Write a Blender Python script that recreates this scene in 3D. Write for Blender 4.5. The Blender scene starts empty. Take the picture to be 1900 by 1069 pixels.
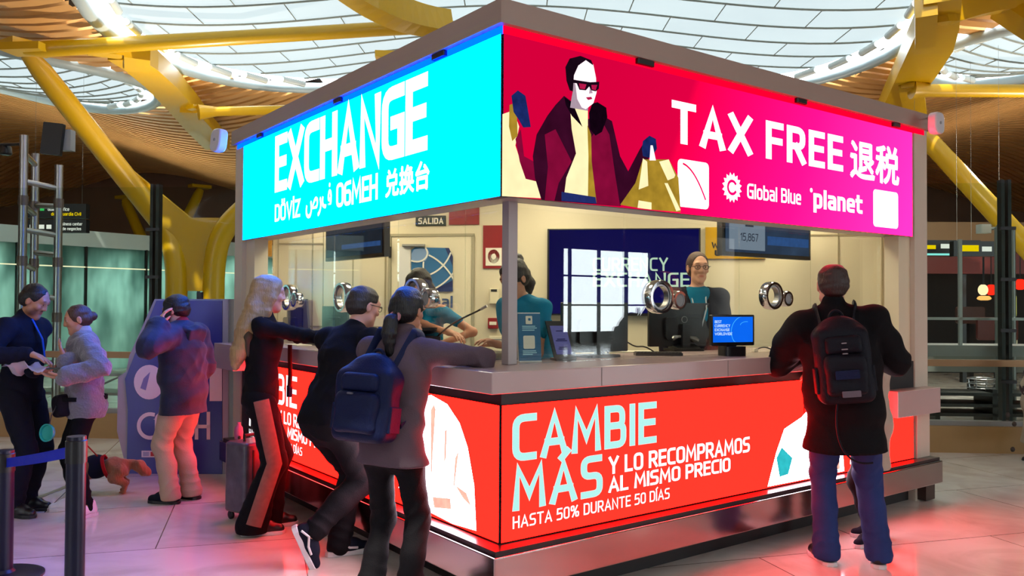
import bpy, math, random
import numpy as np
from mathutils import Vector, Matrix
random.seed(7)
rng = np.random.default_rng(7)
SC = bpy.context.scene
COL = SC.collection

# ------------------------------------------------------------ camera
W_PX, H_PX, F_PX = 1900.0, 1069.0, 1545.5
YAW, PITCH, ROLL = 0.6381, 0.0180, 0.0049
CAM = Vector((-2.491, -3.4505, 1.57))
_fw = Vector((math.sin(YAW)*math.cos(PITCH), math.cos(YAW)*math.cos(PITCH), math.sin(PITCH)))
_r0 = Vector((math.cos(YAW), -math.sin(YAW), 0))
_u0 = _r0.cross(_fw)
_r = _r0*math.cos(ROLL) + _u0*math.sin(ROLL)
_u = -_r0*math.sin(ROLL) + _u0*math.cos(ROLL)
cd = bpy.data.cameras.new('camera')
cd.sensor_width = 36.0
cd.lens = 36.0*F_PX/W_PX
cd.clip_start = 0.05; cd.clip_end = 300
cam = bpy.data.objects.new('camera', cd)
COL.objects.link(cam)
cam.matrix_world = Matrix(((_r.x, _u.x, -_fw.x, CAM.x), (_r.y, _u.y, -_fw.y, CAM.y), (_r.z, _u.z, -_fw.z, CAM.z), (0, 0, 0, 1)))
SC.camera = cam

# ------------------------------------------------------------ view settings and daylight
SC.view_settings.view_transform = 'Standard'
SC.view_settings.look = 'None'
SC.view_settings.gamma = 1.0
SC.view_settings.use_curve_mapping = False
SC.view_settings.exposure = 0.0
wd = bpy.data.worlds.new('daylight'); SC.world = wd; wd.use_nodes = True
bg = wd.node_tree.nodes['Background']
bg.inputs[0].default_value = (0.86, 0.95, 1.0, 1)
bg.inputs[1].default_value = 9

RV = Vector((math.cos(YAW), -math.sin(YAW), 0))      # to the right of the camera, level
FV = Vector((math.sin(YAW), math.cos(YAW), 0))       # ahead of the camera, level
def V(r, d, z=0.0):
    return Vector((CAM.x, CAM.y, 0)) + RV*r + FV*d + Vector((0, 0, z))
def ray(x, y):
    return _r*((x-W_PX/2)/F_PX) - _u*((y-H_PX/2)/F_PX) + _fw
def at(x, y, d):
    v = ray(x, y); return CAM + v*(d/v.dot(FV))
def gnd(x, y, z=0.0):
    v = ray(x, y); return CAM + v*((z-CAM.z)/v.z)
def onR(x, y, off=0.0):          # on the plane y = off (right face of the kiosk)
    v = ray(x, y); return CAM + v*((off-CAM.y)/v.y)
def onL(x, y, off=0.0):          # on the plane x = off (left face)
    v = ray(x, y); return CAM + v*((off-CAM.x)/v.x)

def lamp(name, loc, energy, color, size=None, target=None, spot=None, sizey=None, blend=.5):
    ld = bpy.data.lights.new(name, 'SPOT' if spot else ('AREA' if size else 'POINT'))
    ld.energy = energy; ld.color = color
    if spot: ld.spot_size = spot; ld.spot_blend = blend; ld.shadow_soft_size = .06
    elif size:
        ld.size = size
        if sizey: ld.shape = 'RECTANGLE'; ld.size_y = sizey
    else: ld.shadow_soft_size = .08
    o = bpy.data.objects.new(name, ld); COL.objects.link(o); o.location = loc
    if target is not None:
        o.rotation_euler = (Vector(target)-Vector(loc)).to_track_quat('-Z', 'Y').to_euler()
    return o
sund = bpy.data.lights.new('sun', 'SUN'); sund.energy = 6.0; sund.angle = .02; sund.color = (1, .93, .82)
suno = bpy.data.objects.new('sun', sund); COL.objects.link(suno)
suno.rotation_euler = Vector((.45, .35, -1.0)).to_track_quat('-Z', 'Y').to_euler()
# warm strip lights under the kiosk roof
for _x, _y in ((.9, .9), (2.3, .75), (.75, 2.3), (1.75, 1.75), (3.3, .6), (.6, 3.3)):
    lamp('kiosk_downlight', (_x, _y, 2.66), 15, (1, .87, .62), size=.35, target=(_x, _y, 0))

# ------------------------------------------------------------ colours and materials
def lin(h):
    if isinstance(h, str):
        h = h.lstrip('#'); c = [int(h[i:i+2], 16)/255 for i in (0, 2, 4)]
    else: c = [v/255 for v in h]
    return tuple(v/12.92 if v <= .04045 else ((v+.055)/1.055)**2.4 for v in c)
MATS = {}
def mat(name, col, rough=.5, metal=0.0, var=.06, scale=8.0, bump=0.0, bscale=None, spec=.5, sheen=0.0, stretch=(1, 1, 1), coat=0.0, attr=False, sss=0.0, wrinkle=0.0):
    if name in MATS: return MATS[name]
    m = bpy.data.materials.new(name); m.use_nodes = True; MATS[name] = m
    nt = m.node_tree; b = nt.nodes['Principled BSDF']
    c = lin(col)
    tc = nt.nodes.new('ShaderNodeTexCoord'); mp = nt.nodes.new('ShaderNodeMapping')
    mp.inputs['Scale'].default_value = stretch
    nt.links.new(tc.outputs['Object'], mp.inputs[0])
    no = nt.nodes.new('ShaderNodeTexNoise'); no.inputs['Scale'].default_value = scale; no.inputs['Detail'].default_value = 4
    nt.links.new(mp.outputs[0], no.inputs['Vector'])
    mx = nt.nodes.new('ShaderNodeMix'); mx.data_type = 'RGBA'
    mx.inputs[6].default_value = tuple(v*(1-var) for v in c)+(1,)
    mx.inputs[7].default_value = tuple(min(1, v*(1+var)) for v in c)+(1,)
    nt.links.new(no.outputs[0], mx.inputs[0])
    out = mx.outputs[2]
    if attr:
        at_ = nt.nodes.new('ShaderNodeAttribute'); at_.attribute_name = 'Col'
        m2 = nt.nodes.new('ShaderNodeMix'); m2.data_type = 'RGBA'; m2.blend_type = 'MULTIPLY'; m2.inputs[0].default_value = 1
        nt.links.new(out, m2.inputs[6]); nt.links.new(at_.outputs['Color'], m2.inputs[7]); out = m2.outputs[2]
    nt.links.new(out, b.inputs['Base Color'])
    b.inputs['Roughness'].default_value = rough; b.inputs['Metallic'].default_value = metal
    b.inputs['Specular IOR Level'].default_value = spec
    if sheen: b.inputs['Sheen Weight'].default_value = sheen
    if coat: b.inputs['Coat Weight'].default_value = coat; b.inputs['Coat Roughness'].default_value = .08
    if sss:
        b.inputs['Subsurface Weight'].default_value = sss; b.inputs['Subsurface Radius'].default_value = (.02, .008, .004); b.inputs['Subsurface Scale'].default_value = .3
    if bump:
        bp = nt.nodes.new('ShaderNodeBump'); bp.inputs['Strength'].default_value = bump; bp.inputs['Distance'].default_value = .01
        n2 = nt.nodes.new('ShaderNodeTexNoise'); n2.inputs['Scale'].default_value = bscale or scale*6; n2.inputs['Detail'].default_value = 3
        nt.links.new(mp.outputs[0], n2.inputs['Vector'])
        hgt = n2.outputs[0]
        if wrinkle:
            n3 = nt.nodes.new('ShaderNodeTexNoise'); n3.inputs['Scale'].default_value = 6; n3.inputs['Detail'].default_value = 1.5; n3.inputs['Distortion'].default_value = .5
            m3 = nt.nodes.new('ShaderNodeMapping'); m3.inputs['Scale'].default_value = (1, 1, 1.7); nt.links.new(tc.outputs['Object'], m3.inputs[0]); nt.links.new(m3.outputs[0], n3.inputs['Vector'])
            ma = nt.nodes.new('ShaderNodeMath'); ma.operation = 'MULTIPLY_ADD'; ma.inputs[1].default_value = wrinkle
            nt.links.new(n3.outputs[0], ma.inputs[0]); nt.links.new(hgt, ma.inputs[2]); hgt = ma.outputs[0]
        nt.links.new(hgt, bp.inputs['Height']); nt.links.new(bp.outputs[0], b.inputs['Normal'])
    return m
def emit(name, col, strength=1.0, var=.03, scale=40):
    if name in MATS: return MATS[name]
    m = bpy.data.materials.new(name); m.use_nodes = True; MATS[name] = m
    nt = m.node_tree; nt.nodes.remove(nt.nodes['Principled BSDF'])
    e = nt.nodes.new('ShaderNodeEmission'); c = lin(col)
    tc = nt.nodes.new('ShaderNodeTexCoord'); no = nt.nodes.new('ShaderNodeTexNoise'); no.inputs['Scale'].default_value = scale
    nt.links.new(tc.outputs['Object'], no.inputs['Vector'])
    mx = nt.nodes.new('ShaderNodeMix'); mx.data_type = 'RGBA'
    mx.inputs[6].default_value = tuple(v*(1-var) for v in c)+(1,); mx.inputs[7].default_value = tuple(v*(1+var) for v in c)+(1,)
    nt.links.new(no.outputs[0], mx.inputs[0]); nt.links.new(mx.outputs[2], e.inputs[0])
    e.inputs[1].default_value = strength
    nt.links.new(e.outputs[0], nt.nodes['Material Output'].inputs[0])
    return m
def glassmat(name, tint=(.93, .97, .95), refl=1.0, rough=0.0):
    if name in MATS: return MATS[name]
    m = bpy.data.materials.new(name); m.use_nodes = True; MATS[name] = m
    nt = m.node_tree; nt.nodes.remove(nt.nodes['Principled BSDF'])
    t = nt.nodes.new('ShaderNodeBsdfTransparent'); t.inputs[0].default_value = tint+(1,)
    g = nt.nodes.new('ShaderNodeBsdfGlossy'); g.inputs['Roughness'].default_value = rough; g.inputs[0].default_value = (1, 1, 1, 1)
    ge = nt.nodes.new('ShaderNodeNewGeometry'); vd = nt.nodes.new('ShaderNodeVectorMath'); vd.operation = 'DOT_PRODUCT'
    nt.links.new(ge.outputs['Normal'], vd.inputs[0]); nt.links.new(ge.outputs['Incoming'], vd.inputs[1])
    def mth(op, a, b):
        n = nt.nodes.new('ShaderNodeMath'); n.operation = op; n.use_clamp = op != 'ABSOLUTE' and False
        for q, v in enumerate((a, b)):
            if v is None: continue
            if isinstance(v, (int, float)): n.inputs[q].default_value = v
            else: nt.links.new(v, n.inputs[q])
        return n.outputs[0]
    f5 = mth('POWER', mth('SUBTRACT', 1.0, mth('ABSOLUTE', vd.outputs['Value'], None)), 5.0)
    mu = nt.nodes.new('ShaderNodeMath'); mu.operation = 'MULTIPLY_ADD'; mu.inputs[1].default_value = .96*refl; mu.inputs[2].default_value = .04*refl; mu.use_clamp = True
    nt.links.new(f5, mu.inputs[0])
    mx = nt.nodes.new('ShaderNodeMixShader')
    nt.links.new(mu.outputs[0], mx.inputs[0]); nt.links.new(t.outputs[0], mx.inputs[1]); nt.links.new(g.outputs[0], mx.inputs[2])
    nt.links.new(mx.outputs[0], nt.nodes['Material Output'].inputs[0])
    return m

# ------------------------------------------------------------ mesh building
class MB:
    def __init__(s): s.v = []; s.f = []
    def add(s, vs, fs):
        n = len(s.v); s.v += [Vector(v) for v in vs]; s.f += [tuple(i+n for i in f) for f in fs]; return s
    def box(s, c, size, ax=None):
        c = Vector(c); X, Y, Z = ax or (Vector((1, 0, 0)), Vector((0, 1, 0)), Vector((0, 0, 1)))
        hx, hy, hz = [q/2 for q in size]
        vs = [c+X*(a*hx)+Y*(b*hy)+Z*(e*hz) for a in (-1, 1) for b in (-1, 1) for e in (-1, 1)]
        return s.add(vs, [(0, 1, 3, 2), (4, 6, 7, 5), (0, 4, 5, 1), (2, 3, 7, 6), (0, 2, 6, 4), (1, 5, 7, 3)])
    def rbox(s, c, size, ax=None, r=.01, n=3):      # box with its four edges along the third axis rounded
        X, Y, Z = ax or (Vector((1, 0, 0)), Vector((0, 1, 0)), Vector((0, 0, 1)))
        pts = rrect(size[0], size[1], r, n)
        return s.prism([Vector(c)+X*p[0]+Y*p[1]-Z*(size[2]/2) for p in pts], Z*size[2])
    def prism(s, pts, ext):
        n = len(pts); pts = [Vector(p) for p in pts]; ext = Vector(ext)
        vs = pts+[p+ext for p in pts]
        fs = [tuple(range(n))[::-1], tuple(range(n, 2*n))]+[(i, (i+1) % n, n+(i+1) % n, n+i) for i in range(n)]
        return s.add(vs, fs)
    def poly(s, pts): return s.add(pts, [tuple(range(len(pts)))])
    def quad(s, a, b, c, d): return s.add([a, b, c, d], [(0, 1, 2, 3)])
    def tube(s, path, rad, n=10, closed=False, sx=1.0, up=None, cap=True):
        P = [Vector(p) for p in path]; m = len(P)
        if not isinstance(rad, (list, tuple)): rad = [rad]*m
        ref = Vector(up) if up else None; vs = []; prev = None
        for i, p in enumerate(P):
            a = P[(i-1) % m] if closed else P[max(i-1, 0)]; b = P[(i+1) % m] if closed else P[min(i+1, m-1)]
            t = (b-a).normalized()
            if ref: nrm = (ref-t*ref.dot(t)).normalized()
            elif prev is None:
                q = Vector((0, 0, 1)) if abs(t.z) < .9 else Vector((1, 0, 0)); nrm = (q-t*q.dot(t)).normalized()
            else: nrm = (prev-t*prev.dot(t)).normalized()
            prev = nrm; bn = t.cross(nrm)
            for k in range(n):
                an = 2*math.pi*k/n
                vs.append(p+nrm*(math.cos(an)*rad[i])+bn*(math.sin(an)*rad[i]*sx))
        fs = []
        for i in range(m if closed else m-1):
            j = (i+1) % m
            fs += [(i*n+k, i*n+(k+1) % n, j*n+(k+1) % n, j*n+k) for k in range(n)]
        if cap and not closed: fs += [tuple(range(n))[::-1], tuple(range((m-1)*n, m*n))]
        return s.add(vs, fs)
    def lathe(s, c, prof, n=24, ax=None):     # prof: (radius, height)
        X, Y, Z = ax or (Vector((1, 0, 0)), Vector((0, 1, 0)), Vector((0, 0, 1)))
        c = Vector(c); vs = []
        for r, h in prof:
            for k in range(n):
                a = 2*math.pi*k/n; vs.append(c+X*(r*math.cos(a))+Y*(r*math.sin(a))+Z*h)
        fs = []
        for i in range(len(prof)-1):
            fs += [(i*n+k, i*n+(k+1) % n, (i+1)*n+(k+1) % n, (i+1)*n+k) for k in range(n)]
        fs += [tuple(range(n))[::-1], tuple(range((len(prof)-1)*n, len(prof)*n))]
        return s.add(vs, fs)
    def ring(s, c, R, prof, ax, n=40):        # prof: closed (dr, h) loop swept round the axis
        X, Y, Z = ax; c = Vector(c); vs = []; m = len(prof)
        for k in range(n):
            a = 2*math.pi*k/n; e = X*math.cos(a)+Y*math.sin(a)
            vs += [c+e*(R+dr)+Z*h for dr, h in prof]
        fs = []
        for k in range(n):
            j = (k+1) % n
            fs += [(k*m+i, j*m+i, j*m+(i+1) % m, k*m+(i+1) % m) for i in range(m)]
        return s.add(vs, fs)
    def ball(s, c, r, n=14, m=9, ax=None):
        X, Y, Z = ax or (Vector((1, 0, 0)), Vector((0, 1, 0)), Vector((0, 0, 1)))
        if not isinstance(r, (tuple, list)): r = (r, r, r)
        c = Vector(c); vs = [c+Z*r[2]]
        for i in range(1, m):
            t = math.pi*i/m
            for k in range(n):
                a = 2*math.pi*k/n
                vs.append(c+X*(r[0]*math.sin(t)*math.cos(a))+Y*(r[1]*math.sin(t)*math.sin(a))+Z*(r[2]*math.cos(t)))
        vs.append(c-Z*r[2]); e = len(vs)-1
        fs = [(0, 1+k, 1+(k+1) % n) for k in range(n)]
        for i in range(m-2):
            fs += [(1+i*n+k, 1+(i+1)*n+k, 1+(i+1)*n+(k+1) % n, 1+i*n+(k+1) % n) for k in range(n)]
        fs += [(e, 1+(m-2)*n+(k+1) % n, 1+(m-2)*n+k) for k in range(n)]
        return s.add(vs, fs)
def rrect(w, h, r, n=3):
    pts = []
    for cx, cy, a0 in ((w/2-r, h/2-r, 0), (-w/2+r, h/2-r, 90), (-w/2+r, -h/2+r, 180), (w/2-r, -h/2+r, 270)):
        for k in range(n+1):
            a = math.radians(a0+90*k/n); pts.append((cx+r*math.cos(a), cy+r*math.sin(a)))
    return pts

def tag(o, label=None, cat=None, group=None, kind=None):
    if label: o['label'] = label
    if cat: o['category'] = cat
    if group: o['group'] = group
    if kind: o['kind'] = kind
    return o
def thing(name, label, cat, loc=(0, 0, 0), rotz=0.0, group=None, kind=None):
    o = bpy.data.objects.new(name, None); COL.objects.link(o)
    o.empty_display_size = .1
    o.location = loc; o.rotation_euler = (0, 0, rotz)
    return tag(o, label, cat, group, kind)
def wmat(o):
    m = Matrix.Translation(o.location) @ o.rotation_euler.to_matrix().to_4x4()
    return (wmat(o.parent) @ m) if o.parent else m
def obj(name, mb, m, parent=None, smooth=False, local=False, bevel=0.0, label=None):
    me = bpy.data.meshes.new(name)
    vs = mb.v
    if parent is not None and not local:
        inv = wmat(parent).inverted(); vs = [inv @ v for v in vs]
    origin = Vector((0, 0, 0))
    if parent is None and vs:
        lo = Vector([min(v[i] for v in vs) for i in range(3)]); hi = Vector([max(v[i] for v in vs) for i in range(3)])
        origin = Vector(((lo.x+hi.x)/2, (lo.y+hi.y)/2, lo.z)); vs = [v-origin for v in vs]
    me.from_pydata([tuple(v) for v in vs], [], mb.f); me.update()
    for mm in (m if isinstance(m, (list, tuple)) else [m]): me.materials.append(mm)
    if smooth:
        me.polygons.foreach_set('use_smooth', [True]*len(me.polygons))
        try: me.set_sharp_from_angle(angle=math.radians(40))
        except Exception: pass
    o = bpy.data.objects.new(name, me); COL.objects.link(o); o.location = origin
    if parent is not None: o.parent = parent
    if bevel:
        bv = o.modifiers.new('bevel', 'BEVEL'); bv.width = bevel; bv.segments = 2; bv.limit_method = 'ANGLE'
    if label: o['label'] = label
    return o
def struct(name, mb, m, **k):
    o = obj(name, mb, m, **k); o['kind'] = 'structure'; return o
def dup(root, loc, rotz=None, label=None):
    r = root.copy(); COL.objects.link(r); r.location = loc
    if rotz is not None: r.rotation_euler = (0, 0, rotz)
    if label: r['label'] = label
    for ch in list(root.children):
        c = ch.copy(); COL.objects.link(c); c.parent = r
        for g in list(ch.children):
            d = g.copy(); COL.objects.link(d); d.parent = c
    return r

# ------------------------------------------------------------ lettering
# squared stroke letters: every glyph is a list of paths in a box of height 1; a third number rounds that corner
def _g(w, *paths): return (w, paths)
_R = .22
GL = {
 'A': _g(.62, [(0, 0), (.31, 1), (.62, 0)], [(.11, .3), (.51, .3)]),
 'B': _g(.54, [(0, 0), (0, 1), (.5, 1, .2), (.5, .53, .16), (0, .53)], [(.3, .53), (.54, .53, .16), (.54, 0, .2), (0, 0)]),
 'C': _g(.5, [(.5, 1), (0, 1, .25), (0, 0, .25), (.5, 0)]),
 'D': _g(.54, [(0, 0), (0, 1), (.54, 1, .25), (.54, 0, .25), (0, 0), (0, .1)]),
 'E': _g(.46, [(.46, 1), (0, 1), (0, 0), (.46, 0)], [(0, .52), (.42, .52)]),
 'F': _g(.46, [(.46, 1), (0, 1), (0, 0)], [(0, .5), (.42, .5)]),
 'G': _g(.54, [(.54, 1), (0, 1, .25), (0, 0, .25), (.54, 0), (.54, .5), (.3, .5)]),
 'H': _g(.54, [(0, 0), (0, 1)], [(.54, 0), (.54, 1)], [(0, .52), (.54, .52)]),
 'I': _g(.001, [(0, 0), (0, 1)]),
 'L': _g(.44, [(0, 1), (0, 0), (.44, 0)]),
 'M': _g(.74, [(0, 0), (.06, 1), (.37, .3), (.68, 1), (.74, 0)]),
 'N': _g(.56, [(0, 0), (0, 1), (.56, 0), (.56, 1)]),
 'O': _g(.56, [(.28, 1), (0, 1, .24), (0, 0, .24), (.56, 0, .24), (.56, 1, .24), (.28, 1)]),
 'P': _g(.52, [(0, 0), (0, 1), (.52, 1, .22), (.52, .44, .22), (0, .44)]),
 'R': _g(.54, [(0, 0), (0, 1), (.52, 1, .22), (.52, .46, .22), (0, .46)], [(.26, .46), (.54, 0)]),
 'S': _g(.5, [(.48, 1), (0, 1, .2), (0, .52, .2), (.5, .52, .2), (.5, 0, .2), (0, 0)]),
 'T': _g(.54, [(0, 1), (.54, 1)], [(.27, 1), (.27, 0)]),
 'U': _g(.54, [(0, 1), (0, 0, .25), (.54, 0, .25), (.54, 1)]),
 'V': _g(.6, [(0, 1), (.3, 0), (.6, 1)]),
 'W': _g(.84, [(0, 1), (.2, 0), (.42, .8), (.64, 0), (.84, 1)]),
 'X': _g(.6, [(0, 1), (.6, 0)], [(.6, 1), (0, 0)]),
 'Y': _g(.58, [(0, 1), (.29, .45), (.58, 1)], [(.29, .45), (.29, 0)]),
 'Z': _g(.5, [(0, 1), (.5, 1), (0, 0), (.5, 0)]),
 'a': _g(.44, [(.02, .72), (.44, .72, .16), (.44, 0), (0, 0, .16), (0, .4, .16), (.44, .4)]),
 'b': _g(.46, [(0, 1), (0, 0), (.46, 0, .18), (.46, .72, .18), (0, .72)]),
 'c': _g(.4, [(.4, .72), (0, .72, .18), (0, 0, .18), (.4, 0)]),
 'd': _g(.46, [(.46, 1), (.46, 0), (0, 0, .18), (0, .72, .18), (.46, .72)]),
 'f': _g(.3, [(.32, 1), (.08, 1, .15), (.08, 0)], [(0, .7), (.3, .7)]),
 'm': _g(.7, [(0, 0), (0, .72), (.7, .72, .18), (.7, 0)], [(.35, .7), (.35, 0)]),
 'v': _g(.44, [(0, .72), (.22, 0), (.44, .72)]),
 'x': _g(.42, [(0, .72), (.42, 0)], [(.42, .72), (0, 0)]),
 'z': _g(.4, [(0, .72), (.4, .72), (0, 0), (.4, 0)]),
 'k': _g(.42, [(0, 0), (0, 1)], [(.4, .72), (.04, .36), (.42, 0)]),
 'K': _g(.54, [(0, 0), (0, 1)], [(.52, 1), (.04, .5), (.54, 0)]),
 '2': _g(.48, [(0, 1), (.48, 1, .22), (.48, .55, .2), (0, 0), (.48, 0)]),
 '3': _g(.48, [(0, 1), (.48, 1, .2), (.48, .54, .18), (.15, .54)], [(.15, .54), (.48, .54, .18), (.48, 0, .2), (0, 0)]),
 '-': _g(.3, [(0, .4), (.3, .4)]),
 'e': _g(.46, [(0, .36), (.46, .36), (.46, .72, .18), (0, .72, .18), (0, 0, .18), (.42, 0)]),
 'g': _g(.46, [(.46, 0), (0, 0, .16), (0, .72, .18), (.46, .72), (.46, -.28, .18), (.04, -.28)]),
 'h': _g(.44, [(0, 0), (0, 1)], [(0, .72), (.44, .72, .18), (.44, 0)]),
 'i': _g(.001, [(0, 0), (0, .72)], [(0, .95), (0, 1.03)]),
 'l': _g(.001, [(0, 0), (0, 1)]),
 'n': _g(.44, [(0, 0), (0, .72), (.44, .72, .18), (.44, 0)]),
 'o': _g(.46, [(.23, .72), (0, .72, .18), (0, 0, .18), (.46, 0, .18), (.46, .72, .18), (.23, .72)]),
 'p': _g(.46, [(0, -.28), (0, .72), (.46, .72, .18), (.46, 0, .18), (0, 0)]),
 'r': _g(.3, [(0, 0), (0, .72), (.3, .72)]),
 's': _g(.38, [(.36, .72), (0, .72, .15), (0, .38, .12), (.38, .38, .12), (.38, 0, .15), (0, 0)]),
 't': _g(.32, [(.06, 1), (.06, 0, .16), (.32, 0)], [(-.06, .72), (.32, .72)]),
 'u': _g(.44, [(0, .72), (0, 0, .18), (.44, 0), (.44, .72)]),
 'w': _g(.66, [(0, .72), (.16, 0), (.33, .6), (.5, 0), (.66, .72)]),
 'y': _g(.46, [(0, .72), (.24, .05)], [(.46, .72), (.14, -.28)]),
 '0': _g(.5, [(.25, 1), (0, 1, .22), (0, 0, .22), (.5, 0, .22), (.5, 1, .22), (.25, 1)]),
 '1': _g(.25, [(0, .8), (.25, 1), (.25, 0)]),
 '5': _g(.48, [(.46, 1), (.03, 1), (0, .55), (.48, .6, .2), (.48, 0, .22), (0, 0)]),
 '6': _g(.5, [(.44, 1), (0, 1, .25), (0, 0, .2), (.5, 0, .2), (.5, .56, .2), (0, .56)]),
 '7': _g(.48, [(0, 1), (.48, 1), (.16, 0)]),
 '8': _g(.5, [(.25, 1), (.03, 1, .18), (.03, .54, .16), (.47, .54, .16), (.47, 1, .18), (.25, 1)], [(.25, .54), (0, .54, .16), (0, 0, .2), (.5, 0, .2), (.5, .54, .16), (.25, .54)]),
 '%': _g(.8, [(.15, 1), (0, 1, .1), (0, .6, .1), (.28, .6, .1), (.28, 1, .1), (.14, 1)], [(.62, .4), (.5, .4, .1), (.5, 0, .1), (.78, 0, .1), (.78, .4, .1), (.62, .4)], [(.64, 1), (.14, 0)]),
 ',': _g(.06, [(.06, .06), (0, -.14)]),
 '.': _g(.02, [(0, 0), (0, .04)]),
 'Á': _g(.62, [(0, 0), (.31, 1), (.62, 0)], [(.11, .3), (.51, .3)], [(.26, 1.16), (.42, 1.32)]),
 'Í': _g(.001, [(0, 0), (0, 1)], [(-.03, 1.16), (.12, 1.32)]),
 'İ': _g(.001, [(0, 0), (0, 1)], [(0, 1.18), (0, 1.26)]),
 'Ö': _g(.56, [(.28, 1), (0, 1, .24), (0, 0, .24), (.56, 0, .24), (.56, 1, .24), (.28, 1)], [(.14, 1.2), (.14, 1.28)], [(.42, 1.2), (.42, 1.28)]),
 'б': _g(.52, [(.5, 1), (0, .96, .2), (0, 0, .2), (.52, 0, .2), (.52, .58, .2), (.05, .58)]),
}
def _round(path):
    out = []
    for i, p in enumerate(path):
        if len(p) == 2 or i in (0, len(path)-1): out.append(Vector((p[0], p[1]))); continue
        c = Vector(p[:2]); a = Vector(path[i-1][:2]); b = Vector(path[i+1][:2])
        r = min(p[2], (a-c).length*.98, (b-c).length*.98)
        s = c+(a-c).normalized()*r; e = c+(b-c).normalized()*r
        for k in range(6):
            t = k/5; out.append(s*(1-t)**2+c*(2*t*(1-t))+e*t*t)
    o2 = [out[0]]
    for p in out[1:]:
        if (p-o2[-1]).length > 1e-4: o2.append(p)
    return o2
def stroke2d(pts, t):
    """thick line as a strip of quads, square ends"""
    n = len(pts); L = []; R = []
    for i in range(n):
        d0 = (pts[i]-pts[i-1]).normalized() if i > 0 else None
        d1 = (pts[i+1]-pts[i]).normalized() if i < n-1 else None
        if d0 is None: d0 = d1
        if d1 is None: d1 = d0
        n0 = Vector((-d0.y, d0.x)); n1 = Vector((-d1.y, d1.x)); m = n0+n1
        m = n0.copy() if m.length < 1e-3 else m.normalized()
        k = min(1/max(m.dot(n0), .3), 2.0)
        L.append(pts[i]+m*(t/2*k)); R.append(pts[i]-m*(t/2*k))
    e0 = (pts[1]-pts[0]).normalized()*(t/2); e1 = (pts[-1]-pts[-2]).normalized()*(t/2)
    L[0] = L[0]-e0*.98; R[0] = R[0]-e0*.98; L[-1] = L[-1]+e1*.98; R[-1] = R[-1]+e1*.98
    return [(L[i], L[i+1], R[i+1], R[i]) for i in range(n-1)]
def text_quads(s, t=.16, gap=.2, word=None):
    x = 0; out = []; wi = 0
    for ch in s:
        if ch == ' ': x += .38; wi += 1; continue
        if word is not None and wi != word: x += GL[ch][0]+t+gap*.6; continue
        w, paths = GL[ch]
        for p in paths:
            q = [Vector((a.x+x, a.y)) for a in _round(p)]
            out += stroke2d(q, t)
        x += w+t+gap*.6
    return out
def put_text(mb, s, o, ex, ez, w, h, t=.16, gap=.2, lift=0.0, word=None):
    """letters of cap height h, run length w, from origin o along ex / ez"""
    qs = text_quads(s, t, gap)
    x0 = min(p.x for q in qs for p in q); x1 = max(p.x for q in qs for p in q)
    n = Vector(ex).cross(Vector(ez))
    k = w/(x1-x0)
    for q in (qs if word is None else text_quads(s, t, gap, word)):
        P = [Vector(o)+Vector(ex)*((p.x-x0)*k)+Vector(ez)*((p.y+t/2)/(1+t)*h)+n*lift for p in q]
        a, b, c, d = P
        if (b-a).cross(d-a).dot(n) < 0: P = P[::-1]
        mb.poly(P)
    return mb
def font_text(mb, s, o, ex, ez, w, h, lift=0.0, bold=0.0):
    """other scripts through the built-in font, fitted to a w x h box"""
    c = bpy.data.curves.new('t', 'FONT'); c.body = s
    ob = bpy.data.objects.new('t', c); COL.objects.link(ob)
    dg = bpy.context.evaluated_depsgraph_get()
    me = bpy.data.meshes.new_from_object(ob.evaluated_get(dg))
    vs = [v.co.copy() for v in me.vertices]; fs = [tuple(p.vertices) for p in me.polygons]
    bpy.data.objects.remove(ob); bpy.data.curves.remove(c); bpy.data.meshes.remove(me)
    x0 = min(v.x for v in vs); x1 = max(v.x for v in vs); y0 = min(v.y for v in vs); y1 = max(v.y for v in vs)
    n = Vector(ex).cross(Vector(ez)); offs = [(0, 0)]
    if bold: offs = [(bold*math.cos(a), bold*math.sin(a)) for a in (.4, 2.0, 3.6, 5.2)]
    for j, (dx, dz) in enumerate(offs):
        mb.add([Vector(o)+Vector(ex)*((v.x-x0)/(x1-x0)*w+dx)+Vector(ez)*((v.y-y0)/(y1-y0)*h+dz)+n*(lift+j*.0002) for v in vs], fs)
    return mb
# ------------------------------------------------------------ the hall
Zv = Vector((0, 0, 1))
YEL = mat('yellow_paint', '#c89a00', .36, var=.05, scale=3, coat=.1)
STEEL = mat('brushed_steel', '#a9a7a6', .32, 1.0, var=.06, scale=14, stretch=(1, 1, .2))
DSTEEL = mat('dark_steel', '#3a3a3a', .4, .8, var=.1)
WHITE = mat('white_enamel', '#dcdad6', .4, var=.04)
BLACK = mat('black_plastic', '#0d0d10', .4, var=.1)
GREY = mat('grey_paint', '#8d8d8c', .5, var=.06)
STONE = mat('sandstone', '#a07c4c', .45, var=.22, scale=2.5, bump=.05)
WARMWALL = mat('dark_wood_wall', '#70492f', .6, var=.25, scale=1.2)

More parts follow.
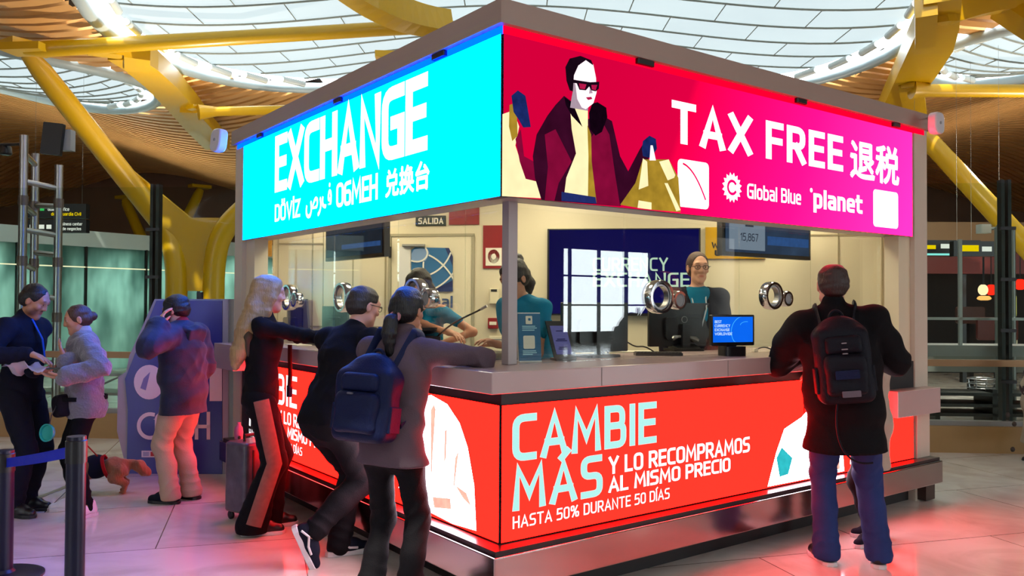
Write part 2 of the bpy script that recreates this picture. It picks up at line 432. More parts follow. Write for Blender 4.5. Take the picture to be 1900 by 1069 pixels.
# floor: big polished marble slabs, joints and veins
def floor_mat():
    m = bpy.data.materials.new('polished_marble'); m.use_nodes = True; nt = m.node_tree; b = nt.nodes['Principled BSDF']
    tc = nt.nodes.new('ShaderNodeTexCoord'); mp = nt.nodes.new('ShaderNodeMapping'); mp.inputs['Rotation'].default_value = (0, 0, math.radians(20))
    nt.links.new(tc.outputs['Object'], mp.inputs[0])
    br = nt.nodes.new('ShaderNodeTexBrick'); br.inputs['Scale'].default_value = 1.0
    br.inputs['Brick Width'].default_value = 1.8; br.inputs['Row Height'].default_value = 1.2; br.inputs['Mortar Size'].default_value = .004
    br.inputs['Color1'].default_value = lin('#dcd6d0')+(1,); br.inputs['Color2'].default_value = lin('#cfc7be')+(1,); br.inputs['Mortar'].default_value = lin('#6e655d')+(1,)
    nt.links.new(mp.outputs[0], br.inputs[0])
    no = nt.nodes.new('ShaderNodeTexNoise'); no.inputs['Scale'].default_value = 1.6; no.inputs['Detail'].default_value = 7; no.inputs['Distortion'].default_value = 1.6
    nt.links.new(tc.outputs['Object'], no.inputs[0])
    cr = nt.nodes.new('ShaderNodeValToRGB'); cr.color_ramp.elements[0].position = .35; cr.color_ramp.elements[0].color = (.72, .68, .64, 1)
    cr.color_ramp.elements[1].position = .6; cr.color_ramp.elements[1].color = (1, 1, 1, 1)
    nt.links.new(no.outputs[0], cr.inputs[0])
    mx = nt.nodes.new('ShaderNodeMix'); mx.data_type = 'RGBA'; mx.blend_type = 'MULTIPLY'; mx.inputs[0].default_value = .7
    nt.links.new(br.outputs[0], mx.inputs[6]); nt.links.new(cr.outputs[0], mx.inputs[7]); nt.links.new(mx.outputs[2], b.inputs['Base Color'])
    n2 = nt.nodes.new('ShaderNodeTexNoise'); n2.inputs['Scale'].default_value = 3; nt.links.new(tc.outputs['Object'], n2.inputs[0])
    mr = nt.nodes.new('ShaderNodeMapRange'); mr.inputs[3].default_value = .07; mr.inputs[4].default_value = .2
    nt.links.new(n2.outputs[0], mr.inputs[0]); nt.links.new(mr.outputs[0], b.inputs['Roughness'])
    b.inputs['Specular IOR Level'].default_value = .6
    return m
FLOOR = floor_mat()
struct('floor', MB().prism([V(-26, -43, -.1), V(38, -43, -.1), V(38, 36, -.1), V(-26, 36, -.1)], Zv*.1), FLOOR)

# ceiling: bamboo slats on a wave, cut open by oval skylights
LENS = [(-11.5, 14.7, 5.0, 2.7), (0, 12.2, 5.7, 5.5), (11.4, 12.5, 5.0, 2.7)]+[(r, d, 5.7, 5.5) for d in (-4.5, -20) for r in (-13.6, 0, 13.6)]
def zc(r, d):
    t = min(1, max(0, (d-15)/10)); t = t*t*(3-2*t)
    return 5.93+(.55+.13*t)*math.cos(2*math.pi*r/13.6)-.25*t
def dsl(r, d): return d-1.0*math.cos(2*math.pi*r/13.6)
def in_lens(r, d, k=1.0): return any(((r-a)/(p*k))**2+((d-b)/(q*k))**2 < 1 for a, b, p, q in LENS)
slats = MB(); rs = [-25+i*.4 for i in range(154)]
d = -42.0
while d < 32:
    run = []
    def flush(run):
        if len(run) < 2: return
        vs = []
        for r in run:
            q = dsl(r, d)
            for dd, zz in ((q, .05), (q, 0), (q+.205, 0), (q+.205, .05)):
                vs.append(V(r, dd, zc(r, q+.12)+zz))
        fs = []
        for i in range(len(run)-1):
            a = i*4; fs += [(a+k, a+k+1, a+k+5, a+k+4) for k in range(3)]
        slats.add(vs, fs)
    for r in rs:
        if in_lens(r, dsl(r, d)+.12) or V(r, dsl(r, d)).y < -22.5: flush(run); run = []
        else: run.append(r)
    flush(run); d += .3
WOOD = mat('bamboo_slat', '#d09a5c', .45, var=.2, scale=1.5, stretch=(1, 1, 1))
struct('ceiling', slats, WOOD)
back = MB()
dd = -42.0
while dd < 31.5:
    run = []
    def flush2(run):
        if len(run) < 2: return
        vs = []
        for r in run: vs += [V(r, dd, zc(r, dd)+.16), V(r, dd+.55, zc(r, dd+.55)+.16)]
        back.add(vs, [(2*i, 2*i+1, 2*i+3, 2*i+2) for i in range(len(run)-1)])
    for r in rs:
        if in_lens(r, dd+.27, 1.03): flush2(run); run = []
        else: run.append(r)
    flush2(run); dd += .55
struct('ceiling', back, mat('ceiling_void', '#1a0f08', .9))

# skylights
def membrane_mat():
    m = bpy.data.materials.new('roof_fabric'); m.use_nodes = True; nt = m.node_tree; nt.nodes.remove(nt.nodes['Principled BSDF'])
    t = nt.nodes.new('ShaderNodeBsdfTranslucent'); df = nt.nodes.new('ShaderNodeBsdfDiffuse'); df.inputs[0].default_value = (.5, .52, .52, 1)
    tc = nt.nodes.new('ShaderNodeTexCoord'); no = nt.nodes.new('ShaderNodeTexNoise'); no.inputs['Scale'].default_value = .7; no.inputs['Detail'].default_value = 5
    nt.links.new(tc.outputs['Object'], no.inputs[0])
    mx = nt.nodes.new('ShaderNodeMix'); mx.data_type = 'RGBA'; mx.inputs[6].default_value = (.085, .096, .1, 1); mx.inputs[7].default_value = (.11, .123, .123, 1)
    nt.links.new(no.outputs[0], mx.inputs[0]); nt.links.new(mx.outputs[2], t.inputs[0])
    ms = nt.nodes.new('ShaderNodeMixShader'); ms.inputs[0].default_value = .25
    nt.links.new(t.outputs[0], ms.inputs[1]); nt.links.new(df.outputs[0], ms.inputs[2]); nt.links.new(ms.outputs[0], nt.nodes['Material Output'].inputs[0])
    return m
FAB = membrane_mat()
SEAM = mat('fabric_seam', '#8f928a', .7)
RIM = mat('skylight_rim', '#a9b8bd', .4, var=.05)
def zl(r, d, a, b, LA, LB):
    q = ((r-a)/LA)**2+((d-b)/LB)**2
    return zc(r, d)+.12-.42*(1-min(1, q))
def skylight(n, a, b, LA, LB, full):
    mb = MB(); N = 56; M = 12
    vs = [V(a, b, zl(a, b, a, b, LA, LB))]; fs = []
    for i in range(1, M+1):
        k0 = i/M
        for j in range(N):
            an = 2*math.pi*j/N; k = k0*(.992-.02*min(1, max(0, (abs(math.cos(an))-.55)/.25))); r = a+LA*k*math.cos(an); d_ = b+LB*k*math.sin(an)
            vs.append(V(r, d_, zl(r, d_, a, b, LA, LB)))
    fs += [(0, 1+j, 1+(j+1) % N) for j in range(N)]
    for i in range(M-1):
        fs += [(1+i*N+j, 1+(i+1)*N+j, 1+(i+1)*N+(j+1) % N, 1+i*N+(j+1) % N) for j in range(N)]
    mb.add(vs, fs)
    w = struct('window_%d' % n, mb, FAB, smooth=True)
    if not full: return
    sm = MB()
    for q in range(-7, 8):
        d0 = b+q*LB/7.6; half = LA*math.sqrt(max(0, 1-((d0-b)/LB)**2))*.985
        P = []
        cv = lambda r, dq: b+(dq-b)*1.0+1.1*(1-((dq-b)/LB)**2)*(.5-((r-a)/LA)**2)
        for i in range(41):
            r = a-LA+2*LA*i/40; dq = cv(r, d0)
            if in_lens(r, dq, .975): P.append(V(r, dq, zl(r, dq, a, b, LA, LB)-.03))
        if len(P) > 2: sm.tube(P, .015, 5)
        for r in [a+LA*(-.9+.22*i+(.11 if q % 2 else 0)) for i in range(9)]:
            da, db = cv(r, d0), cv(r, d0+LB/7.6)
            if in_lens(r, da, .97) and in_lens(r, db, .97): sm.tube([V(r, da, zl(r, da, a, b, LA, LB)-.02), V(r, db, zl(r, db, a, b, LA, LB)-.02)], .009, 4)
    obj('seam', sm, SEAM, w, smooth=True)
    rm = MB()
    rm.tube([V(a+LA*1.02*math.cos(2*math.pi*i/64), b+LB*1.02*math.sin(2*math.pi*i/64), zc(a+LA*math.cos(2*math.pi*i/64), b+LB*math.sin(2*math.pi*i/64))-.02) for i in range(64)], .1, 10, closed=True)
    obj('rim', rm, RIM, w, smooth=True)
    cl = MB()
    for i in range(40):
        an = 2*math.pi*(i+.5)/40
        if abs(math.sin(an)) > .72: continue
        p = lambda k, o: V(a+LA*k*math.cos(an+o), b+LB*k*math.sin(an+o), zc(a+LA*math.cos(an), b+LB*math.sin(an))+.02)
        cl.tube([p(.955, -.045), p(.955, .045)], .055, 14)
    obj('rim_clamp', cl, mat('clamp_white', '#dfe6e6', .35), w, smooth=True)
for i, (a, b, p, q) in enumerate(LENS): skylight(i+1, a, b, p, q, i < 3)

# outer walls: far wall, side walls, window facade behind the camera
struct('wall_back', MB().box(V(5, 31.6, 3.2), (63, .3, 6.6), (RV, FV, Zv)), WARMWALL)
struct('wall_left', MB().box(V(-25, -5, 3.2), (.3, 76, 6.6), (RV, FV, Zv)), WARMWALL)
struct('wall_right', MB().box(V(36.2, 19, 3.2), (.3, 29, 6.6), (RV, FV, Zv)), WARMWALL)
fac = MB(); FY = -22.0
fac.box((-2, FY, .2), (64, .2, .4)).box((-2, FY, 5.75), (64, .2, 2.1)).box((21.7, FY, 4.3), (5, .2, 1.0))
for x0, x1 in ((-34, 5), (14, 19.2), (24.2, 31)): fac.box(((x0+x1)/2, FY, 2.6), (x1-x0, .2, 5.2))
struct('wall_front', fac, mat('facade_grey', '#6f6a64', .6))
mu = MB()
x = -22.0
while x < 27:
    if 5 < x < 14 or 19.2 < x < 24.2: mu.box((x, FY, 2.6), (.09, .14, 4.8))
    x += 1.6
for z in (1.5, 2.7, 3.9): mu.box((9.5, FY, z), (9, .1, .07)).box((21.7, FY, z), (5, .1, .07))
struct('window_10', mu, mat('mullion_grey', '#55575a', .5))
for x0, x1 in ((5, 14), (19.2, 24.2)):
    o = lamp('daylight_portal', ((x0+x1)/2, FY-.2, 2.55), 1, (1, 1, 1), size=x1-x0, sizey=4.3, target=((x0+x1)/2, 0, 2.55))
    o.data.cycles.is_portal = True

# ------------------------------------------------------------ glass balustrade behind the kiosk
def Wd(r): return 9.33-.07*r
WX = (RV-FV*.07).normalized(); WYv = Vector((-WX.y, WX.x, 0))
def Wp(r, z, off=0.0): return V(r, Wd(r), z)+WYv*off
struct('wall_low', MB().box(Wp(0, .14), (34, .22, .28), (WX, WYv, Zv)), STONE)
struct('trim_1', MB().box(Wp(0, .305), (34, .1, .05), (WX, WYv, Zv)), GREY)
hr = MB().box(Wp(0, .955, -.1), (34, .09, .07), (WX, WYv, Zv))
tag(obj('handrail', hr, mat('bronze_rail', '#9a7a5a', .35, .6)), 'long tan handrail running along the glass balustrade behind the kiosk', 'handrail')
BGL = glassmat('balustrade_glass', (.88, .93, .9), .06)
gx = [-9.1, -6.6, -4.15, -1.75, .65, 2.95, 5.33, 7.8]
bal = thing('glass_balustrade', 'tall glass balustrade with dark steel posts running behind the kiosk', 'balustrade', Wp(0, .33))
for i in range(len(gx)-1):
    if i in (3, 4): continue
    obj('glass_pane', MB().box(Wp((gx[i]+gx[i+1])/2, 1.61), (gx[i+1]-gx[i]-.03, .016, 2.56), (WX, WYv, Zv)), BGL, bal)
for i in (2, 6):
    pm = MB()
    for s in (-.035, .035): pm.box(Wp(gx[i]+s, 1.63, .06), (.035, .09, 2.6), (WX, WYv, Zv))
    p = obj('post', pm, DSTEEL, bal)
    for z in (.75, 1.3, 1.85, 2.4): obj('clamp', MB().box(Wp(gx[i], z, .0), (.16, .05, .035), (WX, WYv, Zv)), BLACK, p)
# right side: grey sill and pale crossbar of the window beyond
struct('trim_2', MB().box(Wp(6.5, 1.07, .4), (4.6, .5, .12), (WX, WYv, Zv)), GREY)
cb = MB().box(Wp(6.2, 1.42, .25), (4.2, .035, .03), (WX, WYv, Zv))
for r in (4.95, 5.7, 6.7): cb.box(Wp(r, 1.7, .25), (.035, .035, 1.2), (WX, WYv, Zv))
tag(obj('window_crossbar', cb, mat('pale_metal', '#a9aba8', .4, .5)), 'pale metal crossbar frame beyond the balustrade right of kiosk', 'window frame')
# concrete parapet and lower ledge seen through the right glass
struct('wall_parapet', MB().box(Wp(7.2, .84, 2.6), (6.5, .3, .36), (WX, WYv, Zv)).box(Wp(8.8, .35, 2.75), (3.4, .3, .7), (WX, WYv, Zv)), mat('concrete', '#7f817a', .7, var=.15, scale=2))
rk = MB()
for z in (.18, .3, .44): rk.box(Wp(6.0, z, 1.9), (1.6, .5, .04), (WX, WYv, Zv))
for r in (5.3, 6.0, 6.7): rk.box(Wp(r, .25, 1.9), (.06, .5, .5), (WX, WYv, Zv))
tag(obj('luggage_rack', rk, DSTEEL), 'dark low metal rack seen through the glass right of the kiosk', 'rack')
bask = thing('wire_basket', 'small wire basket standing on the dark low metal rack', 'basket', Wp(5.95, .47, 1.9))
wb = MB()
for k in range(3): wb.tube([Wp(5.95, .5+.06*k, 1.9)+Vector((math.cos(a)*.16, math.sin(a)*.16, 0)) for a in [2*math.pi*i/16 for i in range(16)]], .008, 5, closed=True)
for i in range(8):
    a = 2*math.pi*i/8; wb.tube([Wp(5.95, .48, 1.9)+Vector((math.cos(a)*.14, math.sin(a)*.14, 0)), Wp(5.95, .62, 1.9)+Vector((math.cos(a)*.16, math.sin(a)*.16, 0))], .006, 5)
obj('wire_body', wb, STEEL, bask)

# ------------------------------------------------------------ teal glass enclosure, far left
TD = Vector((RV*.53+FV*.848)).normalized(); TN = Vector((-TD.y, TD.x, 0))
T0 = V(-13.6, 12.4)
def Tp(s, z, off=0): return T0+TD*s+TN*off+Zv*z
def teal():
    m = bpy.data.materials.new('frosted_teal_glass'); m.use_nodes = True; nt = m.node_tree; nt.nodes.remove(nt.nodes['Principled BSDF'])
    t = nt.nodes.new('ShaderNodeBsdfTranslucent'); g = nt.nodes.new('ShaderNodeBsdfGlossy'); g.inputs['Roughness'].default_value = .12; g.inputs[0].default_value = (.5, .6, .58, 1)
    tc = nt.nodes.new('ShaderNodeTexCoord'); mp = nt.nodes.new('ShaderNodeMapping'); mp.inputs['Scale'].default_value = (1.2, 1.2, .45)
    no = nt.nodes.new('ShaderNodeTexNoise'); no.inputs['Scale'].default_value = 1.3; no.inputs['Detail'].default_value = 3
    nt.links.new(tc.outputs['Object'], mp.inputs[0]); nt.links.new(mp.outputs[0], no.inputs[0])
    cr = nt.nodes.new('ShaderNodeValToRGB'); cr.color_ramp.elements[0].position = .3; cr.color_ramp.elements[0].color = (.1, .15, .14, 1)
    cr.color_ramp.elements[1].position = .72; cr.color_ramp.elements[1].color = (.42, .53, .5, 1)
    nt.links.new(no.outputs[0], cr.inputs[0]); nt.links.new(cr.outputs[0], t.inputs[0])
    ms = nt.nodes.new('ShaderNodeMixShader'); ms.inputs[0].default_value = .12
    nt.links.new(t.outputs[0], ms.inputs[1]); nt.links.new(g.outputs[0], ms.inputs[2]); nt.links.new(ms.outputs[0], nt.nodes['Material Output'].inputs[0])
    return m
TEAL = teal()
enc = thing('glass_enclosure', 'long frosted teal glass enclosure lit from inside at the far left', 'glass enclosure', Tp(6, 0))
for i in range(9):
    obj('glass_panel', MB().box(Tp(.75+i*1.5, 1.4), (1.46, .02, 2.8), (TD, TN, Zv)), TEAL, enc)
    obj('mullion', MB().box(Tp(i*1.5, 1.4, -.03), (.05, .06, 2.8), (TD, TN, Zv)), DSTEEL, enc)
obj('top_band', MB().box(Tp(6.75, 2.97, 0), (13.6, .12, .36), (TD, TN, Zv)), mat('pale_band', '#c9d6d4', .5), enc)
obj('light_strip', MB().box(Tp(6.75, 2.33, -.05), (13.4, .02, .025), (TD, TN, Zv)), emit('strip_glow', '#fff2c8', 1.2), enc)
obj('back_panel', MB().box(Tp(6.75, 1.5, 2.6), (13.6, .1, 3), (TD, TN, Zv)), mat('enclosure_wall', '#b9cfc9', .6), enc)
for s in (1.5, 5, 8.5, 12): lamp('enclosure_lamp', Tp(s, 2.75, 1.2), 260, (.86, 1, .93), size=1.6, sizey=.8, target=Tp(s, 0, 1.1))
# bright steel furniture beyond the balustrade, lower left
for k, (r, w) in enumerate(((-5.2, 1.1), (-6.6, 1.2))):
    tr = thing('steel_trolley_rack', 'bright tubular steel rack behind the %s' % ('grey sweater woman and balustrade' if k == 0 else 'suited man and balustrade'), 'rack', Wp(r, 0, 1.5), group='racks beyond the balustrade')
    for z in (.35, .6, .85): obj('shelf', MB().box(Wp(r, z, 1.5), (w, .5, .035), (WX, WYv, Zv)), STEEL, tr)
    for sx in (-.5, .5):
        obj('upright', MB().tube([Wp(r+sx*w, 0, 1.5), Wp(r+sx*w, .95, 1.5)], .02, 8), STEEL, tr)
    obj('brace', MB().tube([Wp(r-.5*w, .35, 1.3), Wp(r+.5*w, .85, 1.3)], .012, 6), STEEL, tr)

# tubular mast with a black screen
ms_ = thing('lattice_mast', 'tall silver tubular lattice mast at the left, behind the suited man', 'mast', at(65, 650, 10.6)*1.0)
ms_.location.z = 0
mp_ = [at(40, 560, 10.3), at(62, 560, 10.9), at(106, 560, 10.6)]
tops = [3.62, 3.5, 3.3]
for p, t in zip(mp_, tops):
    obj('pole', MB().tube([(p.x, p.y, 0), (p.x, p.y, t)], .05, 12), STEEL, ms_, smooth=True)
    for z in (.6, 1.3, 2.0, 2.75):
        obj('collar', MB().tube([(p.x, p.y, z), (p.x, p.y, z+.12)], .06, 12), mat('brown_collar', '#75655e', .4, .4), ms_, smooth=True)
for a, b, zs in ((0, 2, (1.65, 2.45, 3.05)), (1, 2, (2.2, 2.82)), (0, 1, (2.03, 2.75, 3.4))):
    for z in zs:
        obj('rung', MB().tube([(mp_[a].x, mp_[a].y, z), (mp_[b].x, mp_[b].y, z-.05)], .035, 10), STEEL, ms_, smooth=True)
sp = at(98, 258, 10.4); ax = (RV, FV, Zv)
bs = thing('black_display', 'black rectangular display panel on top of the silver lattice mast', 'display', sp)
ang = math.radians(-6); tx = RV*math.cos(ang)+Zv*math.sin(ang); tz = -RV*math.sin(ang)+Zv*math.cos(ang)
obj('housing', MB().rbox(sp, (.25, .4, .06), (tx, tz, FV), .01), BLACK, bs)
obj('rear_box', MB().box(sp+RV*.13+FV*.1-Zv*.0, (.14, .12, .26), ax), GREY, bs)
lamp_a = at(10, 270, 10.4)
st_ = thing('stage_lamp', 'small dark clamp lamp left of the lattice mast', 'lamp', lamp_a)
obj('arm', MB().tube([lamp_a-RV*.3, Vector((mp_[0].x, mp_[0].y, lamp_a.z))], .018, 8), DSTEEL, st_)
obj('lamp_head', MB().lathe(lamp_a-Zv*.1, [(.03, .12), (.07, .08), (.08, 0), (.06, -.02)], 14), DSTEEL, st_, smooth=True)

# hanging direction boards (left and right) in the depth of the hall
def board(p, w, h, lab, words, zt=5.4):
    t = thing('direction_sign', lab, 'sign', p, group=None)
    obj('board', MB().box(p, (w, .12, h), ax), mat('sign_black', '#15161a', .4), t)
    for (s, col, x, z, ww, hh) in words:
        mb = MB(); o = p-FV*.066+RV*(x-w/2)+Zv*(z-h/2)
        if s is None: mb.box(o+RV*ww/2+Zv*hh/2, (ww, .006, hh), ax)
        else: put_text(mb, s, o, RV, Zv, ww, hh, .17)
        obj('lettering' if s else 'pictogram', mb, emit('board_'+col, {'white': '#f2f2e8', 'yellow': '#ffd800', 'blue': '#2f7ef0', 'green': '#3cc060', 'cyan': '#7fe8e0'}[col], 1.0), t)
    hb = MB()
    for s in (-.4, .4): hb.tube([p+RV*w*s+Zv*h/2, Vector((*(p+RV*w*s).xy, zt))], .002, 4)
    obj('hanger', hb, GREY, t)
board(at(108, 392, 14), 1.0, .24, 'upper dark hanging direction sign with yellow and white words at left', [(None, 'yellow', .06, .12, .12, .06), (None, 'green', .22, .12, .08, .06), ('Guard Office', 'white', .36, .12, .36, .055), ('de la Guardia Civil', 'yellow', .42, .04, .5, .055)])
board(at(108, 420, 14), 1.0, .22, 'lower dark hanging direction sign with white words at left', [(None, 'white', .06, .06, .1, .07), (None, 'white', .2, .06, .1, .07), (None, 'white', .34, .06, .08, .07), ('Business center', 'white', .54, .12, .4, .05), ('C. de negocios', 'white', .54, .04, .38, .05)], at(108, 392, 14).z-.125)
board(at(1750, 458, 13), 1.1, .2, 'dark hanging direction sign beside the kiosk right end', [(None, 'yellow', .1, .06, .3, .06), (None, 'white', .48, .07, .3, .07), (None, 'blue', .84, .05, .2, .11)])
board(at(1815, 462, 12.2), .78, .22, 'dark hanging direction sign with yellow pictograms at far right', [(None, 'yellow', .12, .07, .24, .09), (None, 'white', .41, .07, .14, .07), (None, 'blue', .6, .06, .1, .12)])

# ------------------------------------------------------------ far shops seen at the right
sh = thing('far_shop_front', 'dark far shop front with red fascia seen right of the kiosk', 'shop front', V(8.6, 17, 0))
obj('fascia', MB().box(V(9.2, 17, 2.42), (6.5, .2, .42), ax), mat('shop_red', '#5a1a16', .5), sh)
obj('soffit', MB().box(V(9.2, 17.4, 2.95), (6.5, 1.0, .62), ax), mat('soffit_tan', '#7a5a3c', .6), sh)
obj('back_wall', MB().box(V(9.2, 19.4, 1.2), (6.5, .1, 2.4), ax), mat('shop_dark', '#1c1310', .7), sh)
obj('lit_sign', MB().box(V(8.62, 16.88, 2.63), (.72, .04, .1), ax), emit('lit_cyan', '#8ff0e8', 1.1), sh)
for x in (7.6, 9.2, 10.8): obj('column', MB().box(V(x, 17, 1.1), (.08, .12, 2.2), ax), DSTEEL, sh)
for i, (px_, py_, col, r_) in enumerate(((1824, 538, '#ffd9a8', .09), (1839, 538, '#ff2a18', .1), (1893, 528, '#ff2a18', .11), (1868, 538, '#ffb27a', .1), (1826, 554, '#ffb060', .08))):
    p = at(px_, py_, 16.2); l = thing('pendant_lamp', ['cream glowing pendant lamp in the far shop', 'red glowing pendant lamp beside the cream one in the far shop', 'red glowing pendant lamp right of the balustrade post', 'peach glowing pendant lamp left of the balustrade post', 'flat amber glowing lamp below the cream pendant'][i], 'lamp', p, group='far shop lamps')
    obj('lamp_shade', MB().lathe(p, [(r_*math.sin(math.pi*(.12+.76*q/10)), -.11*math.cos(math.pi*(.12+.76*q/10))) for q in range(11)] if i < 4 else [(r_*.8, -.035), (r_*1.4, -.02), (r_*1.6, 0), (r_*1.4, .03), (r_, .05)], 24), emit('shade_'+col[1:], col, 1.6), l, smooth=True)
    obj('flex', MB().tube([p+Zv*.1, Vector((p.x, p.y, 2.75))], .01, 5), BLACK, l)
for i, (px_, py_, w_, h_, col) in enumerate(((1870, 568, .3, .42, '#c9c86a'), (1871, 615, .3, .5, '#b9b59a'), (1800, 585, .5, .3, '#3a201c'), (1850, 610, .7, .4, '#4a1a18'))):
    p = at(px_, py_, 15.8-.45*i); p.z = max(p.z, .3)
    t = thing('display_stand', ['yellow printed poster stand in the far shop', 'pale rounded poster stand below the yellow one', 'brown counter in the far shop behind the crossbar', 'dark red counter in the far shop beside posters'][i], 'stand', Vector((p.x, p.y, 0)))
    obj('panel', MB().rbox(p, (w_, h_, .06), (RV, Zv, FV), .04), mat('stand_'+str(i), col, .5, var=.3, scale=9), t)
    obj('foot', MB().box(Vector((p.x, p.y, p.z/2-h_/4)), (.08, .08, p.z-h_/2), ax), BLACK, t)
ms2 = thing('ladder_mast', 'grey ladder mast with rungs beyond the balustrade at right', 'mast', at(1862, 640, 11.2)); ms2.location.z = 0
for x_ in (1852, 1879):
    p = at(x_, 600, 11.2); obj('pole', MB().tube([(p.x, p.y, 0), (p.x, p.y, 2.62)], .04, 10), mat('mast_grey', '#777c78', .4, .5), ms2, smooth=True)
a_, b_ = at(1852, 600, 11.2), at(1879, 600, 11.2)
for z in (1.4, 1.62, 1.85, 2.0, 2.2, 2.38, 2.56): obj('rung', MB().tube([(a_.x, a_.y, z), (b_.x, b_.y, z)], .03, 8), MATS['mast_grey'], ms2, smooth=True)
wp_ = at(1825, 425, 11.4); t = thing('floodlight', 'pale grey floodlight box on a bracket left of ladder mast', 'floodlight', wp_)
obj('housing', MB().rbox(wp_, (.15, .14, .12), ax, .02), mat('pale_box', '#b5b5ad', .5), t)
obj('bracket', MB().tube([wp_+RV*.08, wp_+RV*.22+Zv*.02, Vector((a_.x, a_.y, wp_.z+.02))], .02, 8), MATS['mast_grey'], t)

# ------------------------------------------------------------ yellow steelwork
def plate_path(P, w, h, side):      # box section swept along P: w across 'side', h the other way
    mb = MB(); n = len(P); vs = []
    for i, p in enumerate(P):
        t = (Vector(P[min(i+1, n-1)])-Vector(P[max(i-1, 0)])).normalized()
        s = (side-t*side.dot(t)).normalized(); u = t.cross(s)
        ww = w[i] if isinstance(w, (list, tuple)) else w; hh = h[i] if isinstance(h, (list, tuple)) else h
        vs += [Vector(p)+s*(a*ww/2)+u*(b*hh/2) for a, b in ((-1, -1), (1, -1), (1, 1), (-1, 1))]
    fs = [(3, 2, 1, 0), (4*n-4, 4*n-3, 4*n-2, 4*n-1)]
    for i in range(n-1): fs += [(4*i+k, 4*i+(k+1) % 4, 4*i+4+(k+1) % 4, 4*i+4+k) for k in range(4)]
    return mb.add(vs, fs)
def bez(P, n=14):
    P = [Vector(p) for p in P]; out = []
    for i in range(n+1):
        t = i/n; q = P[:]
        while len(q) > 1: q = [q[j]*(1-t)+q[j+1]*t for j in range(len(q)-1)]
        out.append(q[0])
    return out
def roof(x, y, m=.2):            # the point under the slats, m below them, that shows at this pixel
    v = ray(x, y); d = 5.0
    while d < 30:
        p = CAM+v*(d/v.dot(FV)); r = (p-CAM).dot(RV)
        if p.z > zc(r, d)-m: return p
        d += .05
    return p
def column(lab, base, limbs, gus=None):
    # limbs: foot point on the ground, point where the bend ends, head point
    t = thing('yellow_column', lab, 'column', Vector((base.x, base.y, 0)))
    for foot, bend, top in limbs:
        f = Vector((foot.x, foot.y, 0)); zb = bend.z-1.15
        P = [f, f+Zv*zb*.5]+bez([f+Zv*zb, f+Zv*(bend.z-.45), bend+(bend-top).normalized()*.35, bend])
        P += [bend+(top-bend)*q for q in (.25, .5, .75, .9, 1.0)]
        obj('branch', MB().tube(P, [.17]*(len(P)-5)+[.168, .165, .16, .15, .11], 16), YEL, t, smooth=True)
        sd = top-bend; sd.z = 0; sd.normalize()
        obj('head_plate', plate_path([top-sd*.35+Zv*.1, top+sd*.3+Zv*.1], .36, .1, sd.cross(Zv)), YEL, t)
    if gus:
        for g in gus: obj('web_plate', MB().prism(g, FV*.12), YEL, t)
    return t
def a4(x, y, d=13.4): return at(x, y, d)
fl, fr_ = a4(327, 560), a4(396, 560)
column('yellow branching steel column behind the cash machine', a4(362, 560),
       [(fl, a4(287, 398, 13.5), roof(52, 100, .3)), (fr_, a4(440, 400, 13.4), V(-1.9, 13.6, 5.5))],
       [[a4(*q) for q in ((232, 306), (352, 404), (432, 404), (405, 440), (385, 478), (376, 540), (340, 540), (336, 480), (315, 440), (283, 392))]])
column('yellow branching steel column entering at the right edge', a4(2010, 560, 13.6),
       [(a4(1985, 560, 13.6), a4(1925, 480, 13.7), roof(1672, 205, .35)), (a4(2045, 560, 13.6), a4(2100, 470, 13.6), V(13.2, 14.2, 5.3))])
column('distant yellow branching column in the brown depth at the left', at(300, 560, 27),
       [(at(318, 560, 27), at(330, 440, 27), at(372, 352, 27.5)), (at(285, 560, 27), at(262, 440, 27), at(232, 372, 27.5))])
def beam(name, lab, mbs):
    t = thing(name, lab, 'steel beam', mbs[0][1].v[0])
    for nm, mb in mbs: obj(nm, mb, YEL, t, smooth=(nm in ('tube',)))
    return t
side = RV
R_ = roof
beam('yellow_beam', 'yellow curved beam under the roof valley left of the blue lamp', [
    ('beam_body', plate_path([R_(232, 92, .3), R_(262, 112, .3), R_(300, 146, .3), R_(340, 192, .3), R_(372, 232, .32), R_(404, 266, .35)], .5, .3, RV)),
    ('joint_block', plate_path([R_(255, 90, .35), R_(255, 116, .35)], .34, .3, RV)),
    ('hinge_plate', plate_path([R_(350, 204, .5), R_(400, 258, .5)], .3, .1, RV)),
    ('cap_plate', plate_path([R_(165, 90, .35), R_(238, 99, .35)], .2, .14, FV))])
beam('yellow_tie_tube', 'long yellow tie tube crossing the big skylight at upper left', [('tube', MB().tube([R_(48, 92, .42), R_(80, 91, .45), at(440, 70, 12.0), at(806, 48, 11.6)], [.08, .11, .105, .1], 14)), ('end_plate', plate_path([R_(15, 92, .42), R_(88, 90, .45)], .34, .1, FV))])
beam('yellow_strut', 'short yellow strut above the left end of the kiosk', [('tube', MB().tube([R_(368, 208, .6), R_(402, 207, .6), R_(560, 203, .75)], [.14, .085, .085], 12)), ('end_fork', plate_path([R_(352, 198, .5), R_(394, 212, .5)], .14, .07, FV))])
beam('yellow_beam', 'broad yellow curved beam at the top centre above the tie tube', [('beam_body', plate_path(bez([at(600, -60, 10.4), at(690, 5, 10.8), at(745, 40, 11.2), at(830, 44, 11.6)]), [.75, .74, .72, .7, .68, .66, .62, .58, .54, .5, .46, .42, .38, .34, .3], .3, FV))])
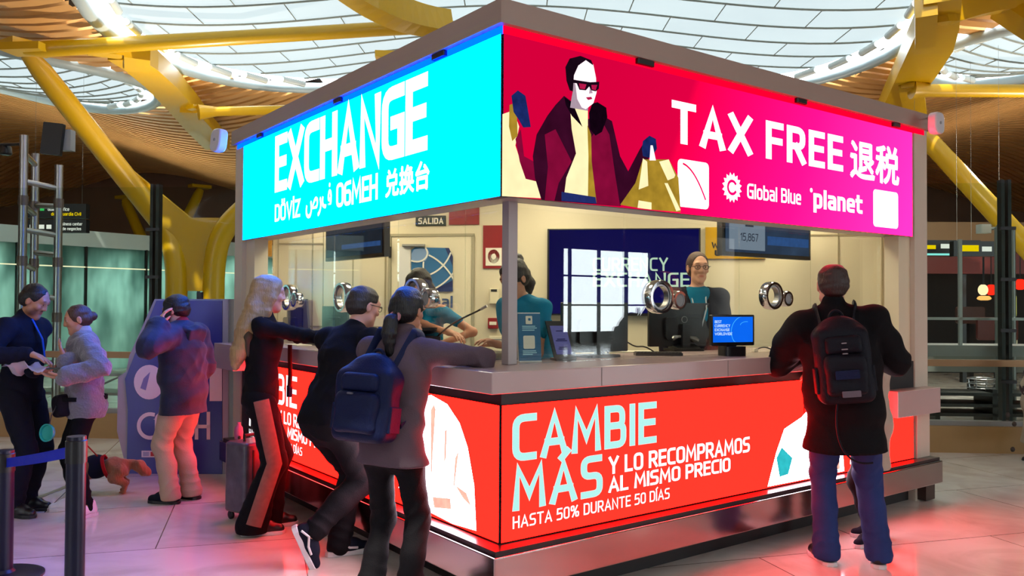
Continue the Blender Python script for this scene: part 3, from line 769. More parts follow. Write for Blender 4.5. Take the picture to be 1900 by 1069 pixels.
beam('yellow_beam', 'yellow curved beam behind the right end of the kiosk fascia', [
    ('beam_body', plate_path([R_(1748, -20, .3), R_(1738, 40, .3), R_(1724, 80, .3), R_(1700, 125, .3), R_(1676, 165, .32), R_(1655, 202, .35)], [.4, .5, .58, .56, .5, .46], .3, RV)),
    ('joint_block', plate_path([R_(1718, 0, .4), R_(1716, 62, .4)], .24, .4, RV)),
    ('hinge_plate', plate_path([R_(1690, 160, .5), R_(1700, 215, .55)], .34, .1, RV))])
beam('yellow_strut', 'horizontal yellow strut crossing the slats at far right', [('tube', MB().tube([R_(1692, 166, .55), R_(1722, 168, .55), R_(1960, 169, .7)], [.15, .1, .1], 12)), ('end_fork', plate_path([R_(1684, 158, .5), R_(1724, 174, .5)], .2, .07, FV))])
beam('yellow_curved_beam', 'curved yellow arm plate beneath the right skylight', [
    ('arm_body', plate_path(bez([R_(1738, 30, .4), R_(1775, 14, .4), at(1815, 8, 10.6), at(1960, 4, 10.2)]), [.22, .24, .27, .3, .3, .28, .26, .24, .22, .2, .18, .16, .15, .14, .13], .18, Zv)),
    ('diagonal', plate_path([at(1852, 10, 10.5), at(1900, 42, 10.3), at(1960, 80, 10.1)], .34, .16, FV))])

# unseen upward spots added to brighten the slats, no fixtures built
UPL = ((V(-4.6, 12.2, 2.9), 420), (V(8.6, 11.5, 2.9), 480), (V(11.5, 18, 2.9), 520), (V(-12.5, 16, 2.9), 300), (Vector((1.6, 1.6, 3.3)), 170), (V(-9.5, 20, 2.9), 300), (V(8, 22, 2.9), 300), (V(-9, 6.5, 3.0), 320), (V(-2.6, 17, 2.9), 200), (V(4.5, 17, 2.9), 200))
for p_, e_ in UPL: lamp('roof_fill_spot', p_, e_, (1, .9, .74), spot=math.radians(150), target=p_+Zv*3, blend=.9)
for p_ in (V(6.6, 11.2, 4.2), V(8.5, 14.5, 4.2)): lamp('void_fill_light', p_, 90, (1, .9, .75), size=.5, target=p_-Zv)  # unseen fill lights added to brighten the area beyond the right glass
# ------------------------------------------------------------ the exchange kiosk
# right face: plane y = 0, x from 0; left face: plane x = 0, y from 0
RL, LL = 4.049, 3.916
RE, LE = 4.30, 4.16
ZT, ZB = 2.952, 2.117           # upper screens
ZR, ZQ = 1.047, .352            # lower screens
ZC = 1.236                      # counter top
CREAM = mat('cream_panel', '#d9cdb0', .4, var=.03, scale=2)
FASCIA = mat('taupe_fascia', '#9c887e', .42, var=.05, scale=2)
FRAME = mat('grey_mauve_frame', '#a79c9a', .35, var=.04)
CTOP = mat('counter_laminate', '#b59e9c', .22, var=.05, scale=3)
PLIN = mat('polished_steel_plinth', '#b4abab', .16, 1.0, var=.05, scale=3, stretch=(1, 1, .3))
DARK = mat('dark_recess', '#171214', .5)
X1, Y1 = Vector((1, 0, 0)), Vector((0, 1, 0))

k = thing('exchange_kiosk', 'white currency exchange kiosk with taupe roof fascia and lit screens in the centre', 'kiosk', (1.6, 1.5, 0))
def tri(off, z0, z1, e=0.0):     # kiosk plan: two faces and the diagonal back
    o = off
    P = [(-o, -o), (RE+e, -o), (RE+e, .45), (.45, LE+e), (-o, LE+e)]
    return MB().prism([(x, y, z0) for x, y in P], (0, 0, z1-z0))
obj('roof_slab', tri(-.22, 2.72, 2.99), WHITE, k)
# fascia: a band standing proud of the screens with a lit soffit below it
FO = .035
obj('fascia', MB().prism([(-FO, -FO, 2.998), (RE+.02, -FO, 2.998), (RE+.02, .5, 2.998), (.5, LE+.02, 2.998), (-FO, LE+.02, 2.998)], (0, 0, .125)), FASCIA, k)
for nm, c, s in (('soffit_clip', (1.02, -.012, 2.98), (.14, .03, .03)), ('soffit_clip', (2.55, -.012, 2.98), (.12, .03, .03)), ('soffit_clip', (3.8, -.012, 2.98), (.1, .03, .03)),
                 ('soffit_clip', (-.012, .6, 2.98), (.03, .14, .03)), ('soffit_clip', (-.012, 3.5, 2.98), (.03, .12, .03)), ('soffit_clip', (-.012, 1.95, 2.98), (.03, .12, .03))):
    obj(nm, MB().rbox(c, s, r=.01), BLACK, k)
# boxes that carry the screens
obj('sign_box', MB().box((RE/2+.03, .12, (3.0+ZB)/2), (RE-.1, .2, 3.0-ZB-.01)), FRAME, k)
obj('sign_box', MB().box((.12, LE/2+.1, (3.0+ZB)/2), (.2, LE-.24, 3.0-ZB-.01)), FRAME, k)
# end pillars and corner post
obj('pillar', MB().box((4.2, .07, 1.5), (.2, .14, 3.0)), mat('pillar_pale', '#cbbfae', .4, var=.03), k)
obj('pillar', MB().box((4.02, .1, 1.87), (.18, .12, 1.9)), CREAM, k)
obj('pillar', MB().box((.07, 4.06, 1.5), (.14, .2, 3.0)), MATS['pillar_pale'], k)
obj('pillar', MB().box((.1, 3.86, 1.12), (.12, .22, 2.2)), CREAM, k)
obj('corner_post', MB().box((.2, .2, (ZC+ZB+.1)/2), (.062, .062, ZB+.1-ZC)), FRAME, k, bevel=.004)
# lower body, recess and plinth
def ell(o0, o1, z0, z1, xr=RE, yl=LE):
    """L-shaped band between offsets o0 (outer) and o1 (inner) on both faces"""
    return MB().prism([(-o0, -o0, z0), (xr, -o0, z0), (xr, o1, z0), (o1, o1, z0), (o1, yl, z0), (-o0, yl, z0)], (0, 0, z1-z0))
obj('lower_body', ell(-.012, .2, .33, 1.12, 4.29, 4.14), DARK, k)
obj('recess_ledge', ell(.10, .19, .318, .345, 4.29, 4.12), mat('ledge_dark', '#3b3033', .3, .5), k)
obj('plinth', ell(.12, .1, .145, .32), PLIN, k, bevel=.006)
obj('toe_kick', ell(-.06, .3, .0, .15, 4.24, 4.1), DARK, k)
obj('end_foot', MB().box((4.2, .06, .08), (.14, .26, .14)), mat('foot_brown', '#3a2620', .5), k)
obj('end_panel', MB().box((4.19, .03, .6), (.2, .1, .56)), MATS['pillar_pale'], k)
obj('platform', MB().prism([(.2, .2, .05), (4.1, .2, .05), (4.1, .4, .05), (.4, 4.0, .05), (.2, 4.0, .05)], (0, 0, .22)), GREY, k)
# diagonal back wall
BA, BB = Vector((4.22, .32, 0)), Vector((.32, 4.06, 0))
BX = (BA-BB).normalized(); BN = Vector((-BX.y, BX.x, 0))     # BX: left to right as seen from the front
if BN.dot(FV) > 0: BN = -BN
def onB(x, y, off=0.0):          # pixel to a point on the back wall (off towards the viewer)
    v = ray(x, y); p0 = BB+BN*off
    return CAM + v*((p0-CAM).dot(BN)/v.dot(BN))
wallc = (BA+BB)/2-BN*.05
obj('back_wall', MB().box(Vector((wallc.x, wallc.y, 1.5)), ((BA-BB).length, .1, 2.6), (BX, BN, Zv)), CREAM, k)
seam = MB()
for x in (516, 580, 600, 655, 715):
    p = onB(x, 500, .004); seam.box((p.x, p.y, 1.75), (.012, .006, 1.5), (BX, BN, Zv))
p0, p1 = onB(516, 452, .004), onB(600, 452, .004); seam.box((p0+p1)/2, ((p1-p0).length, .006, .012), (BX, BN, Zv))
p0, p1 = onB(500, 608, .004), onB(740, 604, .004); seam.box((p0+p1)/2, ((p1-p0).length, .006, .012), (BX, BN, Zv))
p0, p1 = onB(1500, 432, .004), onB(1640, 440, .004); seam.box((p0+p1)/2, ((p1-p0).length, .006, .012), (BX, BN, Zv))
for x in (1556, 1637, 1650): p = onB(x, 500, .004); seam.box((p.x, p.y, 1.75), (.012, .006, 1.4), (BX, BN, Zv))
obj('wall_joint', seam, mat('wall_seam', '#9c8f70', .6), k)  # darker tan lines of the wall panel joints

# counter
ct = thing('counter', 'long pale counter top wrapping the corner of the kiosk', 'counter', (0, 0, 1.12))
CO = .19
obj('worktop', MB().prism([(-CO, -CO, 1.13), (3.62, -CO, 1.13), (3.62, .62, 1.13), (.62, .62, 1.13), (.62, 3.62, 1.13), (-CO, 3.62, 1.13)], (0, 0, ZC-1.13)), CTOP, ct, bevel=.005)
for x in (.52, 1.55, 2.6): obj('joint', MB().box((x, -CO, (1.13+ZC)/2), (.004, .004, ZC-1.13-.01)), mat('joint_line', '#7d716e', .6), ct)
for y in (.5, 1.6, 2.7): obj('joint', MB().box((-CO, y, (1.13+ZC)/2), (.004, .004, ZC-1.13-.01)), MATS['joint_line'], ct)
lc = thing('low_counter', 'lower pale counter shelf at the right end of the kiosk', 'counter', (3.96, 0, .71))
obj('worktop', MB().box((3.945, .18, .81), (.65, .6, .2)), CTOP, lc, bevel=.005)
lc2 = thing('low_counter', 'lower pale counter shelf at the left end beside the blonde woman', 'counter', (0, 3.88, 1.0))
obj('worktop', MB().box((.2, 3.89, 1.09), (.76, .52, .22)), CTOP, lc2, bevel=.005)

# glass
KG = glassmat('kiosk_glass', (.95, .975, .96), 1.5)
gx_ = [.235, 1.06, 2.15, 2.98, 3.93]
gR = thing('glass_screen', 'tall clear glass screen on the counter along the right face', 'glass screen', (2.1, .2, ZC))
gL = thing('glass_screen', 'tall clear glass screen on the counter along the left face', 'glass screen', (.2, 2.0, ZC))
for i in range(4):
    a, b = gx_[i], gx_[i+1]
    zb = ZC if i < 3 else .945
    obj('glass_pane', MB().box(((a+b)/2, .2, (zb+ZB)/2+.03), (b-a-.008, .012, ZB-zb+.06)), KG, gR)
gy_ = [.235, .64, 1.45, 2.45, 3.75]
for i in range(4):
    a, b = gy_[i], gy_[i+1]
    obj('glass_pane', MB().box((.2, (a+b)/2, (ZC+ZB)/2+.03), (.012, b-a-.008, ZB-ZC+.06)), KG, gL)

# ------------------------------------------------------------ LED screens
CYAN = emit('led_cyan', (0, 105, 255), 26.0, .02)
def pink_mat():
    m = emit('led_pink', (250, 2, 46), 11.0, .06, 1.5); nt = m.node_tree
    e = [n for n in nt.nodes if n.type == 'EMISSION'][0]; tc = [n for n in nt.nodes if n.type == 'TEX_COORD'][0]
    sp = nt.nodes.new('ShaderNodeSeparateXYZ'); nt.links.new(tc.outputs['Object'], sp.inputs[0])
    ad = nt.nodes.new('ShaderNodeMath'); ad.operation = 'MULTIPLY_ADD'; ad.inputs[1].default_value = -.45; nt.links.new(sp.outputs[2], ad.inputs[0]); nt.links.new(sp.outputs[0], ad.inputs[2])
    mr = nt.nodes.new('ShaderNodeMapRange'); mr.inputs[1].default_value = -1.9; mr.inputs[2].default_value = 1.9; nt.links.new(ad.outputs[0], mr.inputs[0])
    cr = nt.nodes.new('ShaderNodeValToRGB'); el = cr.color_ramp.elements
    el[0].position = .0; el[0].color = (.062, .0, .004, 1); el[1].position = 1; el[1].color = (.95, .004, .058, 1)
    for p, q in ((.25, (.07, .0, .0052, 1)), (.42, (.3, .0002, .016, 1)), (.6, (.95, .0006, .028, 1))):
        n = el.new(p); n.color = q
    nt.links.new(mr.outputs[0], cr.inputs[0]); nt.links.new(cr.outputs[0], e.inputs[0])
    return m
PINK = pink_mat()
RED = emit('led_red', (252, 12, 7), 13.0, .03)
LW = emit('led_white', (255, 250, 255), 1.7, .01)
LIT = emit('led_pale_cyan', (176, 236, 232), 1.1, .1, 300)
def led(name, lab, face, z0, z1, ln, m):
    t = thing(name, lab, 'led screen', (ln/2, 0, z0) if face == 'R' else (0, ln/2, z0))
    if face == 'R': mb = MB().box((ln/2, .005, (z0+z1)/2), (ln, .03, z1-z0)); sc = MB().quad((0, -.0105, z0), (ln, -.0105, z0), (ln, -.0105, z1), (0, -.0105, z1))
    else: mb = MB().box((.005, ln/2, (z0+z1)/2), (.03, ln, z1-z0)); sc = MB().quad((-.0105, ln, z0), (-.0105, 0, z0), (-.0105, 0, z1), (-.0105, ln, z1))
    obj('housing', mb, BLACK, t); obj('screen', sc, m, t); return t
def fR(x, y): p = onR(x, y, -.011); return (p.x, p.z)
def fL(x, y): p = onL(x, y, -.011); return (-p.y, p.z)
class Face:
    def __init__(s, which): s.w = which; s.f = fR if which == 'R' else fL
    def P(s, u, z, lift=0.0):
        return Vector((u, -.0115-lift, z)) if s.w == 'R' else Vector((-.0115-lift, -u, z))
    def poly(s, pix, lift=0.0, mb=None):
        mb = mb or MB(); P = [s.P(*s.f(*q), lift) for q in pix]
        n = Vector((0, -1, 0)) if s.w == 'R' else Vector((-1, 0, 0))
        ar = Vector((0, 0, 0))
        for i in range(len(P)): ar += P[i].cross(P[(i+1) % len(P)])
        if ar.dot(n) < 0: P = P[::-1]
        return mb.poly(P)
    def text(s, str_, x0, yb, x1, yt, t=.18, gap=.2, lift=.001, mb=None, word=None):
        """text whose baseline-left is pixel (x0, yb) and cap-top-left (x0, yt); right end at pixel column x1"""
        u0, zb = s.f(x0, yb); _, zt = s.f(x0, yt); u1, _ = s.f(x1, yb)
        return put_text(mb or MB(), str_, s.P(u0, zb), X1 if s.w == 'R' else -Y1, Zv, u1-u0, zt-zb, t, gap, lift, word)
    def font(s, str_, x0, yb, x1, yt, bold=.006, lift=.001):
        u0, zb = s.f(x0, yb); _, zt = s.f(x0, yt); u1, _ = s.f(x1, yb)
        return font_text(MB(), str_, s.P(u0, zb), X1 if s.w == 'R' else -Y1, Zv, u1-u0, zt-zb, lift, bold)
FL_, FR_ = Face('L'), Face('R')
s1 = led('led_screen', 'cyan LED screen reading EXCHANGE above the left face', 'L', ZB, ZT, LL, CYAN)
obj('lettering', FL_.text('EXCHANGE', 510, 358, 793, 254, .23, .05), LW, s1)
obj('lettering', FL_.text('DÖViZ'.replace('i', 'İ'), 510, 412, 558, 380, .2, .12), LW, s1)
obj('lettering', FL_.font('صرف', 568, 405, 615, 352, .006), LW, s1)
obj('lettering', FL_.text('ОбМЕН'.replace('О', 'O').replace('М', 'M').replace('Е', 'E').replace('Н', 'H'), 624, 386, 701, 341, .2, .06), LW, s1)
obj('lettering', FL_.font('兑换台', 716, 366, 796, 318, .007), LW, s1)

s2 = led('led_screen', 'magenta LED screen reading TAX FREE above the right face', 'R', ZB, ZT, RL, PINK)
for w_ in range(2): obj('lettering', FR_.text('TAX FREE', 1246, 264, 1564, 185, .22, .2, word=w_), LW, s2)
obj('lettering', FR_.font('退税', 1578, 329, 1667, 258, .01), LW, s2)
for w_ in range(2): obj('lettering', FR_.text('Global Blue', 1386, 368, 1486, 340, .18, .16, word=w_), LW, s2)
obj('lettering', FR_.text('planet', 1509, 386, 1600, 350, .24, .16), LW, s2)
def rr(face, x0, y0, x1, y1, m, par, name, lift=.001, rad=.03):
    ua, za = face.f(x0, y1); ub, zb = face.f(x1, y0); c = ((ua+ub)/2, (za+zb)/2)
    P = [face.P(c[0]+p[0], c[1]+p[1], lift) for p in rrect(ub-ua, zb-za, rad)]
    return obj(name, MB().poly(P), m, par)
rr(FR_, 1257, 303, 1315, 383, LW, s2, 'emblem_tile'); rr(FR_, 1620, 358, 1666, 420, LW, s2, 'emblem_tile')
cu = MB()
uc, zc_ = FR_.f(1286, 343)
cp = [Vector((uc-.09+.2*t, zc_+.12-.04*t-.16*t*t)) for t in [i/12 for i in range(13)]]
for a, b, c, e in stroke2d(cp, .012): cu.poly([FR_.P(p.x, p.y, .002) for p in (a, b, c, e)])
obj('emblem_arc', cu, PINK, s2)
u0, z0 = FR_.f(1358, 348); st = []
for i in range(32):
    a = 2*math.pi*i/32; r = .098 if i % 2 else .076; st.append(FR_.P(u0+r*math.cos(a), z0+r*math.sin(a), .001))
obj('sun_emblem', MB().poly(st), LW, s2)
cr_ = [Vector((u0+.042*math.cos(a), z0+.042*math.sin(a))) for a in [math.radians(q) for q in range(40, 330, 20)]]
cm = MB()
for a, b, c, e in stroke2d(cr_, .018): cm.poly([FR_.P(p.x, p.y, .002) for p in (a, b, c, e)])
obj('sun_emblem_curl', cm, PINK, s2)
ud, zd = FR_.f(1505, 353)
obj('letter_dot', MB().poly([FR_.P(ud+.016*math.cos(a), zd+.016*math.sin(a), .001) for a in [2*math.pi*i/12 for i in range(12)]]), LW, s2)
# the advert figure: woman in a dark coat with shopping bags
ad = {n: emit('ad_'+n, c, s, v, sc) for n, c, s, v, sc in (('coat', '#3a0a26', .9, .5, 9), ('coat_light', '#8a0c3a', .9, .3, 12), ('crimson', '#d2003e', 1.0, .05, 2), ('skin', '#ffe9f0', 1.25, .04, 20), ('hair', '#1c0a1a', .8, .4, 20), ('glove', '#1b2a66', .9, .6, 25), ('gold', '#a8862a', 1.0, .5, 12), ('cream', '#f6e6b0', 1.2, .15, 10), ('fur', '#160514', .8, .5, 30), ('denim', '#24306e', .9, .3, 30), ('lens', '#c21b50', .9, .3, 30), ('shade', '#b8a0b0', .9, .1, 10))}
def adp(nm, col, pix, lift): obj('advert_'+nm, FR_.poly(pix, lift), ad[col], s2)
adp('bag', 'cream', [(932, 212), (952, 205), (963, 235), (956, 270), (975, 330), (1000, 338), (1003, 368), (931, 364)], .001)
adp('bag_side', 'gold', [(945, 195), (958, 190), (960, 252), (950, 262), (944, 235)], .0015)
adp('sleeve', 'coat_light', [(956, 258), (964, 300), (975, 332), (1000, 338), (1040, 300), (1010, 250), (990, 300), (972, 290), (966, 240)], .0012)
adp('coat', 'coat', [(1046, 178), (1030, 195), (1015, 215), (995, 250), (988, 290), (992, 330), (1004, 371), (1150, 383), (1160, 370), (1186, 340), (1215, 262), (1200, 255), (1186, 278), (1165, 318), (1150, 290), (1135, 225), (1110, 210), (1085, 225), (1062, 190)], .002)
adp('coat_panel', 'coat_light', [(1096, 255), (1118, 228), (1130, 250), (1140, 320), (1150, 383), (1100, 378), (1096, 300)], .0025)
adp('coat_fold', 'coat_light', [(1010, 250), (1030, 240), (1060, 300), (1036, 340), (1028, 373), (1010, 372), (1016, 310)], .0025)
adp('sweater', 'cream', [(1057, 200), (1090, 205), (1090, 230), (1091, 255), (1096, 300), (1092, 372), (1046, 362), (1050, 330), (1068, 285), (1060, 240)], .003)
adp('sweater_shadow', 'gold', [(1089, 232), (1096, 250), (1097, 300), (1106, 376), (1090, 374), (1091, 290)], .0032)
adp('jeans', 'denim', [(1041, 356), (1104, 366), (1106, 378), (1041, 373)], .0033)
adp('fur_collar', 'fur', [(1046, 180), (1062, 192), (1080, 236), (1060, 215), (1049, 195)], .0033)
adp('fur_collar', 'fur', [(1098, 192), (1108, 190), (1124, 200), (1126, 218), (1116, 245), (1104, 252), (1094, 240), (1092, 210)], .0034)
adp('neck', 'shade', [(1064, 160), (1092, 185), (1090, 206), (1057, 200), (1060, 180)], .0034)
adp('face', 'skin', [(1068, 118), (1084, 108), (1100, 120), (1105, 145), (1106, 172), (1100, 192), (1086, 203), (1068, 195), (1062, 165), (1058, 140)], .0036)
adp('face_shade', 'shade', [(1060, 140), (1067, 158), (1070, 184), (1079, 201), (1068, 195), (1062, 165)], .0038)
adp('nose_shade', 'shade', [(1094, 160), (1099, 173), (1092, 174)], .0038)
adp('hair', 'hair', [(1050, 150), (1048, 125), (1056, 109), (1076, 104), (1096, 112), (1100, 122), (1086, 112), (1072, 122), (1064, 140), (1062, 170), (1056, 168)], .004)
adp('sunglasses', 'hair', [(1052, 146), (1074, 150), (1094, 153), (1111, 152), (1110, 165), (1104, 170), (1096, 168), (1092, 161), (1086, 168), (1074, 167), (1069, 155), (1052, 153)], .0044)
adp('sunglass_lens', 'lens', [(1073, 155), (1087, 157), (1084, 166), (1075, 165)], .0048); adp('sunglass_lens', 'lens', [(1096, 158), (1107, 158), (1104, 168), (1097, 166)], .0048)
adp('mouth', 'lens', [(1086, 181), (1096, 180), (1098, 184), (1090, 186)], .0046)
adp('glove', 'glove', [(948, 178), (960, 168), (974, 178), (978, 200), (984, 236), (970, 237), (960, 220), (952, 208)], .0036)
adp('glove', 'glove', [(1192, 262), (1204, 252), (1216, 258), (1218, 276), (1208, 294), (1192, 290), (1190, 276)], .0036)
adp('bag', 'gold', [(1192, 296), (1240, 296), (1258, 330), (1262, 394), (1195, 388), (1150, 380), (1178, 340)], .003)
adp('bag', 'cream', [(1192, 294), (1200, 300), (1202, 345), (1184, 352)], .0034); adp('bag', 'cream', [(1184, 372), (1208, 376), (1208, 389), (1182, 386)], .0034)
adp('bag_edge', 'cream', [(1222, 300), (1240, 296), (1252, 325), (1250, 330), (1238, 335)], .0035); adp('bag_edge', 'cream', [(1232, 340), (1238, 340), (1262, 390), (1254, 392)], .0035)
adp('bag_string', 'skin', [(1206, 270), (1210, 270), (1216, 298), (1204, 298)], .0042)

def lower(face, lab, ln): return led('led_screen', lab, face, ZQ, ZR, ln, RED)
s3 = lower('R', 'red LED screen reading CAMBIE MÁS below the right counter', 2.58)
obj('lettering', FR_.text('CAMBIE', 950, 858, 1218, 770, .2, .18), LIT, s3)
obj('lettering', FR_.text('MÁS', 950, 950, 1118, 866, .2, .18), LIT, s3)
for w_ in range(3): obj('lettering', FR_.text('Y LO RECOMPRAMOS', 1128, 881, 1391, 848, .2, .12, word=w_), LW, s3)
for w_ in range(3): obj('lettering', FR_.text('AL MISMO PRECIO', 1128, 915, 1355, 886, .2, .12, word=w_), LW, s3)
for w_ in range(5): obj('lettering', FR_.text('HASTA 50% DURANTE 50 DÍAS', 951, 982, 1242, 959, .15, .2, word=w_), LW, s3)
ad2 = {'shirt': emit('ad_shirt', '#fff0ff', 14, .05, 6), 'fold': emit('ad_fold', '#ffb09c', 1.3, .3, 20), 'sea': emit('ad_sea', '#30b8c0', 1.1, .3, 20)}
def shirt(par, face, A, L, fl):
    obj('advert_shirt', face.poly(A, .001), ad2['shirt'], par)
    for f in fl: obj('advert_fold', face.poly(f, .0015), ad2['fold'], par)
shirt(s3, FR_, [(1424, 903), (1440, 840), (1455, 796), (1486, 775), (1500, 760), (1500, 888)], 0, [])
obj('advert_sea', FR_.poly([(1440, 850), (1450, 830), (1470, 850), (1462, 880), (1446, 885)], .0016), ad2['sea'], s3)
s4 = thing('led_screen', 'red LED panel at the low right end behind the man with backpack', 'led screen', (3.3, 0, ZQ))
obj('housing', MB().box((3.1, .005, (ZQ+ZR)/2), (1.02, .03, ZR-ZQ)).box((3.835, .005, .52), (.43, .03, .34)), BLACK, s4)
obj('screen', MB().quad((2.59, -.0105, ZQ), (3.61, -.0105, ZQ), (3.61, -.0105, ZR), (2.59, -.0105, ZR)).quad((3.62, -.0105, ZQ), (4.05, -.0105, ZQ), (4.05, -.0105, .69), (3.62, -.0105, .69)), RED, s4)
shirt(s4, FR_, [(1500, 760), (1530, 758), (1560, 790), (1566, 874), (1500, 888)], 0, [[(1546, 820), (1556, 815), (1558, 870), (1548, 872)]])
s5 = led('led_screen', 'red LED screen with a white shirt below the left counter', 'L', ZQ, ZR, 3.55, RED)
du = fL(551, 752)[0]-fR(1218, 840)[0]
def both(str_, x0, yb, x1, yt, m, t, gap):
    a, zb = fR(x0, yb); _, zt = fR(x0, yt); b, _ = fR(x1, yb)
    for w_ in range(len(str_.split())): obj('lettering', put_text(MB(), str_, FL_.P(a+du, zb), -Y1, Zv, b-a, zt-zb, t, gap, .001, w_), m, s5)
both('CAMBIE', 950, 858, 1218, 770, LW, .17, .22); both('MÁS', 950, 950, 1118, 866, LW, .17, .22)
both('Y LO RECOMPRAMOS', 1128, 881, 1391, 848, LW, .2, .12); both('AL MISMO PRECIO', 1128, 915, 1355, 886, LW, .2, .12)
both('HASTA 50% DURANTE 50 DÍAS', 951, 982, 1242, 959, LW, .15, .2)
shirt(s5, FL_, [(740, 905), (745, 790), (770, 742), (800, 733), (830, 750), (853, 785), (868, 830), (880, 900), (884, 985), (840, 972), (790, 946)], 0,
      [[(800, 760), (806, 750), (809, 760), (803, 850), (800, 920)], [(803, 922), (836, 925), (838, 945), (806, 942)], [(845, 850), (852, 835), (844, 900), (840, 930)], [(845, 900), (866, 915), (875, 940), (860, 925)], [(826, 800), (830, 795), (828, 850), (824, 860)]])
# edge strips of light under the fascia
obj('soffit_glow', MB().box((.008, LE/2-.02, 2.977), (.02, LE-.05, .04)), emit('soffit_blue', (0, 40, 255), 12.0), k)
obj('soffit_glow', MB().box((RE/2-.02, .008, 2.977), (RE-.05, .02, .04)), emit('soffit_red', (255, 0, 40), 1.5), k)
# rounded wireless units on the fascia corners
for nm, lab, p, ax_ in (('wireless_unit', 'rounded pale unit on the left end of the fascia', at(406, 261, 6.15), (Vector((.2, -1, 0)).normalized(), Vector((.1, 0, 1)).normalized())),
                    ('wireless_unit', 'rounded pale unit on the right end of the fascia', at(1737, 229, 6.55), (X1, Zv))):
    t = thing(nm, lab, 'wireless unit', p, group='units on the fascia corners')
    a = ax_[0]; b = ax_[1]; n = a.cross(b).normalized(); b = n.cross(a)
    obj('cover', MB().rbox(p, (.14, .17, .07), (a, b, n), .05, 6), mat('unit_white', '#c9c6cc', .35), t, bevel=.012, smooth=True)
    obj('lens', MB().lathe(p+n*.035, [(.012, 0), (.012, .004)], 12, (a, b, n)), GREY, t)
    q = Vector((-.1, LE-.05, 3.05)) if p.x < 1 else Vector((RE-.02, -FO, 3.1))
    obj('cable', MB().tube(bez([p-n*.03, p-n*.08+Zv*.05, q], 8), .006, 6), BLACK, t)
# ------------------------------------------------------------ things on the back wall of the kiosk
def wall_rect(x0, y0, x1, y1, off=.0, th=.02):
    """box on the back wall covering those pixels; returns mesh, centre, width, height"""
    a = onB(x0, y1, off+th); b = onB(x1, y0, off+th)
    w = (b-a).dot(BX); h = b.z-a.z; c = (a+b)/2-BN*th/2
    return MB().box(c, (w, th, h), (BX, BN, Zv)), c, w, h
def wtext(s, x0, yb, x1, yt, off, t=.16, gap=.2):
    a = onB(x0, yb, off); b = onB(x1, yt, off)
    return put_text(MB(), s, a, BX, Zv, (b-a).dot(BX), b.z-a.z, t, gap)
def wpoly(pix, off):
    P = [onB(x, y, off) for x, y in pix]; n = Vector((0, 0, 0))
    for i in range(len(P)): n += P[i].cross(P[(i+1) % len(P)])
    return MB().poly(P if n.dot(BN) > 0 else P[::-1])
mb, c, w, h = wall_rect(1015, 423, 1300, 585, 0, .06)
t = thing('wall_display', 'large dark blue wall display reading CURRENCY EXCHANGE inside the kiosk', 'display', c-Zv*h/2)
obj('housing', mb, BLACK, t)
obj('screen', wpoly([(1019, 427), (1297, 425), (1297, 581), (1019, 582)], .062), emit('screen_navy', '#121052', .9, .3, 1.5), t)
PALE = emit('screen_text', '#c4e2c4', 1.0)
obj('lettering', wtext('CURRENCY', 1100, 503, 1240, 478, .064, .16), PALE, t); obj('lettering', wtext('EXCHANGE', 1100, 532, 1280, 506, .064, .16), PALE, t)
mb, c, w, h = wall_rect(1309, 421, 1420, 480, 0, .02)
t = thing('wall_sign', 'yellow money transfer sign half hidden behind the right hanging screen', 'sign', c-Zv*h/2)
obj('panel', mb, mat('sign_yellow', '#c29400', .4), t)
obj('lettering', wtext('WU', 1333, 447, 1372, 432, .023, .22), BLACK, t); obj('lettering', wtext('WESTERN', 1320, 461, 1400, 449, .023, .22), BLACK, t); obj('lettering', wtext('UNION', 1326, 475, 1390, 464, .023, .22), BLACK, t)
# door with the globe logo
mb, c, w, h = wall_rect(722, 436, 878, 700, 0, .012)
z0 = .27
t = thing('kiosk_door', 'cream door with a blue globe logo inside the kiosk', 'door', Vector((c.x, c.y, z0)))
top = c.z+h/2
obj('leaf', MB().box(Vector((c.x, c.y, (z0+top)/2))+BN*0, (w-.03, .02, top-z0-.02), (BX, BN, Zv)), mat('door_cream', '#ddd2b4', .4, var=.02), t)
fr = MB()
for s in (-1, 1): fr.box(Vector((c.x, c.y, (z0+top)/2))+BX*(s*w/2), (.025, .035, top-z0), (BX, BN, Zv))
fr.box(Vector((c.x, c.y, top)), (w+.02, .035, .025), (BX, BN, Zv)); obj('door_frame', fr, mat('door_frame_grey', '#a39a80', .4), t)
obj('logo_panel', wall_rect(740, 458, 762, 600, .02, .004)[0], WHITE, t)
obj('door_closer', wall_rect(746, 453, 787, 457, .02, .04)[0], GREY, t)
LB1, LB2, LB3 = mat('logo_navy', '#12255c', .4), mat('logo_blue', '#2d6a9a', .4), mat('logo_light', '#7f9cc4', .4)
LOGW = mat('logo_white', '#e6e2d4', .4)
obj('logo_tile', wpoly([(763, 464), (770, 459), (832, 460), (840, 480), (840, 541), (800, 541), (763, 500)], .03), LB2, t)
obj('logo_patch', wpoly([(763, 472), (768, 463), (780, 461), (793, 462), (797, 470), (790, 484), (775, 487), (764, 483)], .032), LB3, t)
obj('logo_patch', wpoly([(812, 534), (840, 520), (840, 541), (800, 541)], .032), LB1, t)
obj('logo_patch', wpoly([(826, 460), (833, 460), (840, 476), (840, 494)], .032), LB1, t)
arcs = MB()
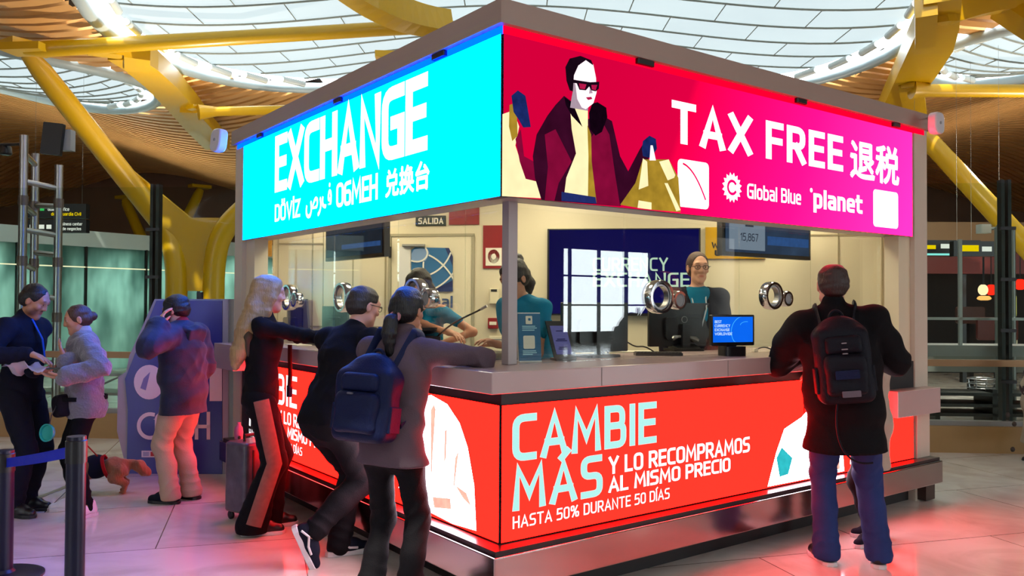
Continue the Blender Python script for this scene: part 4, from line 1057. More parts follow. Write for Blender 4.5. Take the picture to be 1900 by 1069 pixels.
for pth in ([(764, 484), (778, 489), (792, 484), (798, 470), (790, 461)], [(797, 474), (815, 482), (832, 500), (840, 516)], [(786, 487), (784, 500), (790, 512)], [(836, 470), (828, 492), (810, 507), (790, 512)], [(840, 508), (828, 524), (812, 534), (796, 540)]):
    P = [onB(x, y, .034) for x, y in pth]
    P = bez(P, 12) if len(P) > 2 else P
    q = [Vector(((p-c).dot(BX), p.z)) for p in P]
    for qd in stroke2d(q, .014):
        pp = [Vector((c.x, c.y, 0))+BX*v.x+Zv*v.y+BN*.03 for v in qd]
        arcs.poly(pp[::-1])
obj('logo_arc', arcs, LOGW, t)
obj('lettering', wtext('Global', 762, 571, 840, 549, .03, .2), mat('logo_text', '#3c5580', .5), t)
obj('lettering', wtext('Exchange', 757, 587, 840, 571, .03, .19), LB1, t)
hp = onB(866, 620, .04)
obj('handle', MB().lathe(hp, [(.028, -.02), (.028, 0), (.02, .03), (.03, .06), (.012, .07)], 16, (BX, Zv, BN)).tube([hp+BN*.04, hp+BN*.04-BX*.11], .012, 8), STEEL, t, smooth=True)
hg = MB()
for y in (468, 640): p = onB(724, y, .03); hg.box(p, (.02, .03, .1), (BX, BN, Zv))
obj('hinge', hg, DSTEEL, t)
def wsign(nm, lab, cat, px_, m, th=.015, texts=(), polys=()):
    mb, c, w, h = wall_rect(*px_, 0.0, th)
    t = thing(nm, lab, cat, c-Zv*h/2)
    obj('panel', mb, m, t)
    for s in texts: obj('lettering', wtext(*s[:5], th+.003, .24), s[5], t)
    for nm2, pix, mm in polys: obj(nm2, wpoly(pix, th+.003), mm, t)
    return t
SGN = mat('sign_green', '#0a2624', .5); SRED = mat('sign_red', '#8a0c16', .45); SWH = mat('sign_white', '#e9e2cf', .5)
wsign('exit_sign', 'dark green wall sign reading SALIDA above the door', 'sign', (771, 400, 827, 419), SGN, texts=[('SALIDA', 776, 416, 823, 404, SWH)])
wsign('fire_sign', 'plain red sign high on the wall right of the SALIDA sign', 'sign', (833, 380, 889, 417), SRED)
ring = []
c0 = (915, 477)
wsign('fire_sign', 'red sign with a white ring emblem beside the corner post', 'sign', (896, 418, 937, 498), SRED, polys=[('emblem_field', [(901, 460), (931, 460), (931, 493), (901, 493)], SWH),
      ('emblem_disc', [(916+11*math.cos(a), 476+13*math.sin(a)) for a in [2*math.pi*i/20 for i in range(20)]], SRED)])
tt = [o for o in bpy.data.objects if o.name.startswith('fire_sign')][-1]
obj('emblem_centre', wpoly([(916+4.5*math.cos(a), 476+5.5*math.sin(a)) for a in [2*math.pi*i/14 for i in range(14)]], .021), SWH, tt)
wsign('wall_notice', 'small orange strip notice at the left end of the kiosk wall', 'notice', (495, 441, 504, 476), mat('notice_orange', '#b98a3c', .5, var=.3, scale=60))
def wbox(nm, lab, cat, px_, m, th, extra=()):
    mb, c, w, h = wall_rect(*px_, 0.0, th)
    t = thing(nm, lab, cat, c-Zv*h/2); obj('housing', mb, m, t, bevel=.006)
    for n2, p2, o2, t2, m2 in extra: obj(n2, wall_rect(*p2, o2, t2)[0], m2, t)
    return t
IVORY = mat('ivory_plastic', '#d8ceb2', .4)
wbox('card_reader', 'ivory wall box with dark slot above the red call point', 'wall box', (908, 535, 926, 564), IVORY, .05, [('slot', (911, 537, 922, 541), .05, .004, BLACK), ('tray', (908, 558, 926, 563), .05, .02, IVORY)])
wbox('fire_call_point', 'small red fire call point on the wall left of the corner post', 'fire alarm', (905, 590, 924, 610), SRED, .05, [('glass_window', (908, 597, 921, 603), .05, .004, SWH)])
wbox('wall_socket_panel', 'pale flat panel low on the wall below the red call point', 'wall panel', (907, 624, 938, 656), IVORY, .03, [('slot', (909, 629, 936, 631), .03, .004, GREY)])
# hanging screens inside the glass
def hang(lab, pts, axis, body):
    t = thing('hanging_screen', lab, 'display', pts['c'])
    return t
ya = .62
a, b = onR(1341, 478, ya), onR(1505, 479, ya); tz_ = onR(1345, 400, ya).z; zb = (a.z+b.z)/2
c = Vector(((a.x+b.x)/2, ya, (zb+tz_)/2)); w = b.x-a.x; h = tz_-zb
t = thing('hanging_screen', 'hanging rate screen showing 15,867 inside the right face', 'display', c-Zv*h/2)
obj('housing', MB().box(c+Y1*.03, (w, .05, h), None), BLACK, t)
obj('screen', MB().quad((a.x+.03, ya-.001, zb+.03), (b.x-.03, ya-.001, zb+.03), (b.x-.03, ya-.001, tz_-.03), (a.x+.03, ya-.001, tz_-.03)), emit('screen_photo', '#3c4f6a', .6, .7, 5), t)
m_ = a.x+w*.45
obj('rate_panel', MB().quad((a.x+.07, ya-.003, zb+.05), (m_, ya-.003, zb+.05), (m_, ya-.003, tz_-.03), (a.x+.07, ya-.003, tz_-.03)), emit('screen_pale', '#8796a8', .8), t)
TX = emit('screen_ink', '#3c465a', .5)
obj('lettering', put_text(MB(), '15,867', (a.x+.2, ya-.005, zb+.12), X1, Zv, .22, .06, .14), TX, t)
for z_, w_ in ((.23, .1), (.31, .14), (.38, .12)): obj('text_line', MB().quad((a.x+.31-w_/2, ya-.005, zb+z_), (a.x+.31+w_/2, ya-.005, zb+z_), (a.x+.31+w_/2, ya-.005, zb+z_+.02), (a.x+.31-w_/2, ya-.005, zb+z_+.02)), TX, t)
obj('photo_strip', MB().quad((m_+.03, ya-.003, zb+.1), (b.x-.04, ya-.003, zb+.1), (b.x-.04, ya-.003, zb+.17), (m_+.03, ya-.003, zb+.17)), emit('screen_strip', '#3a62a0', .7, .4, 20), t)
obj('hanger', MB().box(c+Y1*.03+Zv*(h/2+.15), (.06, .04, .4)), DSTEEL, t)
xa = .62
a, b = onL(603, 486, xa), onL(712, 475, xa); tz_ = onL(712, 400, xa).z; zb = (a.z+b.z)/2
c = Vector((xa, (a.y+b.y)/2, (zb+tz_)/2)); w = a.y-b.y; h = tz_-zb
t = thing('hanging_screen', 'dark hanging screen inside the left face above the man in black', 'display', c-Zv*h/2)
obj('housing', MB().box(c+X1*.03, (.05, w, h)), BLACK, t)
obj('screen', MB().quad((xa-.001, a.y-.03, zb+.03), (xa-.001, b.y+.03, zb+.03), (xa-.001, b.y+.03, tz_-.03), (xa-.001, a.y-.03, tz_-.03)), emit('screen_dim', '#2a3644', .6, .6, 4), t)
obj('photo_strip', MB().quad((xa-.003, a.y-.35, zb+.09), (xa-.003, b.y+.05, zb+.09), (xa-.003, b.y+.05, zb+.13), (xa-.003, a.y-.35, zb+.13)), MATS['screen_strip'], t)
obj('hanger', MB().box(c+X1*.03+Zv*(h/2+.15), (.04, .06, .4)), DSTEEL, t)

# ------------------------------------------------------------ chrome speech rings on the glass
CHR = mat('chrome', '#d6d8da', .06, 1.0, var=.02)
def ring_unit(nm, lab, p, n, R, group, mic=True, side=None):
    """open chrome ring through the glass"""
    n = Vector(n); a = Zv; b = n.cross(Zv)
    t = thing(nm, lab, 'speech ring', p, group=group)
    prof = [(-.008, -.034), (.008, -.034), (.012, -.022), (.012, .022), (.008, .034), (-.008, .034), (-.012, .022), (-.012, -.022)]
    obj('ring', MB().ring(p, R, prof, (b, a, n), 40), CHR, t, smooth=True)
    obj('inner_band', MB().ring(p, R-.022, [(-.004, -.02), (.006, -.02), (.006, .02), (-.004, .02)], (b, a, n), 32), STEEL, t, smooth=True)
    if mic:
        q = p+(side or b)*(R+.07)-Zv*.02
        obj('speaker_cup', MB().ring(q, R*.52, prof, (b, a, n), 28), CHR, t, smooth=True)
        obj('grille', MB().lathe(q-n*.01, [(R*.45, -.03), (R*.45, .03), (R*.3, .034)], 20, (b, a, n)), GREY, t)
        obj('link', MB().tube([p+(side or b)*R, q-(side or b)*R*.5], .016, 8), CHR, t)
NR, NL = (0, -1, 0), (-1, 0, 0)
G_ = 'chrome speech rings on the kiosk glass'
for i, (x, y, R, lab, s) in enumerate(((1222, 551, .095, 'chrome speech ring on the glass in front of the standing clerk', 1), (1431, 549, .088, 'chrome speech ring on the glass left of the balding man', 1))):
    ring_unit('speech_ring', lab, onR(x, y, .2), NR, R, G_, side=X1)
for i, (x, y, R, lab) in enumerate(((537, 552, .1, 'chrome speech ring on the glass right of the blonde woman'), (637, 552, .1, 'chrome speech ring on the glass behind the man in black'), (772, 548, .1, 'chrome speech ring on the glass hiding a clerk face'))):
    p = onL(x, y, .2); ring_unit('speech_ring', lab, p, NL, R, G_, side=-Y1)
    tt = bpy.data.objects[[o.name for o in bpy.data.objects if o.name.startswith('speech_ring')][-1]]

# ------------------------------------------------------------ on the counter
def ctr(x, y): return gnd(x, y, ZC)
axF = (RV, FV, Zv)
# blue leaflet stand
p = ctr(985, 672); n = Vector((-.3, -1, 0)).normalized(); e = Vector((-n.y, n.x, 0)); e = e if e.dot(RV) > 0 else -e
t = thing('leaflet_stand', 'blue printed leaflet in a clear stand beside the corner post', 'leaflet stand', p)
up_ = (Zv*.99-n*.1).normalized(); W_, H_ = .135, .275
obj('leaflet', MB().prism([p+e*(-W_/2)-n*.012, p+e*(W_/2)-n*.012, p+e*(W_/2)+up_*H_-n*.012, p-e*(W_/2)+up_*H_-n*.012], n*.006), mat('leaflet_blue', '#14618c', .35, var=.1), t)
obj('clear_holder', MB().prism([p+e*(-W_/2-.004)-n*.02, p+e*(W_/2+.004)-n*.02, p+e*(W_/2+.004)+up_*(H_+.006)-n*.02, p-e*(W_/2+.004)+up_*(H_+.006)-n*.02], n*.004), WHITE, t)
obj('foot', MB().box(p-n*.045+Zv*.004, (W_, .09, .006), (e, n, Zv)), WHITE, t)
def lf(u0, v0, u1, v1, m, nm, lift=.002, rad=.004):
    c = p+e*((u0+u1)/2)+up_*((v0+v1)/2)+n*(lift-.006)
    obj(nm, MB().poly([c+e*q[0]+up_*q[1] for q in rrect(u1-u0, v1-v0, rad)]), m, t)
lf(-.022, .215, .018, .262, SWH, 'bubble_icon'); lf(-.008, .235, .008, .25, MATS['leaflet_blue'], 'bubble_mark', .004)
lf(-.04, .075, .03, .15, SWH, 'white_bubble', .002, .008)
for i, (v, w_) in enumerate(((.2, .08), (.19, .09), (.178, .075), (.06, .08), (.05, .085), (.04, .06))):
    lf(-.045, v, -.045+w_, v+.006, mat('print_pale', '#9fd0e0', .5), 'text_line', .002, .001)
# black tablet frame, leaning
p2 = ctr(1050, 670); n2 = Vector((-.35, -.94, .0)).normalized(); e2 = Vector((-n2.y, n2.x, 0)); e2 = e2 if e2.dot(RV) > 0 else -e2
roll = math.radians(9); e2r = e2*math.cos(roll)-Zv*math.sin(roll)*.0; u2 = (Zv*.93-n2*.32-e2*.14).normalized()
t = thing('tablet_stand', 'black tablet in a tilted stand showing a lilac page', 'tablet', p2)
W2, H2 = .135, .235
obj('body', MB().prism([p2+e2*a+u2*b+Zv*.01 for a, b in ((-W2/2, 0), (W2/2, 0), (W2/2, H2), (-W2/2, H2))], n2*-.014), BLACK, t)
obj('screen', MB().poly([p2+e2*a+u2*b+n2*.003+Zv*.01 for a, b in ((-W2/2+.018, .03), (W2/2-.018, .03), (W2/2-.018, H2-.03), (-W2/2+.018, H2-.03))]), emit('screen_lilac', '#6a68a0', .6, .1), t)
for v, w_ in ((.17, .04), (.12, .05), (.11, .07), (.07, .05), (.06, .06)):
    obj('text_line', MB().poly([p2+e2*a+u2*b+n2*.005+Zv*.01 for a, b in ((-w_/2, v), (w_/2, v), (w_/2, v+.006), (-w_/2, v+.006))]), emit('ink_violet', '#2e2c58', .5), t)
obj('foot', MB().box(p2-n2*.05+Zv*.008, (.12, .12, .014), (e2, n2, Zv)), BLACK, t)
# monitors seen from behind
def monitor(lab, p, w, h, lift, yaw, badge=False):
    t = thing('monitor', lab, 'monitor', p); e = Vector((math.cos(yaw), math.sin(yaw), 0)); n = Vector((e.y, -e.x, 0))
    A = (e, n, Zv)
    obj('housing', MB().rbox(p+Zv*(lift+h/2), (w, h, .022), (e, Zv, n), .008), BLACK, t)
    obj('rear_bulge', MB().rbox(p+Zv*(lift+h*.42)+n*.02, (w*.55, h*.5, .03), (e, Zv, n), .02), BLACK, t)
    obj('stand', MB().box(p+n*.05+Zv*(lift/2+.08), (.06, .03, lift+.16), A), BLACK, t)
    obj('base', MB().rbox(p+n*.03+Zv*.008, (.24, .18, .016), A, .02), BLACK, t)
    obj('screen', MB().quad(*[p+e*a+Zv*(lift+b)-n*.013 for a, b in ((-w/2+.01, .012), (w/2-.01, .012), (w/2-.01, h-.012), (-w/2+.01, h-.012))][::-1]), emit('screen_desktop', '#3a5a8c', .7, .3, 6), t)
    if badge: obj('badge', MB().ring(p+Zv*(lift+h*.62)+n*.037, .022, [(-.002, 0), (.002, 0), (.002, .002), (-.002, .002)], (e, Zv, n), 20), GREY, t)
monitor('large black monitor seen from behind next to the tablet', ctr(1128, 664)+Y1*.12, .5, .31, .03, -.12)
monitor('black monitor seen from behind in front of the standing clerk', ctr(1322, 654)+Y1*.28, .54, .31, .03, -.3, True)
monitor('black monitor seen from behind right of the blonde woman', onL(541, 652, .45)*1.0, .3, .26, .02, -1.25)
monitor('black monitor seen from behind beside the man in black', onL(622, 652, .45)*1.0, .3, .27, .03, -1.25)
for o in [o for o in bpy.data.objects if o.name.startswith('monitor')]: o.location.z = ZC
# grey slanted partition board behind left monitor
p = onL(562, 640, .5); p.z = ZC
t = thing('desk_partition', 'dark grey slanted desk partition right of the first chrome ring', 'partition', p)
obj('board', MB().prism([p+Y1*.16, p-Y1*.14, p-Y1*.06+Zv*.36, p+Y1*.16+Zv*.36], X1*.02), mat('partition_grey', '#55554a', .6), t)
# small blue customer screen
p = ctr(1358, 660); e = Vector((.97, -.25, 0)).normalized(); n = Vector((-e.y, e.x, 0)); n = n if n.dot(FV) < 0 else -n
t = thing('customer_display', 'small bright blue customer screen reading BEST CURRENCY EXCHANGE WORLDWIDE', 'display', p)
c = p+Zv*.165; W3, H3 = .335, .185
obj('base', MB().rbox(p+Zv*.03, (.16, .12, .06), (e, n, Zv), .03, 5), BLACK, t)
obj('neck', MB().box(p+Zv*.07-n*.02, (.08, .03, .06), (e, n, Zv)), BLACK, t)
obj('housing', MB().rbox(c, (W3, H3+.015, .024), (e, Zv, n), .008), BLACK, t)
obj('screen', MB().quad(*[c+e*a+Zv*b+n*.0125 for a, b in ((-W3/2+.012, -H3/2+.015), (W3/2-.012, -H3/2+.015), (W3/2-.012, H3/2-.006), (-W3/2+.012, H3/2-.006))]), emit('screen_blue', '#0a63e8', 1.1, .2, 5), t)
SW2 = emit('screen_white', '#bfe0ff', 1.1)
for i, s in enumerate(('BEST', 'CURRENCY', 'EXCHANGE', 'WORLDWIDE')):
    obj('lettering', put_text(MB(), s, c+e*(-W3/2+.025)+Zv*(.046-.026*i)+n*.0135, e, Zv, (.052, .12, .115, .135)[i], .018, .2, .2), SW2, t)
am = MB()
for q in stroke2d([Vector((.1+.115*math.cos(a), -.01+.105*math.sin(a))) for a in [math.radians(75+10*i) for i in range(17)]], .004): am.poly([c+e*min(v.x, W3/2-.014)+Zv*max(-H3/2+.016, min(v.y, H3/2-.008))+n*.0135 for v in q][::-1])
for q in stroke2d([Vector((.155+.05*math.cos(a)-.05, .03+.025*math.sin(a))) for a in [math.radians(80+10*i) for i in range(10)]], .003): am.poly([c+e*v.x+Zv*v.y+n*.0135 for v in q][::-1])
obj('globe_arc', am, emit('globe_glow', '#3fb0ff', 1.2), t)
# card terminal / phone
def phone(lab, p, yaw):
    e = Vector((math.cos(yaw), math.sin(yaw), 0)); n = Vector((-e.y, e.x, 0))
    t = thing('desk_phone', lab, 'phone', p)
    obj('base', MB().prism([p-e*.09-n*.09, p+e*.09-n*.09, p+e*.09-n*.09+Zv*.02, p-e*.09-n*.09+Zv*.02], n*.17), BLACK, t)
    obj('body', MB().prism([p-e*.09-n*.08+Zv*.02, p-e*.09+n*.08+Zv*.02, p-e*.09+n*.08+Zv*.06], e*.18), BLACK, t)
    obj('handset', MB().tube(bez([p-e*.1+Zv*.085, p-e*.07+Zv*.115, p+e*.05+Zv*.1, p+e*.1+Zv*.07], 10), [.018, .022, .018, .014, .013, .013, .013, .014, .018, .022, .018], 10, sx=1.4), mat('phone_grey', '#8f8f8c', .3, .4), t, smooth=True)
phone('black and grey desk phone left of the small blue screen', ctr(1290, 652)+Y1*.1, -.4)
phone('black desk phone beside the clerk with the hidden face', onL(790, 640, .42)*1.0, -1.2)
[setattr(o.location, 'z', ZC) for o in bpy.data.objects if o.name.startswith('desk_phone')]
# gooseneck microphones
def goose(lab, p, pts):
    t = thing('gooseneck_microphone', lab, 'microphone', p)
    obj('base', MB().lathe(p, [(.045, 0), (.045, .02), (.02, .03)], 18), BLACK, t, smooth=True)
    P = bez(pts, 14)
    obj('neck', MB().tube(P, .006, 8), BLACK, t, smooth=True)
    obj('capsule', MB().tube([P[-1], P[-1]+(P[-1]-P[-2]).normalized()*.05], .009, 8), STEEL, t, smooth=True)
b = onL(800, 640, .5); b.z = ZC
goose('gooseneck microphone reaching right past the door handle', b, [b+Zv*.03, at(812, 615, 5.35), at(850, 590, 5.3), at(868, 588, 5.3), at(892, 574, 5.25)])
b = ctr(1385, 648)+Y1*.2
goose('gooseneck microphone behind the monitor right of the clerk', b, [b+Zv*.03, b+Zv*.2+X1*.03, b+Zv*.28-X1*.02, b+Zv*.38-X1*.09])
# black document camera / printer near the clerk at left
p = onL(786, 640, .34); p.z = ZC
t = thing('receipt_printer', 'black receipt printer with tilted hood behind the ponytail woman', 'printer', p)
obj('body', MB().rbox(p+Zv*.055, (.16, .2, .11), None, .02), BLACK, t); obj('hood', MB().prism([p+Vector((-.07, .09, .11)), p+Vector((.07, .09, .11)), p+Vector((.07, -.1, .15)), p+Vector((-.07, -.1, .15))], (0, 0, .02)), DSTEEL, t)
p = onL(915, 664, .42); p.z = ZC
t = thing('banknote_counter', 'flat grey banknote tray on the counter left of the corner post', 'tray', p)
obj('body', MB().box(p+Zv*.02, (.2, .26, .035)), mat('tray_grey', '#7e7c6e', .5), t); obj('feet', MB().box(p+Zv*.004, (.18, .24, .008)), BLACK, t)
p = ctr(1040, 655)+Y1*.25
t = thing('paper_sheets', 'crumpled white paper behind the tablet stand', 'paper', p)
obj('sheet', MB().box(p+Zv*.03, (.2, .16, .06), axF), SWH, t, bevel=.02)
p = ctr(1225, 660)+Y1*.02
t = thing('keyboard', 'black keyboard lying on the counter under the chrome ring', 'keyboard', p)
obj('case', MB().box(p+Zv*.01, (.3, .11, .018), axF), BLACK, t)
kk = MB()
for i in range(4):
    for j in range(13): kk.box(p+RV*(-.135+.0225*j)+FV*(-.04+.026*i)+Zv*.021, (.018, .02, .006), axF)
obj('keys', kk, DSTEEL, t)
t = thing('cable', 'black tangled cable on the counter behind the glass', 'cable', ctr(1150, 662))
cp_ = ctr(1140, 660)+Y1*.06
obj('cord', MB().tube(bez([cp_+Zv*.01, cp_+Zv*.18-X1*.05, cp_+Zv*.16+X1*.16, cp_+X1*.2+Zv*.01, cp_+X1*.3+Zv*.01, cp_+X1*.25+Zv*.1, cp_+X1*.42+Zv*.01], 30), .005, 6), BLACK, t, smooth=True)
p = ctr(1170, 655)+Y1*.12
tag(obj('white_document', MB().box(p+Zv*.004, (.5, .16, .008), axF), SWH), 'white documents spread on the counter behind the keyboard', 'document')
p = onL(553, 660, .02); p.z = ZC
t = thing('paper_slip', 'pale paper slips on the counter beside the blonde woman', 'paper', p)
obj('sheet', MB().box(p+Zv*.004, (.12, .25, .006)), SWH, t); obj('pen_tray', MB().box(p+X1*.12+Zv*.008, (.06, .3, .014)), BLACK, t)
p = ctr(1420, 652)+Y1*.0
t = thing('cable', 'thin dark cable with pale plug right of the blue customer screen', 'cable', p)
obj('cord', MB().tube(bez([p+Zv*.006-X1*.12, p+Zv*.06, p+X1*.05+Zv*.006, p+X1*.1-Y1*.0+Zv*.006], 14), .005, 6), DSTEEL, t)
obj('plug', MB().box(p-X1*.12+Zv*.012, (.04, .03, .02)), SWH, t)

# ------------------------------------------------------------ cash machine
def cm_(x, y, off=0.0): return at(x, y, 7.62)+FV*off
t = thing('cash_machine', 'tall blue and grey cash machine with CASH lettering at left', 'cash machine', Vector((*cm_(320, 890).xy, 0)))
zf = cm_(320, 893).z
out = [(287, 555), (425, 555), (425, 893), (236, 896), (217, 800), (219, 700), (234, 690), (240, 660)]
P = [cm_(*q) for q in out]
for p in P:
    if p.z < .1: p.z = 0.0
obj('body', MB().prism(P, FV*.5), mat('machine_grey', '#8f8c98', .45), t)
obj('side_panel', MB().prism([cm_(*q, -.012) for q in ((291, 558), (413, 558), (413, 886), (236, 886), (238, 760), (233, 703))], FV*.011), mat('machine_blue', '#24257c', .35, var=.08), t)
obj('white_band', MB().prism([cm_(*q, -.016) for q in ((390, 676), (413, 676), (413, 744), (390, 744))], FV*.004), mat('machine_white', '#c9c4ce', .4), t)
def arcpts(cx, cy, rx, ry, a0, a1, n=18): return [(cx+rx*math.cos(math.radians(a0+(a1-a0)*i/n)), cy+ry*math.sin(math.radians(a0+(a1-a0)*i/n))) for i in range(n+1)]
def cstroke(paths, wpx, m, nm, off=-.018):
    mb = MB()
    for pth in paths:
        for q in stroke2d([Vector(v) for v in pth], wpx): mb.poly([cm_(*v, off) for v in q])
    obj(nm, mb, m, t)
MW = MATS['machine_white']
obj('roundel', MB().prism([cm_(*v, -.017) for v in arcpts(278, 709, 28, 32, 0, 360, 28)[:-1]], FV*.005), MW, t)
obj('roundel_mark', MB().prism([cm_(*v, -.019) for v in ((262, 720), (268, 702), (280, 690), (276, 708), (272, 724))], FV*.002), mat('mark_mauve', '#6d6aa0', .4), t)
cstroke([arcpts(280, 790, 21, 22, -75, -285)], 7, MW, 'lettering')
cstroke([[(292, 812), (292, 778)]+arcpts(302, 778, 10, 10, 180, 270)+[(324, 768), (324, 812)], [(292, 792), (324, 792)]], 6.5, MW, 'lettering')
cstroke([arcpts(346, 779, 13, 11, -30, -180)+arcpts(346, 801, 13, 11, -90, 150)], 6.5, MW, 'lettering')
cstroke([[(366, 767), (366, 812)], [(388, 767), (388, 812)], [(366, 791), (388, 791)]], 6.5, MW, 'lettering')
obj('card_strip', MB().prism([cm_(*q, -.016) for q in ((264, 836), (326, 836), (326, 848), (264, 848))], FV*.004), MW, t)
for i, c_ in enumerate(('#8a8fb0', '#a01c24', '#7c3048', '#20408c')):
    obj('card_mark', MB().prism([cm_(*q, -.019) for q in ((267+14*i, 838), (278+14*i, 838), (278+14*i, 846), (267+14*i, 846))], FV*.003), mat('card_'+str(i), c_, .4), t)
obj('edge_trim', MB().prism([cm_(*q, -.014) for q in ((414, 556), (424, 556), (424, 892), (414, 892))], FV*.02), mat('trim_mauve', '#9c93a2', .4), t)
obj('plinth', MB().prism([cm_(*q, -.02) for q in ((236, 884), (424, 884), (424, 897), (240, 897))], FV*.05), MW, t)
tb = thing('small_black_box', 'small black box standing on top of the cash machine', 'box', at(371, 555, 7.85))
obj('case', MB().rbox(at(371, 555, 7.85)+Zv*.03, (.05, .05, .07), axF, .008), BLACK, tb)
# ------------------------------------------------------------ soft bodies: implicit solids meshed with surface nets
class Vol:
    def __init__(s): s.P = []
    def cone(s, a, b, ra, rb=None, k=.02, sq=None, op=0):
        s.P.append(('c', np.array(a, float), np.array(b, float), ra, ra if rb is None else rb, k, sq, op)); return s
    def path(s, pts, rad, k=.02, sq=None):
        for i in range(len(pts)-1): s.cone(pts[i], pts[i+1], rad[i], rad[i+1], k, sq)
        return s
    def ell(s, c, r, rot=None, k=.02, op=0):
        s.P.append(('e', np.array(c, float), np.array(r, float), None if rot is None else np.array(rot, float), k, op)); return s
    def box(s, c, h, rot=None, rd=.01, k=.01, op=0):
        s.P.append(('b', np.array(c, float), np.array(h, float), None if rot is None else np.array(rot, float), rd, k, op)); return s
    def cut(s, p, n): s.P.append(('p', np.array(p, float), np.array(n, float)/np.linalg.norm(n))); return s
    def _bb(s, p):
        if p[0] == 'c':
            r = max(p[3], p[4]); return np.minimum(p[1], p[2])-r, np.maximum(p[1], p[2])+r
        if p[0] == 'e':
            r = p[2] if p[3] is None else np.sqrt(((p[3]*p[2])**2).sum(1)); return p[1]-r, p[1]+r
        r = p[2] if p[3] is None else np.abs(p[3]) @ p[2]
        return p[1]-r, p[1]+r
    def mesh(s, vox):
        bbs = [s._bb(p) for p in s.P if p[0] != 'p' and p[-1] == 0]
        lo = np.min([b[0] for b in bbs], 0)-3*vox; hi = np.max([b[1] for b in bbs], 0)+3*vox
        n = np.ceil((hi-lo)/vox).astype(int)+1
        D = np.full(n, .5, np.float32)
        axs = [lo[i]+vox*np.arange(n[i], dtype=np.float32) for i in range(3)]
        for p in s.P:
            if p[0] == 'p':
                d = ((axs[0]-p[1][0])*p[2][0])[:, None, None]+((axs[1]-p[1][1])*p[2][1])[None, :, None]+((axs[2]-p[1][2])*p[2][2])[None, None, :]
                np.maximum(D, d, out=D); continue
            k = p[5] if p[0] in 'cb' else p[4]
            b0, b1 = s._bb(p); pad = k+2.5*vox
            i0 = np.maximum(np.floor((b0-pad-lo)/vox).astype(int), 0); i1 = np.minimum(np.ceil((b1+pad-lo)/vox).astype(int)+1, n)
            if (i1 <= i0).any(): continue
            sl = tuple(slice(i0[q], i1[q]) for q in range(3))
            X, Y, Z = np.meshgrid(axs[0][sl[0]], axs[1][sl[1]], axs[2][sl[2]], indexing='ij')
            if p[0] == 'c':
                a, b = p[1], p[2]; q = np.stack((X-a[0], Y-a[1], Z-a[2]), -1); ba = b-a
                if p[6] is not None:
                    ax = np.array(p[6][0], float); ax /= np.linalg.norm(ax); f = 1/p[6][1]-1
                    q = q+ax*((q@ax)*f)[..., None]; ba = ba+ax*(ba@ax)*f
                t = np.clip((q@ba)/max(ba@ba, 1e-9), 0, 1)
                d = np.linalg.norm(q-t[..., None]*ba, axis=-1)-(p[3]+(p[4]-p[3])*t)
                if p[6] is not None: d = d*(.5+.5*p[6][1])
            elif p[0] == 'e':
                q = np.stack((X-p[1][0], Y-p[1][1], Z-p[1][2]), -1)
                if p[3] is not None: q = q@p[3]
                k0 = np.linalg.norm(q/p[2], axis=-1); k1 = np.linalg.norm(q/p[2]**2, axis=-1)
                d = k0*(k0-1)/np.maximum(k1, 1e-6)
                d = np.where(k0 < 1e-3, -p[2].min(), d)
            else:
                q = np.stack((X-p[1][0], Y-p[1][1], Z-p[1][2]), -1)
                if p[3] is not None: q = q@p[3]
                w = np.abs(q)-(p[2]-p[4]); d = np.linalg.norm(np.maximum(w, 0), axis=-1)+np.minimum(w.max(-1), 0)-p[4]
            d = d.astype(np.float32); A = D[sl]
            if p[-1] == 0:
                h = np.maximum(k-np.abs(A-d), 0); D[sl] = np.minimum(A, d)-h*h/(4*k)
            else:
                h = np.maximum(k-np.abs(A+d), 0); D[sl] = np.maximum(A, -d)+h*h/(4*k)
        return surface_nets(D, lo, vox)
def surface_nets(D, lo, vox):
    I = D < 0
    c = np.zeros(tuple(np.array(D.shape)-1), np.int8)
    offs = [(i, j, k) for i in (0, 1) for j in (0, 1) for k in (0, 1)]
    nx, ny, nz = c.shape
    for o in offs: c += I[o[0]:o[0]+nx, o[1]:o[1]+ny, o[2]:o[2]+nz]
    cells = np.argwhere((c > 0) & (c < 8))
    idx = np.full(c.shape, -1, np.int64); idx[tuple(cells.T)] = np.arange(len(cells))
    cv = np.stack([D[cells[:, 0]+o[0], cells[:, 1]+o[1], cells[:, 2]+o[2]] for o in offs], 1)
    acc = np.zeros((len(cells), 3)); cnt = np.zeros(len(cells))
    for a in range(8):
        for b in range(a+1, 8):
            df = np.array(offs[b])-np.array(offs[a])
            if np.abs(df).sum() != 1: continue
            m = (cv[:, a] < 0) != (cv[:, b] < 0)
            t = cv[m, a]/(cv[m, a]-cv[m, b])
            acc[m] += np.array(offs[a])+df*t[:, None]; cnt[m] += 1
    verts = lo+vox*(cells+acc/cnt[:, None])
    faces = []
    for ax in range(3):
        sh = [slice(None)]*3; s2 = [slice(None)]*3; sh[ax] = slice(0, -1); s2[ax] = slice(1, None)
        A, B = I[tuple(sh)], I[tuple(s2)]
        e = np.argwhere(A != B)
        u, v = (ax+1) % 3, (ax+2) % 3
        e = e[(e[:, u] > 0) & (e[:, v] > 0) & (e[:, u] < c.shape[u]) & (e[:, v] < c.shape[v])]
        if not len(e): continue
        def g(du, dv):
            q = e.copy(); q[:, u] += du; q[:, v] += dv; return idx[tuple(q.T)]
        f = np.stack((g(-1, -1), g(0, -1), g(0, 0), g(-1, 0)), 1)
        flip = ~A[tuple(e.T)]
        f[flip] = f[flip][:, ::-1]
        faces.append(f)
    F = np.concatenate(faces); F = F[(F >= 0).all(1)]
    return verts, F
